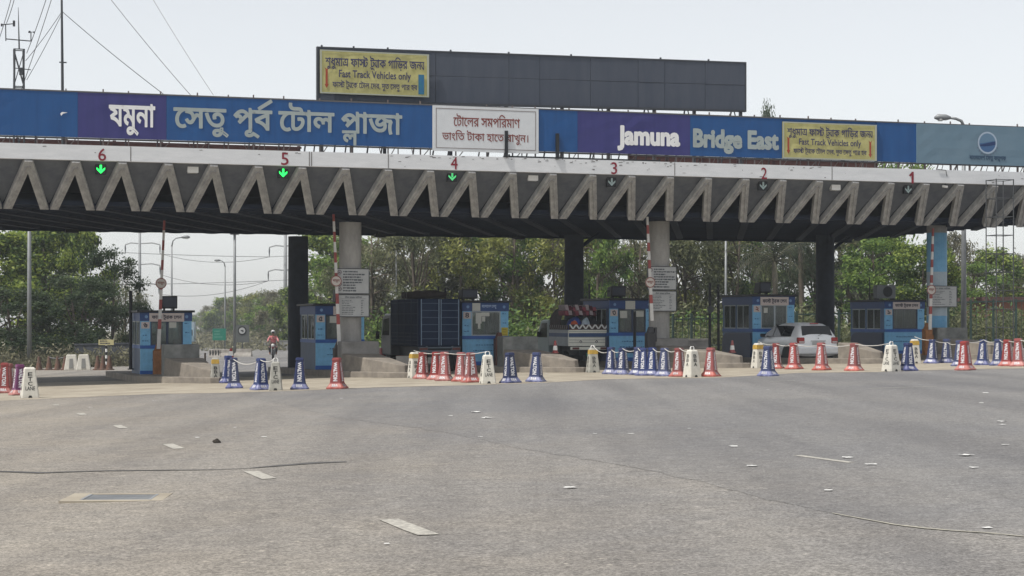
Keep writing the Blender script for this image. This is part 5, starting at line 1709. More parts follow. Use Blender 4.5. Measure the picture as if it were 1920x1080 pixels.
def sack(name, label, cat, pts, rr, m, seed):
    o = gthing(name, label, cat, s_pk, 6.0, zk)
    bm = bmesh.new()
    rnd = random.Random(seed)
    for (x, y, z), (a, b, c) in zip(pts, rr):
        t = bmesh.ops.create_icosphere(bm, subdivisions=3, radius=1.0)
        for v in t['verts']:
            q = 1 + 0.10 * math.sin(5 * v.co.x + seed) * math.cos(4 * v.co.y + seed) + rnd.uniform(-0.02, 0.02)
            v.co = Vector((x + v.co.x * a * q, y + v.co.y * b * q, max(0.85, z + v.co.z * c * q)))
    me = bpy.data.meshes.new('sack_cloth')
    bm.to_mesh(me)
    bm.free()
    me.materials.append(m)
    me.polygons.foreach_set('use_smooth', [True] * len(me.polygons))
    q = bpy.data.objects.new('sack_cloth', me)
    COL.objects.link(q)
    q.parent = o
    MB().tube([(pts[0][0] - 0.05, pts[0][1] - rr[0][1] * 0.9, pts[0][2] + rr[0][2] * 0.2), (pts[0][0], pts[0][1] - rr[0][1] * 0.2, pts[0][2] + rr[0][2] * 1.04), (pts[0][0] + 0.05, pts[0][1] + rr[0][1] * 0.8, pts[0][2] + rr[0][2] * 0.3)], 0.012, 5).build('tie_cord', M_rope, o)
sack('cloth_bundle', 'dark blue cloth bundle in the pickup bed under the striped bale', 'bundle', [(-0.28, 0.75, 1.35)], [(0.32, 0.45, 0.52)], mat('bundle_blue', (0.04, 0.08, 0.32), 0.85, var=0.3), 1)
sack('cloth_bundle', 'small orange cloth bundle behind the pickup tailgate', 'bundle', [(-0.48, 0.25, 1.5)], [(0.15, 0.14, 0.25)], mat('bundle_orange', (0.65, 0.13, 0.05), 0.85, var=0.2), 2)
sack('cloth_bundle', 'pale blue white cloth bundle behind the pickup tailgate', 'bundle', [(-0.02, 0.28, 1.58)], [(0.15, 0.14, 0.28)], mat('bundle_pale', (0.50, 0.60, 0.68), 0.85, var=0.25), 3)
sack('cloth_bundle', 'large dark bundle filling the right of the pickup bed', 'bundle', [(0.36, 0.85, 1.35)], [(0.36, 0.5, 0.52)], mat('bundle_dark', (0.03, 0.034, 0.045), 0.85, var=0.3), 4)
bl = gthing('striped_bale', 'red and white striped bale tied on top of the pickup load', 'bale', s_pk - 0.16, 6.75, zk + 1.93)
mb = MB()
nn = 9
for i in range(nn):
    for j in range(2):
        x0, x1 = -0.62 + 1.24 * i / nn, -0.62 + 1.24 * (i + 0.96) / nn
        lift = 0.05 * math.sin(i * 2.1 + j)
        z0, z1 = 0.0 + 0.18 * j + lift * 0.4, 0.175 + 0.18 * j + lift
        mb.hexa([(x0, -0.38, z0), (x1, -0.40, z0), (x1, 0.4, z0), (x0, 0.38, z0), (x0 - 0.05, -0.36, z1), (x1 - 0.04, -0.37, z1 + 0.01), (x1 - 0.04, 0.36, z1), (x0 - 0.05, 0.36, z1)], (i + j) % 3)
mb.build('bale_layers', [mat('bale_red', (0.24, 0.06, 0.08), 0.8, var=0.3), mat('bale_pale', (0.36, 0.30, 0.31), 0.8, var=0.2), mat('bale_maroon', (0.08, 0.02, 0.03), 0.8, var=0.3)], bl, bevel=0.02)
mb = MB()
for x in (-0.35, 0.3):
    mb.tube([(x, -0.42, 0.0), (x, -0.40, 0.38), (x, 0.4, 0.38), (x, 0.42, 0.0)], 0.012, 5)
mb.build('tie_cord', M_dark, bl)

# lorry far down the road behind booth 6
X, Z = far_at(348, 235), 235
ft = thing('far_lorry', 'small distant lorry on the far road, half hidden behind booth 6', 'lorry', (X, Z, gz(X, Z)), R(8))
MB().box(-1.1, 1.1, 0.9, 6.0, 0.9, 3.5).build('cargo_box', mat('far_cargo', (0.30, 0.36, 0.40), 0.6, var=0.1), ft)
MB().prism_x([(-0.9, 0.6), (0.8, 0.6), (0.8, 2.7), (-0.5, 2.7), (-0.85, 1.7)], -1.1, 1.1).build('cab', mat('far_cab', (0.18, 0.26, 0.30), 0.5), ft, bevel=0.06)
MB().hexa([(-0.95, -0.86, 1.75), (0.95, -0.86, 1.75), (0.95, -0.6, 1.75), (-0.95, -0.6, 1.75), (-0.9, -0.57, 2.5), (0.9, -0.57, 2.5), (0.9, -0.3, 2.5), (-0.9, -0.3, 2.5)]).build('windscreen', M_darkglass, ft)
MB().box(-1.1, 1.1, -1.0, -0.85, 0.5, 0.95).build('front_bumper', M_dark, ft)
for sx in (-0.95, 0.95):
    for y in (0.0, 4.6):
        MB().wheel_x(sx, y, 0.5, 0.5, 0.3).build('wheel', M_tyre, ft)

# motorcyclist coming through from behind
X, Z = far_at(512, 112), 112.0
zg = gz(X, Z) + 0.006
mc = thing('motorcycle', 'dark motorcycle with single headlamp ridden by a person in red', 'motorcycle', (X, Z, zg), R(6))
for y, nm in ((-0.62, 'front_wheel'), (0.66, 'rear_wheel')):
    wq = MB().wheel_x(0, y, 0.30, 0.30, 0.10, 24).build(nm, M_tyre, mc)
    MB().wheel_x(0, y, 0.30, 0.19, 0.11, 20).build('rim', M_rim, wq)
mb = MB()
mb.tube([(-0.07, -0.62, 0.30), (-0.08, -0.42, 0.92)], 0.022, 6).tube([(0.07, -0.62, 0.30), (0.08, -0.42, 0.92)], 0.022, 6)
mb.build('fork', M_steel, mc)
MB().tube([(-0.36, -0.26, 1.02), (-0.18, -0.38, 0.98), (0.18, -0.38, 0.98), (0.36, -0.26, 1.02)], 0.018, 6).build('handlebar', M_darksteel, mc)
MB().lathe([(0.02, -0.10), (0.09, -0.08), (0.10, 0.0), (0.05, 0.08)], 14).build('headlamp', mat('headlamp_glass', (0.6, 0.6, 0.58), 0.2), mc, loc=(0, -0.50, 0.84), rot=(R(90), 0, 0))
MB().hexa([(-0.10, -0.30, 0.62), (0.10, -0.30, 0.62), (0.10, 0.15, 0.62), (-0.10, 0.15, 0.62), (-0.13, -0.28, 0.86), (0.13, -0.28, 0.86), (0.12, 0.15, 0.80), (-0.12, 0.15, 0.80)]).build('fuel_tank', mat('tank_red', (0.20, 0.02, 0.02), 0.3), mc, bevel=0.05)
MB().box(-0.13, 0.13, 0.15, 0.80, 0.70, 0.78).build('seat', M_black, mc, bevel=0.03)
MB().box(-0.14, 0.14, -0.28, 0.22, 0.26, 0.60).box(-0.05, 0.05, 0.2, 0.66, 0.28, 0.36).build('engine', M_darksteel, mc, bevel=0.02)
def skin_body(name, joints, edges, mats, parent, root=0, sub=1):
    me = bpy.data.meshes.new(name)
    me.from_pydata([j[:3] for j in joints], edges, [])
    o = bpy.data.objects.new(name, me)
    COL.objects.link(o)
    o.parent = parent
    m = o.modifiers.new('skin', 'SKIN')
    for i, j in enumerate(joints):
        me.skin_vertices[0].data[i].radius = (j[3], j[3] if len(j) < 5 else j[4])
    me.skin_vertices[0].data[root].use_root = True
    m.use_smooth_shade = True
    ss_ = o.modifiers.new('sub', 'SUBSURF')
    ss_.levels = ss_.render_levels = sub
    me.materials.append(mats)
    return o
M_skin = mat('skin', (0.20, 0.10, 0.065), 0.6)
rd = thing('person', 'person in a red shirt and pale helmet riding the motorcycle', 'person', (X, Z, zg), R(6))
J = [(0, 0.30, 0.84, .15, .13), (0, 0.26, 1.05, .15, .11), (0, 0.20, 1.28, .17, .11), (0, 0.17, 1.42, .07), (0, 0.14, 1.52, .075), (0, 0.13, 1.62, .09),
     (-0.19, 0.18, 1.36, .065), (-0.30, 0.05, 1.16, .05), (-0.33, -0.20, 1.05, .036), (-0.33, -0.27, 1.03, .035),
     (0.19, 0.18, 1.36, .065), (0.30, 0.05, 1.16, .05), (0.33, -0.20, 1.05, .036), (0.33, -0.27, 1.03, .035),
     (-0.14, 0.22, 0.82, .09), (-0.22, -0.12, 0.72, .07), (-0.20, 0.06, 0.36, .05), (-0.20, -0.06, 0.28, .045),
     (0.14, 0.22, 0.82, .09), (0.22, -0.12, 0.72, .07), (0.20, 0.06, 0.36, .05), (0.20, -0.06, 0.28, .045)]
E_ = [(0, 1), (1, 2), (2, 3), (3, 4), (4, 5), (2, 6), (6, 7), (7, 8), (8, 9), (2, 10), (10, 11), (11, 12), (12, 13), (0, 14), (14, 15), (15, 16), (16, 17), (0, 18), (18, 19), (19, 20), (20, 21)]
skin_body('body', J, E_, M_skin, rd)
J2 = [(0, 0.30, 0.84, .17, .15), (0, 0.26, 1.05, .17, .13), (0, 0.20, 1.28, .19, .13), (0, 0.17, 1.40, .09), (-0.20, 0.18, 1.36, .08), (-0.30, 0.05, 1.17, .063), (-0.325, -0.12, 1.08, .05), (0.20, 0.18, 1.36, .08), (0.30, 0.05, 1.17, .063), (0.325, -0.12, 1.08, .05)]
skin_body('shirt', J2, [(0, 1), (1, 2), (2, 3), (2, 4), (4, 5), (5, 6), (2, 7), (7, 8), (8, 9)], mat('shirt_red', (0.42, 0.03, 0.045), 0.75, col2=(0.55, 0.30, 0.30), scale=9), rd)
J3 = [(0, 0.30, 0.80, .16), (-0.14, 0.20, 0.81, .10), (-0.22, -0.12, 0.72, .082), (-0.20, 0.05, 0.40, .062), (0.14, 0.20, 0.81, .10), (0.22, -0.12, 0.72, .082), (0.20, 0.05, 0.40, .062)]
skin_body('trousers', J3, [(0, 1), (1, 2), (2, 3), (0, 4), (4, 5), (5, 6)], mat('trousers_dark', (0.03, 0.03, 0.04), 0.8), rd)
hm = MB().lathe([(0.02, 0.145), (0.08, 0.125), (0.125, 0.06), (0.135, -0.01), (0.12, -0.05)], 18).build('helmet', mat('helmet_pale', (0.42, 0.42, 0.42), 0.35), rd, loc=(0, 0.13, 1.645), smooth=True)
MB().box(-0.085, 0.085, -0.137, -0.10, -0.05, 0.045).build('visor', M_darkglass, hm, bevel=0.02)

# ---------------------------------------------------------------- trees and plants
def cards(rng, C, n_dir, size, aspect, droop=0.0):
    """Leaf sized quads round the points C, facing every way; droop hangs them down."""
    n = len(C)
    d = rng.normal(size=(n, 3))
    d[:, 2] = d[:, 2] * (1 - droop) - droop * 1.6
    d /= np.linalg.norm(d, axis=1)[:, None]
    r = rng.normal(size=(n, 3)) + n_dir * 0.6
    w_ = np.cross(d, r)
    w_ /= np.maximum(1e-6, np.linalg.norm(w_, axis=1))[:, None]
    L_ = size * rng.uniform(0.6, 1.35, n)[:, None]
    W_ = L_ * aspect
    a = C - d * L_ * 0.5
    b = C + w_ * W_ * 0.5
    c = C + d * L_ * 0.5
    e = C - w_ * W_ * 0.5
    v = np.stack([a, b, c, e], 1).reshape(-1, 3)
    return v
def mesh_cards(name, v, mats, idx=None):
    n = len(v) // 4
    me = bpy.data.meshes.new(name)
    me.vertices.add(len(v))
    me.vertices.foreach_set('co', v.astype(np.float32).ravel())
    me.loops.add(4 * n)
    me.loops.foreach_set('vertex_index', np.arange(4 * n, dtype=np.int32))
    me.polygons.add(n)
    me.polygons.foreach_set('loop_start', np.arange(0, 4 * n, 4, dtype=np.int32))
    me.polygons.foreach_set('loop_total', np.full(n, 4, dtype=np.int32))
    for m in mats:
        me.materials.append(m)
    if idx is not None:
        me.polygons.foreach_set('material_index', idx.astype(np.int32))
    me.update()
    me.validate()
    return me
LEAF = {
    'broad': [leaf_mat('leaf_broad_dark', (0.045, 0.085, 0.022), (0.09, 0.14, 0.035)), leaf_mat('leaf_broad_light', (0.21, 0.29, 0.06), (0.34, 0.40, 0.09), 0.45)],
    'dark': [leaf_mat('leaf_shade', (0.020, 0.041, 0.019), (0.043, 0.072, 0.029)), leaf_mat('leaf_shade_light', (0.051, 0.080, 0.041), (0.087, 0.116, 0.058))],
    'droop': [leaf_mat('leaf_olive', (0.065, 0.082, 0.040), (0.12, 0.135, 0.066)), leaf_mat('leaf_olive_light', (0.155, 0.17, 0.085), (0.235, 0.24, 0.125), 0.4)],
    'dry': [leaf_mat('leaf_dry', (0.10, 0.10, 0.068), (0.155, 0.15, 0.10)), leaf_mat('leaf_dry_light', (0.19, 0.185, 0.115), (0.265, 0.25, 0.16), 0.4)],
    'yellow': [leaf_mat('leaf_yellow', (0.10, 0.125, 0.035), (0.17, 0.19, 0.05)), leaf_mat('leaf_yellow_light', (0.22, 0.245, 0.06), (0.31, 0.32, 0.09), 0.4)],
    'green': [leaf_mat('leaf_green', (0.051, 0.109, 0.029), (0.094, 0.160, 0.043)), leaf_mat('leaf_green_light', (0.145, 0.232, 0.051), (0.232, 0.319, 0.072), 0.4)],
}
M_bark = mat('bark', (0.07, 0.055, 0.042), 0.95, col2=(0.13, 0.105, 0.085), scale=6, stretch=(1, 1, 0.3))
def tree_meshes(seed, H, Wd, kind, n=6000, leaf=0.24, aspect=0.45, low=0.25, blobs=22, droop=0.0, trunk_r=0.16, loose=0.55):
    rng = np.random.default_rng(seed)
    B = []
    for i in range(blobs):
        t = rng.uniform(low, 1.0)
        env = math.sin(math.pi * min(1, max(0.08, (t - low * 0.6) / (1.08 - low * 0.6)))) ** 0.7
        a = rng.uniform(0, 2 * math.pi)
        rr = env * Wd * 0.5 * math.sqrt(rng.uniform(0.05, 1.0)) * 0.85
        br = Wd * rng.uniform(0.10, 0.21)
        B.append((rr * math.cos(a), rr * math.sin(a), H * t - br * 0.7, br, br * rng.uniform(0.6, 0.95)))
    B = np.array(B)
    wts = B[:, 3] ** 2
    pick = rng.choice(len(B), n, p=wts / wts.sum())
    d = rng.normal(size=(n, 3))
    d /= np.linalg.norm(d, axis=1)[:, None]
    rad = rng.uniform(0, 1, n) ** loose
    # twiggy clumping inside each mass of leaves
    tw = rng.normal(size=(len(B), 14, 3))
    tw /= np.linalg.norm(tw, axis=2)[:, :, None]
    near = tw[pick, rng.integers(0, 14, n)]
    d = d * 0.62 + near * 0.6
    C = B[pick, :3] + d * rad[:, None] * np.stack([B[pick, 3], B[pick, 3], B[pick, 4]], 1)
    if droop:
        C[:, 2] -= rng.uniform(0, 1, n) ** 2 * droop * H * 0.14
    C[:, 2] = np.maximum(C[:, 2], 0.15)
    v = cards(rng, C, d, leaf, aspect, droop)
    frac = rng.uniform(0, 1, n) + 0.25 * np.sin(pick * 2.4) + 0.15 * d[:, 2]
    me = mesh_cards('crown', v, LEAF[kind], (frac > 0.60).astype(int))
    tb = MB()
    lean = rng.uniform(-0.06, 0.06, 2) * H
    pts = [(0, 0, -0.2), (lean[0] * 0.3, lean[1] * 0.3, H * 0.25), (lean[0] * 0.7, lean[1] * 0.7, H * 0.55), (lean[0], lean[1], H * 0.88)]
    tb.tube(pts, [trunk_r, trunk_r * 0.8, trunk_r * 0.5, trunk_r * 0.15], 8)
    for j in rng.permutation(len(B))[:12]:
        b = B[j]
        z0 = H * rng.uniform(0.15, 0.6)
        t = z0 / (H * 0.88)
        st_ = Vector((lean[0] * t, lean[1] * t, z0))
        en = Vector((b[0], b[1], max(z0 + 0.2, b[2])))
        mid = st_.lerp(en, 0.55) + Vector((rng.uniform(-.3, .3), rng.uniform(-.3, .3), rng.uniform(0.1, 0.5)))
        tb.tube([st_, mid, en], [trunk_r * 0.42, trunk_r * 0.25, trunk_r * 0.08], 5)
    me2 = bpy.data.meshes.new('trunk')
    me2.from_pydata(tb.v, [], tb.f)
    me2.materials.append(M_bark)
    me2.polygons.foreach_set('use_smooth', [True] * len(me2.polygons))
    return me, me2
TM = {}
def tree(px, Z, H, Wd, kind, label, variant=0, name='tree', group=None, rz=None, zoff=0.0, **kw):
    key = (kind, variant)
    if key not in TM:
        TM[key] = (tree_meshes(hash(kind) % 97 if False else sum(map(ord, kind)) + variant * 31, 10.0, 7.0, kind, **kw))
    X = far_at(px, Z)
    o = thing(name, label, 'tree', (X, Z, gz(X, Z) + zoff), R(rz if rz is not None else random.uniform(0, 360)), group)
    for nm, me in zip(('crown', 'trunk'), TM[key]):
        c = bpy.data.objects.new(nm, me)
        COL.objects.link(c)
        c.parent = o
    o.scale = (Wd / 7.0, Wd / 7.0, H / 10.0)
    return o
random.seed(21)
# the dense pair of trees at the left
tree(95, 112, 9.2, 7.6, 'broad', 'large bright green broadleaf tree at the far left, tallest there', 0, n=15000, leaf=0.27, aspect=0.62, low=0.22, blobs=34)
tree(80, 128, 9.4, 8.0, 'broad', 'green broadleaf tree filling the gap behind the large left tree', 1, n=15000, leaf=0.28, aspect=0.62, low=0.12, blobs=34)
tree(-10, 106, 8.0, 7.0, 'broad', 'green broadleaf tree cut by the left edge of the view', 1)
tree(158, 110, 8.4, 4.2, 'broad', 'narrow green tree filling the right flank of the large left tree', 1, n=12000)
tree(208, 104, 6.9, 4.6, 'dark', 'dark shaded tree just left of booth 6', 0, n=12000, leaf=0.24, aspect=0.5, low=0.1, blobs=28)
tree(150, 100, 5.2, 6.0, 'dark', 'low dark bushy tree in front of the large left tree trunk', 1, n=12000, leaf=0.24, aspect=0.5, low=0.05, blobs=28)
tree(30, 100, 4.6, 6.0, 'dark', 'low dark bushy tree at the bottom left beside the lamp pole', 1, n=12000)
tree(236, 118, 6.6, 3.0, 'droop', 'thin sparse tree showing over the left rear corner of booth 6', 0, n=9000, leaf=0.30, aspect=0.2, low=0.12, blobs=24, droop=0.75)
# the hazy line along the far road
far_kinds = ['droop', 'green', 'dry', 'droop', 'broad', 'dark', 'dry', 'green', 'droop', 'yellow', 'droop', 'green', 'dry', 'droop', 'broad', 'droop', 'green', 'dry']
fx = [366, 378, 392, 404, 418, 430, 444, 456, 470, 483, 495, 508, 520, 532, 548, 572, 590, 606]
fz = [420, 400, 380, 360, 330, 310, 290, 270, 255, 240, 228, 215, 205, 195, 185, 178, 172, 165]
ftop = [588, 580, 573, 566, 562, 560, 558, 552, 548, 546, 546, 548, 544, 543, 540, 535, 528, 520]
for i, (x, z, t) in enumerate(zip(fx, fz, ftop)):
    X = far_at(x, z)
    H = far_z(t, z) - gz(X, z)
    tree(x, z, H * random.uniform(0.95, 1.08), H * random.uniform(0.75, 1.1), far_kinds[i], 'hazy tree in the far roadside line seen between booths 6 and 5', 1 if far_kinds[i] in ('droop', 'dry', 'broad', 'dark') else 0, group='hazy trees along the far road', n=9000, leaf=0.34, aspect=0.32, low=0.06, blobs=26, droop=0.4 if far_kinds[i] in ('droop', 'dry') else 0.0)
# the wall of trees behind the booths
wall = [
    (612, 132, 9.6, 6.0, 'broad', 0, 'green tree standing right behind the left rear column'),
    (655, 124, 8.8, 6.4, 'green', 0, 'green tree behind the left front column'),
    (700, 118, 9.4, 6.5, 'droop', 0, 'olive drooping tree right of the left front column'),
    (742, 122, 10.4, 6.5, 'dry', 0, 'greyish drooping tree above the cab of the covered truck'),
    (786, 114, 10.0, 6.0, 'droop', 1, 'olive drooping tree above the covered truck'),
    (828, 120, 10.6, 6.4, 'dry', 1, 'greyish drooping tree behind the pipes by the covered truck'),
    (872, 113, 10.2, 5.6, 'yellow', 0, 'yellow green tree above booth 4'),
    (912, 119, 10.3, 6.2, 'droop', 0, 'olive tree behind the roof unit of booth 4'),
    (955, 114, 10.0, 5.8, 'green', 0, 'green hanging tree right of booth 4'),
    (1000, 120, 10.4, 6.2, 'dry', 0, 'greyish drooping tree left of the middle rear column'),
    (1046, 113, 10.2, 5.6, 'yellow', 0, 'bright yellow green tree touching the middle rear column'),
    (1092, 119, 9.6, 5.6, 'droop', 1, 'olive tree behind the middle rear column'),
    (1118, 110, 9.9, 4.4, 'green', 0, 'narrow green tree right of the middle rear column'),
    (1150, 124, 7.4, 6.0, 'dry', 1, 'lower greyish tree under the patch of open sky'),
    (1192, 112, 7.8, 5.4, 'droop', 0, 'olive tree left of the middle front column'),
    (1240, 117, 9.8, 6.0, 'dry', 0, 'greyish tree behind the middle front column'),
    (1286, 111, 9.8, 5.6, 'droop', 1, 'olive tree right of the middle front column'),
    (1330, 116, 10.0, 5.8, 'yellow', 0, 'yellowish tree behind the two tall dark posts'),
    (1376, 110, 9.7, 5.6, 'droop', 0, 'olive tree behind the left part of booth 2'),
    (1422, 118, 10.2, 6.0, 'green', 0, 'green tree behind the roof unit of booth 2'),
    (1470, 122, 10.0, 6.2, 'dark', 0, 'dark tree behind the palms at booth 2'),
    (1522, 112, 10.4, 6.0, 'dark', 1, 'dark tree left of the right rear column'),
    (1580, 116, 10.6, 6.2, 'dark', 0, 'dark shaded tree right of the right rear column'),
    (1622, 110, 8.6, 5.0, 'droop', 1, 'olive tree above booth 1'),
    (1690, 104, 11.6, 5.6, 'green', 0, 'tall fresh green tree left of the wrapped column'),
    (1648, 101, 6.6, 5.0, 'green', 0, 'lower fresh green tree behind the air conditioner of booth 1'),
    (1730, 99, 6.0, 4.0, 'broad', 0, 'green tree directly behind the wrapped column'),
    (1785, 118, 7.6, 4.4, 'dry', 0, 'greyish tree just right of the wrapped column'),
    (1835, 112, 5.4, 4.6, 'green', 0, 'green tree left of the lattice ladder'),
    (1880, 118, 6.2, 5.2, 'broad', 0, 'dull green tree right of the lattice ladder above the brick shed'),
    (1925, 110, 5.6, 4.6, 'droop', 0, 'olive tree cut by the right edge of the view'),
]
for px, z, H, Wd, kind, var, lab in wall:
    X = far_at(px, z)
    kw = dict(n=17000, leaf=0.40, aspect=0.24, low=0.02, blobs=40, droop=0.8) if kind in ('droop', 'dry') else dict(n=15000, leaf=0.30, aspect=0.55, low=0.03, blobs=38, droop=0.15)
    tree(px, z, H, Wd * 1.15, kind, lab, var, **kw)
# tree top showing over the signboard
tree(1437, 150, far_z(207, 150) - gz(far_at(1437, 150), 150) + 1.3, 2.8, 'dark', 'dark tree top rising above the wording Bridge East', 1)
# palms
def palm(px, Z, H, seed, label, spread=2.4):
    rng = random.Random(seed)
    X = far_at(px, Z)
    o = thing('palm_tree', label, 'palm tree', (X, Z, gz(X, Z)), 0)
    MB().tube([(0, 0, -0.1), (0.1, 0, H * 0.4), (0.05, 0.05, H * 0.75), (0, 0, H)], [0.20, 0.16, 0.15, 0.13], 9).build('trunk', M_bark, o, smooth=True)
    mb = MB()
    for k in range(26):
        az = k * 2.4 + rng.uniform(-.2, .2)
        el = rng.uniform(-0.5, 1.2)
        L_ = spread * rng.uniform(0.8, 1.2)
        pts = []
        n = 11
        p = Vector((0, 0, H))
        for i in range(n):
            pts.append(p.copy())
            e = el - 1.9 * (i / n) ** 1.3
            p = p + Vector((math.cos(az) * math.cos(e), math.sin(az) * math.cos(e), math.sin(e))) * L_ / n
        mb.tube(pts, [0.03 * (1 - i / n) + 0.006 for i in range(n)], 4, 0)
        side = Vector((-math.sin(az), math.cos(az), 0))
        for i in range(1, n - 1):
            for sgn in (-1, 1):
                for h in (0.0, 0.5):
                    q = pts[i].lerp(pts[i + 1], h)
                    t = (pts[i + 1] - pts[i]).normalized()
                    ln = 0.55 * math.sin(math.pi * (i + h + 0.6) / (n + 0.6)) ** 0.6
                    tip = q + side * sgn * ln * 0.72 + t * ln * 0.45 + Vector((0, 0, -0.55 * ln))
                    mb.add([q - t * 0.03, tip, q + t * 0.03], [(0, 1, 2)], 1 if rng.random() < 0.7 else 2)
    mb.build('crown', [mat('frond_rib', (0.06, 0.06, 0.035), 0.8), leaf_mat('frond_dark', (0.02, 0.03, 0.02), (0.04, 0.05, 0.03), 0.25), leaf_mat('frond_light', (0.05, 0.06, 0.035), (0.09, 0.09, 0.055), 0.3)], o)
palm(1452, 100, 4.9, 1, 'drooping palm over the right half of booth 2, left of the pair', 3.0)
palm(1500, 104, 6.4, 2, 'taller drooping palm left of the right rear column', 3.2)
palm(1592, 106, 3.6, 3, 'small palm between the right rear column and booth 1', 2.2)
# bare twiggy trees against the sky at the right
def bare_tree(px, Z, H, seed, label, spread=0.5):
    rng = random.Random(seed)
    X = far_at(px, Z)
    o = thing('bare_tree', label, 'tree', (X, Z, gz(X, Z)), 0)
    tb, tips = MB(), []
    def grow(p, d, L_, r, depth):
        q = p + d * L_
        mid = p.lerp(q, 0.5) + Vector((rng.uniform(-1, 1), rng.uniform(-1, 1), 0)) * L_ * 0.06
        tb.tube([p, mid, q], [r, r * 0.85, r * 0.68], 5 if depth < 2 else 3)
        if depth >= 5:
            tips.append(q)
            return
        for _ in range(3 if depth < 3 else 2):
            nd = (d + Vector((rng.uniform(-1, 1), rng.uniform(-1, 1), rng.uniform(-0.2, 0.7))) * spread).normalized()
            grow(q if rng.random() < 0.7 else mid, nd, L_ * rng.uniform(0.62, 0.82), r * 0.6, depth + 1)
    grow(Vector((0, 0, 0)), Vector((0, 0, 1)), H * 0.27, 0.11, 0)
    tb.build('trunk', mat('bare_bark', (0.13, 0.105, 0.085), 0.95, var=0.2), o)
    rg = np.random.default_rng(seed)
    C = np.array([tuple(t) for t in tips for _ in range(5)]) + rg.normal(size=(len(tips) * 5, 3)) * 0.22
    me = mesh_cards('crown', cards(rg, C, rg.normal(size=C.shape), 0.2, 0.4), LEAF['dry'], (rg.uniform(size=len(C)) > 0.6).astype(int))
    c = bpy.data.objects.new('crown', me)
    COL.objects.link(c)
    c.parent = o
bare_tree(1822, 124, 8.4, 4, 'bare twiggy tree against the sky between the lamp pole and the lattice ladder')
bare_tree(1862, 140, 8.2, 6, 'bare twiggy tree seen through the lattice ladder')
bare_tree(1898, 130, 6.6, 9, 'bare twiggy tree at the right edge under the roof end')
bare_tree(1778, 132, 6.8, 12, 'bare twiggy tree right beside the wrapped column')
bare_tree(229, 125, 6.4, 15, 'bare twiggy tree between the dark left tree and the power pole')

# low growth along the verges
def growth(name, label, quads, n, hmax, kind, size, aspect, seed):
    rng = np.random.default_rng(seed)
    per = n // len(quads)
    Cs = []
    for (p0, p1) in quads:
        t = rng.uniform(0, 1, per)
        s_ = rng.normal(0, 1, per)
        x = p0[0] + (p1[0] - p0[0]) * t + s_ * p0[2]
        y = p0[1] + (p1[1] - p0[1]) * t + rng.normal(0, 1, per) * p0[2]
        hh = hmax * (0.55 + 0.45 * np.sin(t * 31 + seed) * np.sin(t * 12.7 + 1)) * rng.uniform(0, 1, per) ** 1.1
        z = np.array([gz(a, b) for a, b in zip(x, y)]) + hh
        Cs.append(np.stack([x, y, z], 1))
    C = np.concatenate(Cs)
    d = np.tile(np.array([[0, 0, 1.0]]), (len(C), 1))
    v = cards(rng, C, d, size, aspect, 0.25)
    me = mesh_cards(name, v, LEAF[kind], (rng.uniform(size=len(C)) > 0.6).astype(int))
    o = bpy.data.objects.new(name, me)
    COL.objects.link(o)
    tag(o, label, 'plants', kind='stuff')
def fp(px, Z, sp=0.8):
    return (far_at(px, Z), Z, sp)
growth('undergrowth', 'dry undergrowth along the left verge', [(fp(-60, 97), fp(250, 95)), (fp(-60, 103, 1.4), fp(250, 100))], 9000, 1.3, 'dry', 0.30, 0.25, 3)
growth('undergrowth', 'green and olive undergrowth along the fence behind the booths', [(fp(980, 96), fp(1960, 94)), (fp(980, 100, 1.5), fp(1960, 98))], 26000, 2.6, 'droop', 0.30, 0.25, 4)
growth('undergrowth', 'leafy undergrowth at the foot of the tree wall', [(fp(700, 116, 0.9), fp(1000, 106)), (fp(1000, 106, 1.5), fp(1960, 104))], 22000, 3.4, 'green', 0.30, 0.4, 5)
growth('undergrowth', 'dusty undergrowth along the far road', [(fp(360, 330, 4), fp(560, 175)), (fp(420, 330, 3), fp(545, 205, 2))], 14000, 2.6, 'dry', 0.5, 0.4, 6)

# ---------------------------------------------------------------- poles, pylons, fences, far furniture
M_pole = mat('galvanised_pole', (0.22, 0.23, 0.235), 0.55, var=0.12, metal=0.3)
def pole(px, Z, ytop, r0, r1, label, arm=None, name='lamp_post', cat='lamp post', base=None):
    X = far_at(px, Z)
    z0 = gz(X, Z) if base is None else base
    H = far_z(ytop, Z) - z0
    o = thing(name, label, cat, (X, Z, z0))
    MB().tube([(0, 0, 0), (0, 0, H * 0.5), (0, 0, H)], [r0, (r0 + r1) / 2, r1], 10).build('pole', M_pole, o, smooth=True)
    if arm:
        dx, rise = arm
        sg_ = 1 if dx > 0 else -1
        MB().tube([(0, 0, H - 0.02), (sg_ * 0.10, 0, H + rise * 0.6), (sg_ * 0.35, 0, H + rise * 0.9), (dx, 0, H + rise)], [r1, r1 * 0.9, r1 * 0.8, r1 * 0.7], 8).build('arm', M_pole, o, smooth=True)
        mb = MB()
        mb.tube([(dx - sg_ * 0.05, 0, H + rise), (dx + sg_ * 0.15, 0, H + rise + 0.02), (dx + sg_ * 0.5, 0, H + rise + 0.03), (dx + sg_ * 0.66, 0, H + rise)], [0.06, 0.13, 0.14, 0.05], 12)
        hd = mb.build('lamp_head', M_pole, o, smooth=True)
        MB().lathe([(0.10, 0.0), (0.12, 0.05), (0.12, 0.1)], 12).build('lens', mat('lamp_lens', (0.5, 0.5, 0.48), 0.3), hd, loc=(dx + sg_ * 0.4, 0, H + rise - 0.14))
    return o
pole(55, 96, 380, 0.13, 0.09, 'plain tall pole in front of the large left tree')
o = pole(440, 128, 428, 0.11, 0.09, 'tall pole with a dark box at its head between booths 6 and 5')
Xb = far_at(440, 128)
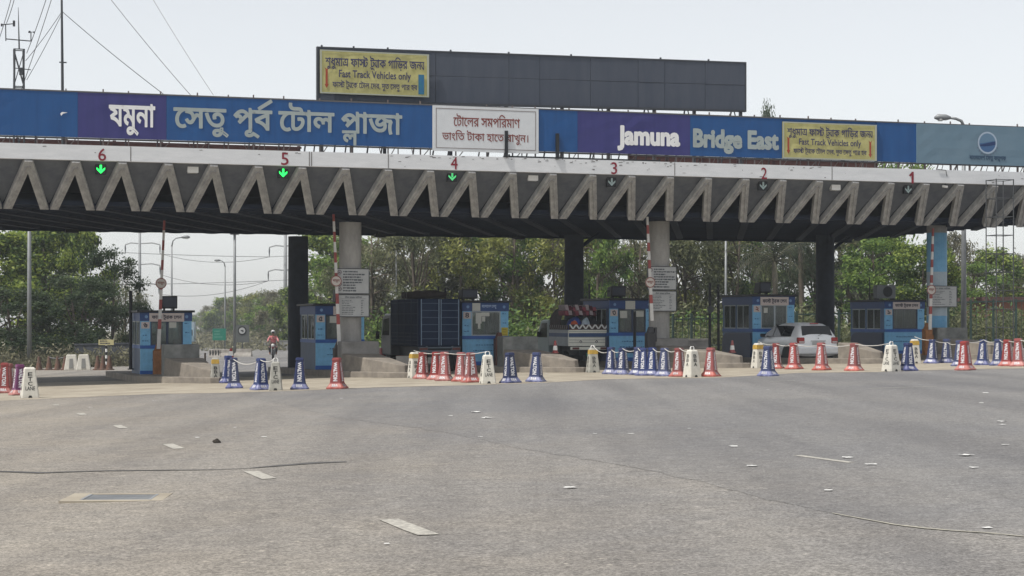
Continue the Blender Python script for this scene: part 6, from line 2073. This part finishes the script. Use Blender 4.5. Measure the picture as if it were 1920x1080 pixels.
MB().box(-0.30, 0.30, -0.2, 0.2, far_z(440, 128) - gz(Xb, 128), far_z(432, 128) - gz(Xb, 128)).build('head_box', M_dark, o)
pole(322, 150, 462, 0.10, 0.06, 'street lamp with its arm to the right behind booth 6', (0.85, 0.75))
pole(422, 205, 500, 0.12, 0.07, 'distant street lamp with its arm to the left', (-0.55, 0.7))
pole(1807, 79, 236, 0.13, 0.075, 'tall street lamp rising behind the right end of the signboard', (-0.62, 0.35))
pole(1361, 101, 452, 0.09, 0.06, 'thin pale pole behind booth 2, right of the dark posts')
pole(743, 116, 452, 0.05, 0.04, 'thin pale pole among the trees above the covered truck')
# electricity poles with cross arms and cables
M_pyl = mat('pylon_grey', (0.30, 0.31, 0.32), 0.6, var=0.1)
def pylon(px, Z, ytop, arms, label, r):
    X = far_at(px, Z)
    z0 = gz(X, Z)
    o = thing('power_pole', label, 'power pole', (X, Z, z0))
    H = far_z(ytop, Z) - z0
    MB().tube([(0, 0, 0), (0, 0, H)], [r, r * 0.55], 10).build('pole', M_pyl, o, smooth=True)
    hooks = []
    for yp, xl, xr in arms:
        z = far_z(yp, Z) - z0
        xl, xr = (xl - px) / FOC * Z, (xr - px) / FOC * Z
        mb = MB()
        mb.tube([(xl, 0, z - 0.12), (0.6 * xl, 0, z + 0.12), (0, 0, z), (0.6 * xr, 0, z + 0.12), (xr, 0, z - 0.12)], 0.09, 6)
        mb.build('cross_arm', M_pyl, o)
        for x in (xl, xr):
            if abs(x) > 0.6:
                MB().tube([(x, 0, z - 0.1), (x, 0, z - 0.55), (x, 0, z - 1.3)], [0.04, 0.10, 0.04], 6).build('insulator', M_darksteel, o)
                hooks.append(Vector((X + x, Z, z0 + z - 1.3)))
    return hooks
h1 = pylon(262, 240, 380, [(457, 235, 300), (496, 238, 300), (533, 242, 298)], 'pale power pole with three cross arms behind booth 6', 0.26)
h2 = pylon(535, 225, 370, [(462, 505, 548), (507, 503, 550)], 'power pole with two cross arms left of the left rear column', 0.30)
M_cable = mat('power_cable', (0.10, 0.10, 0.105), 0.6)
def cable(p, q, sag, r, label, name='power_cable', group='power cables'):
    p, q = Vector(p), Vector(q)
    pts = []
    for i in range(17):
        t = i / 16
        v = p.lerp(q, t)
        v.z -= 4 * sag * t * (1 - t)
        pts.append(v)
    tag(MB().tube(pts, r, 4).build(name, M_cable), label, 'cable', group)
for a, b in ((1, 0), (3, 2), (5, 2)):
    cable(h1[a], h2[b], 0.9, 0.03, 'power cable slung between the two power poles')
for b in (0, 1, 2, 3):
    cable(h2[b], h2[b] + Vector((55, -20, 6.5)), 1.2, 0.03, 'power cable leading right from the power pole behind the left rear column')
for b in (0, 2):
    cable(h2[b], h2[b] + Vector((-70, -30, 6.0 if b == 0 else 2.4)), 1.6, 0.03, 'power cable leading left from the power pole across the sky over booth 6')
for a in (0, 2, 4):
    cable(h1[a], h1[a] + Vector((-45, -30, 3.0)), 0.8, 0.03, 'power cable leading left from the three armed power pole')

# fences behind the right booths
M_fence = mat('dark_green_fence', (0.018, 0.04, 0.032), 0.5, var=0.15)
def fence(p0, p1, h, npost, rails, pick, label, pick_r=0.012):
    a, b = Vector((*p0, 0)), Vector((*p1, 0))
    L_ = (b - a).length
    ang = math.atan2(b.y - a.y, b.x - a.x)
    za, zb = gz(*p0), gz(*p1)
    o = thing('metal_fence', label, 'fence', (a.x, a.y, za), ang)
    zz = lambda x: (zb - za) * x / L_
    for i in range(npost + 1):
        x = L_ * i / npost
        MB().box(x - 0.05, x + 0.05, -0.05, 0.05, zz(x) - 0.1, zz(x) + h + 0.06).build('post', M_fence, o)
    mb = MB()
    for r in rails:
        mb.hexa([(0, -0.03, zz(0) + h * r - 0.03), (L_, -0.03, zz(L_) + h * r - 0.03), (L_, 0.03, zz(L_) + h * r - 0.03), (0, 0.03, zz(0) + h * r - 0.03), (0, -0.03, zz(0) + h * r + 0.03), (L_, -0.03, zz(L_) + h * r + 0.03), (L_, 0.03, zz(L_) + h * r + 0.03), (0, 0.03, zz(0) + h * r + 0.03)])
    mb.build('rail', M_fence, o)
    if pick:
        mb = MB()
        n = int(L_ / pick)
        for i in range(n):
            x = L_ * (i + 0.5) / n
            mb.box(x - pick_r, x + pick_r, -0.012, 0.012, zz(x) + h * rails[0], zz(x) + h * rails[-1] + (0.12 if i % 1 == 0 else 0))
        mb.build('picket', M_fence, o)
def at_d(px, d):
    s = face_at(px, 600, d)[0]
    p = G(s, d)
    return p.x, p.y
fence(at_d(1778, 19), at_d(1990, 17), 2.35, 5, (0.04, 0.98), 0.5, 'dark green mesh fence with tall posts at the right behind the cones', 0.008)
fence(at_d(1262, 24), at_d(1365, 24), 2.0, 3, (0.25, 0.9), 0.32, 'dark picket fence between the middle front column and the two dark posts')
fence(at_d(1494, 22), at_d(1612, 21), 2.0, 3, (0.05, 0.95), 0.6, 'dark open fence behind the silver car, either side of the right rear column')
fence(at_d(1370, 23.5), at_d(1492, 22.5), 1.9, 3, (0.1, 0.95), 0.4, 'dark fence mostly hidden behind booth 2')
# low grey wall behind booths 4 and 3
def low_wall(p0, p1, h, th, m, label, name='low_wall', cap=0.0):
    a, b = Vector((*p0, 0)), Vector((*p1, 0))
    L_ = (b - a).length
    o = thing(name, label, 'wall', (a.x, a.y, gz(*p0)), math.atan2(b.y - a.y, b.x - a.x))
    dz = gz(*p1) - gz(*p0)
    MB().hexa([(0, 0, -0.2), (L_, 0, dz - 0.2), (L_, th, dz - 0.2), (0, th, -0.2), (0, 0, h), (L_, 0, h + dz), (L_, th, h + dz), (0, th, h)]).build('wall_body', m, o)
    MB().hexa([(-0.02, -0.04, h + 0.002), (L_ + 0.02, -0.04, h + dz + 0.002), (L_ + 0.02, th + 0.04, h + dz + 0.002), (-0.02, th + 0.04, h + 0.002), (-0.02, -0.04, h + 0.09), (L_ + 0.02, -0.04, h + dz + 0.09), (L_ + 0.02, th + 0.04, h + dz + 0.09), (-0.02, th + 0.04, h + 0.09)]).build('coping', m, o)
low_wall(at_d(940, 22), at_d(1330, 22), 0.75, 0.25, M_conc, 'low grey concrete wall behind the pickup and booths 4 and 3')
low_wall(at_d(700, 24), at_d(880, 24), 0.7, 0.25, M_conc, 'low grey concrete wall behind the covered truck')
low_wall(ground_at(140, 688), ground_at(246, 686), 1.15, 0.2, mat('dark_wall', (0.045, 0.05, 0.06), 0.85, var=0.2), 'dark low wall at the left verge behind the small cones')  # wall of one dark grey colour
low_wall((far_at(362, 330), 330), (far_at(640, 140), 140), 0.85, 0.3, mat('far_barrier', (0.13, 0.13, 0.125), 0.85, var=0.15), 'long low concrete barrier along the far road')
# brick shed at the right edge
X0, Y0 = far_at(1852, 106), 106
sh = thing('brick_shed', 'low red brick shed with a flat dark roof behind the right fence', 'shed', (X0, Y0, gz(X0, Y0)), R(10))
M_brick = mat('shed_brick', (0.20, 0.075, 0.05), 0.9, col2=(0.30, 0.125, 0.085), scale=6)
MB().box(0, 5.5, 0, 3.5, 0, 2.55).build('wall', M_brick, sh)
MB().box(-0.3, 5.8, -0.3, 3.8, 2.552, 2.78).build('roof', mat('shed_roof', (0.10, 0.05, 0.045), 0.9), sh)
MB().box(1.0, 1.9, -0.03, 0.0, 1.0, 2.0).build('window', M_darkglass, sh)

# lattice access ladder hung before the right end of the canopy
s0, _ = face_at(1849, 400, -0.25)
s1, _ = face_at(1881, 400, -0.25)
zl = gsd(s0, -0.2)
lt = gthing('lattice_ladder', 'tall thin steel lattice ladder tower in front of the right end of the canopy', 'ladder', s0, -0.9, zl)
Wl = s1 - s0
Htop = face_at(1865, 338, -0.25)[1] - zl
for x in (0, Wl):
    for y in (0, 0.65):
        MB().tube([(x, y, 0), (x, y, Htop)], 0.02, 6).build('upright', M_darksteel, lt)
mb = MB()
z = 0.5
while z < Htop:
    mb = MB()
    for a, b in (((0, 0), (Wl, 0)), ((0, 0.65), (Wl, 0.65)), ((0, 0), (0, 0.65)), ((Wl, 0), (Wl, 0.65))):
        mb.tube([(a[0], a[1], z), (b[0], b[1], z)], 0.014, 5)
    mb.build('rung', M_darksteel, lt)
    z += 0.66


# mast, weather tower and guy wires on the canopy roof
s_m, _ = face_at(118, 170, 5)
ms = gthing('radio_mast', 'tall thin dark radio mast on the canopy roof above the torn white flap', 'mast', s_m, 5, 6.8)
top = face_at(116, -60, 5)[1] - 6.8
MB().tube([(0, 0, 0), (-0.02, 0, top * 0.5), (-0.05, 0, top)], [0.055, 0.045, 0.03], 8).build('pole', M_darksteel, ms)
MB().box(-0.1, 0.1, -0.1, 0.1, 0, 0.05).box(-0.12, 0.12, -0.015, 0.015, face_at(118, 117, 5)[1] - 6.82, face_at(118, 117, 5)[1] - 6.78).build('fitting', M_darksteel, ms)
s_w, _ = face_at(26, 150, 6)
s_w2, _ = face_at(46, 150, 6)
wt = gthing('weather_tower', 'small lattice weather tower with wind instruments at the left end of the roof', 'weather tower', s_w, 6, 6.8)
Hw = face_at(36, 92, 6)[1] - 6.8
ww = s_w2 - s_w
for x in (0, ww):
    for y in (0, ww):
        MB().tube([(x, y, 0), (x + (0.03 if x == 0 else -0.03), y, Hw)], 0.03, 6).build('leg', M_darksteel, wt)
mb = MB()
n = 3
for i in range(n):
    z0, z1 = Hw * i / n, Hw * (i + 1) / n
    for a, b in (((0, 0), (ww, 0)), ((ww, ww), (0, ww)), ((0, ww), (0, 0)), ((ww, 0), (ww, ww))):
        mb.tube([(a[0], a[1], z0), (b[0], b[1], z1)], 0.014, 5).tube([(b[0], b[1], z0), (a[0], a[1], z1)], 0.014, 5).tube([(a[0], a[1], z1), (b[0], b[1], z1)], 0.018, 5)
mb.build('bracing', M_darksteel, wt)
mb = MB()
px2 = lambda x: face_at(x, 100, 6)[0] - s_w
pz2 = lambda y: face_at(36, y, 6)[1] - 6.8
mb.tube([(ww / 2, 0, Hw), (ww / 2 - 0.02, 0, pz2(42)), (ww / 2 - 0.03, 0, pz2(14))], [0.03, 0.018, 0.008], 6)
mb.tube([(px2(10), 0, pz2(74)), (px2(58), 0, pz2(76))], 0.02, 6)
mb.build('boom', M_darksteel, wt)
mb = MB()
mb.tube([(px2(11), 0, pz2(78)), (px2(10.5), 0, pz2(46))], 0.02, 6).tube([(px2(2), 0, pz2(48)), (px2(26), 0, pz2(45))], 0.018, 6)
mb.box(px2(24), px2(28.5), -0.02, 0.02, pz2(50), pz2(39)).box(px2(1.5), px2(5), -0.02, 0.02, pz2(51), pz2(46))
mb.build('wind_vane', M_darksteel, wt)
mb = MB()
mb.tube([(px2(58), 0, pz2(76)), (px2(58), 0, pz2(59))], 0.02, 6)
for q in range(3):
    a = q * 2.1
    mb.tube([(px2(58), 0, pz2(59)), (px2(58) + 0.09 * math.cos(a), 0.09 * math.sin(a), pz2(59))], 0.01, 4).lathe([(0.03, -0.02), (0.035, 0.02)], 8, (px2(58) + 0.1 * math.cos(a), 0.1 * math.sin(a), pz2(59)))
mb.build('anemometer', M_darksteel, wt)
MB().box(ww * 0.5, ww * 0.8, -0.08, 0.08, pz2(140), pz2(127)).tube([(ww * 0.1, 0, pz2(128)), (px2(58), 0, pz2(130))], 0.015, 5).build('instrument_box', M_darksteel, wt)
def guy(x0, y0, d0, x1, y1, d1, label):
    a, za = face_at(x0, y0, d0)
    b, zb = face_at(x1, y1, d1)
    cable(G(a, d0, za), G(b, d1, zb), 0.05, 0.012, label, 'guy_wire', 'guy wires over the roof')
guy(117, 22, 5, 306, 176, 3, 'thin guy wire from the radio mast down to the sign above the white Bengali word')
guy(204, -6, 6, 357, 178, 3, 'thin guy wire crossing the sky, middle of three sloping right')
guy(284, -6, 7, 400, 178, 3, 'thin guy wire crossing the sky, rightmost of three sloping right')
guy(116, 22, 5, 48, 114, 6, 'thin guy wire from the radio mast to the weather tower, upper of two')
guy(116, 26, 5, 50, 150, 6, 'thin guy wire from the radio mast to the weather tower, lower of two')
guy(88, -6, 6, 50, 100, 6, 'thin wire leaning left beside the radio mast, steeper of two')
guy(98, -6, 6, 40, 168, 6, 'thin wire leaning left beside the radio mast, longer of two')
guy(22, -6, 6, -4, 80, 6, 'thin wire at the top left corner, left of two')
guy(28, -6, 6, 12, 44, 6, 'thin wire at the top left corner, right of two')

# road signs and barriers beyond the canopy
X, Z = far_at(411, 150), 150
gsn = thing('road_sign', 'green direction board on two legs beyond the canopy', 'road sign', (X, Z, gz(X, Z)))
zt, zb = far_z(616, Z) - gz(X, Z), far_z(638, Z) - gz(X, Z)
MB().box(-0.55, 0.55, -0.02, 0.02, zb, zt).build('sign_face', mat('sign_green', (0.01, 0.16, 0.11), 0.5, var=0.1), gsn)
mb = MB()
lines(mb, -0.40, 0.40, zb + 0.15, zt - 0.1, 3, -0.022, 0.05)
mb.build('wording', mat('pale_green_wording', (0.16, 0.34, 0.27), 0.6), gsn)
for x in (-0.42, 0.42):
    MB().tube([(x, 0.03, 0), (x, 0.03, zt)], 0.03, 6).build('leg', M_darksteel, gsn)
X, Z = far_at(454, 132), 132
rs = thing('road_sign', 'round black and white restriction sign on a dark panel right of the boxed pole', 'road sign', (X, Z, gz(X, Z)))
zc = far_z(620, Z) - gz(X, Z)
MB().box(-0.52, 0.52, 0.0, 0.03, zc - 0.85, zc + 0.42).build('backing', mat('sign_backing', (0.10, 0.11, 0.11), 0.7), rs)
MB().disc_y(0, zc, 0.32, -0.02, -0.002, 24).build('disc', M_black, rs)
MB().disc_y(0, zc, 0.23, -0.03, -0.021, 24).build('disc_face', M_boardface, rs)
MB().box(-0.10, 0.10, -0.034, -0.031, zc - 0.03, zc + 0.05).box(-0.03, 0.12, -0.034, -0.031, zc - 0.1, zc - 0.05).build('symbol', M_black, rs)
MB().tube([(0, 0.05, 0), (0, 0.05, zc)], 0.04, 8).build('leg', M_darksteel, rs)
M_jersey = mat('jersey_concrete', (0.24, 0.22, 0.20), 0.9, col2=(0.36, 0.34, 0.31), scale=3)
for i, (px, lab, st_) in enumerate(((403, 'concrete road barrier with black stripes, leftmost of three beyond the canopy', True), (424, 'plain grey concrete road barrier, middle of three beyond the canopy', False), (456, 'pale concrete road barrier with a sloping end, rightmost of three beyond the canopy', False))):
    X, Z = ground_at(px, 668.5)
    Z = 128
    X = far_at(px, Z)
    o = thing('road_barrier', lab, 'road barrier', (X, Z, gz(X, Z)), R(-4))
    ln = (0.42, 0.42, 0.62)[i]
    MB().prism_x([(-0.28, 0), (0.28, 0), (0.22, 0.14), (0.10, 0.3), (0.08, 0.56), (-0.08, 0.56), (-0.10, 0.3), (-0.22, 0.14)], -ln, ln).build('body', M_jersey, o, bevel=0.02)
    if st_:
        mb = MB()
        for k in range(4):
            x = -ln + 0.08 + k * 0.2
            mb.hexa([(x, -0.235, 0.15), (x + 0.08, -0.235, 0.15), (x + 0.08, -0.2, 0.15), (x, -0.2, 0.15), (x - 0.03, -0.115, 0.5), (x + 0.05, -0.115, 0.5), (x + 0.05, -0.05, 0.5), (x - 0.03, -0.05, 0.5)])
        mb.build('black_stripe', M_black, o)
# short dark stake near the barriers and the post at the kerb
for px, lab in ((384.5, 'short brown stake beside toll island 6'), (356, 'short brown stake nearer to booth 6')):
    X, Z = ground_at(px, 684)
    o = MB().tube([(0, 0, -0.05), (0, 0, 0.62)], 0.05, 8).lathe([(0.09, 0), (0.09, 0.03)], 8).build('stake', mat('stake_brown', (0.05, 0.035, 0.025), 0.8), None, loc=(X, Z, gz(X, Z)))
    tag(o, lab, 'stake')
# row of small cones and white posts along the left verge
M_dullcone = mat('dull_cone', (0.14, 0.06, 0.035), 0.7, col2=(0.07, 0.06, 0.05), scale=5)
dull = [(73, 'first'), (92, 'second'), (108, 'third'), (122, 'fourth'), (183, 'fifth'), (193, 'sixth'), (205, 'seventh')]
for px, nth in dull:
    X, Z = ground_at(px, 694)
    o = thing('small_cone', nth + ' dull brown cone from the left along the left verge', 'traffic cone', (X, Z, gz(X, Z)), 0, 'dull cones along the left verge')
    MB().lathe([(0.24, 0), (0.24, 0.05), (0.16, 0.07), (0.06, 0.66), (0.04, 0.68)], 14).build('cone_body', M_dullcone, o)
for px, lab in ((134, 'white concrete marker on the left verge, left of two'), (157, 'white concrete marker on the left verge, right of two')):
    X, Z = ground_at(px, 694)
    o = thing('concrete_marker', lab, 'concrete marker', (X, Z, gz(X, Z)), R(10))
    MB().hexa([(-0.34, -0.25, 0), (0.34, -0.25, 0), (0.34, 0.25, 0), (-0.34, 0.25, 0), (-0.22, -0.16, 0.74), (0.22, -0.16, 0.74), (0.22, 0.16, 0.74), (-0.22, 0.16, 0.74)]).build('body', M_mark_white, o, bevel=0.03)
    MB().hexa([(-0.10, -0.26, 0.1), (0.10, -0.26, 0.1), (0.10, -0.2, 0.1), (-0.10, -0.2, 0.1), (-0.08, -0.19, 0.55), (0.08, -0.19, 0.55), (0.08, -0.15, 0.55), (-0.08, -0.15, 0.55)]).build('dark_panel', mat('panel_grey', (0.20, 0.20, 0.19), 0.8), o)
cable(Vector((*ground_at(90, 694), 0)) + Vector((0, 0, gz(*ground_at(90, 694)) + 0.64)), Vector((*ground_at(124, 694), 0)) + Vector((0, 0, gz(*ground_at(124, 694)) + 0.64)), 0.08, 0.03, 'maroon rope tied over the dull cones on the left verge', 'barrier_rope', 'verge ropes')
X, Z = ground_at(199, 690)
o = thing('verge_sign', 'small yellow board on a black and white post at the left verge', 'sign', (X, Z, gz(X, Z)))
MB().box(-0.38, 0.38, -0.02, 0.02, 1.15, 1.42).build('board', mat('verge_sign_yellow', (0.42, 0.38, 0.20), 0.6), o)
mb = MB()
lines(mb, -0.3, 0.3, 1.18, 1.40, 2, -0.022, 0.06, 1.0)
mb.build('wording', M_text, o)
mb = MB()
for i in range(8):
    mb.tube([(0, 0.04, i * 0.16), (0, 0.04, i * 0.16 + 0.16)], 0.05, 8, i % 2)
mb.build('striped_post', [M_black, M_white], o)

# ---------------------------------------------------------------- litter on the asphalt
M_scrap = mat('paper_scrap', (0.62, 0.62, 0.60), 0.8, var=0.08)
scraps = [(913, 785, .20), (893, 774, .22), (845, 781, .10), (902, 821, .08), (1115, 815, .07), (1183, 815, .11), (1375, 839, .13), (1409, 876, .12), (1589, 860, .13), (1634, 873, .13), (1812, 856, .18), (1848, 738, .16), (1877, 792, .16), (1880, 798, .10), (170, 765, .10), (495, 821, .10), (370, 822, .09), (1070, 917, .12), (1553, 922, .09), (1826, 879, .10), (1840, 757, .10), (1885, 836, .09), (1025, 701, .14), (725, 1023, .05), (1850, 993, .08), (440, 803, .08), (1440, 732, .08), (1292, 805, .06), (640, 748, .10), (290, 753, .14), (1735, 684, .2), (820, 700, .08)]
rnd = random.Random(11)
for px, py, sz in scraps:
    X, Z = ground_at(px, py)
    sz *= 0.5
    mb = MB()
    n = 4
    for i in range(n + 1):
        for j in range(3):
            mb.v.append(((i / n - 0.5) * sz * 1.7 * rnd.uniform(0.8, 1.1), (j / 2 - 0.5) * sz * 1.5 * rnd.uniform(0.8, 1.1), rnd.uniform(0.003, sz * 0.16)))
    for i in range(n):
        for j in range(2):
            mb.f.append([i * 3 + j, (i + 1) * 3 + j, (i + 1) * 3 + j + 1, i * 3 + j + 1])
            mb.m.append(0)
    o = mb.build('paper_scrap', M_scrap, None, loc=(X, Z, gz(X, Z) + 0.012), rot=(0, 0, rnd.uniform(0, 6.28)))
    tag(o, 'small crumpled white paper scrap lying on the plaza', 'paper scrap', 'paper scraps littering the plaza')
X, Z = ground_at(406, 831)
bm = MB()
bm.lathe([(0.05, 0.0), (0.062, 0.012), (0.05, 0.03), (0.028, 0.044), (0.010, 0.06)], 9)
o = bm.build('dark_clod', mat('clod_brown', (0.03, 0.025, 0.02), 0.95), None, loc=(X, Z, gz(X, Z) + 0.005), rot=(0.2, 0.1, 0.5))
tag(o, 'small dark clod lying on the asphalt left of centre', 'clod')

# ---------------------------------------------------------------- haze
hz = MB().box(-600, 600, -120, 900, -8.0, 34.0).build('haze', bpy.data.materials.new('haze'))
hm_ = hz.data.materials[0]
hm_.use_nodes = True
hn = hm_.node_tree
hn.nodes.remove(hn.nodes['Principled BSDF'])
pv = hn.nodes.new('ShaderNodeVolumePrincipled')
pv.inputs['Color'].default_value = (0.90, 0.95, 1.0, 1)
pv.inputs['Density'].default_value = 0.00052
pv.inputs['Anisotropy'].default_value = 0.2
hn.links.new(pv.outputs[0], hn.nodes['Material Output'].inputs['Volume'])
tag(hz, 'thin pale haze in the air over the whole plaza', 'haze', kind='stuff')
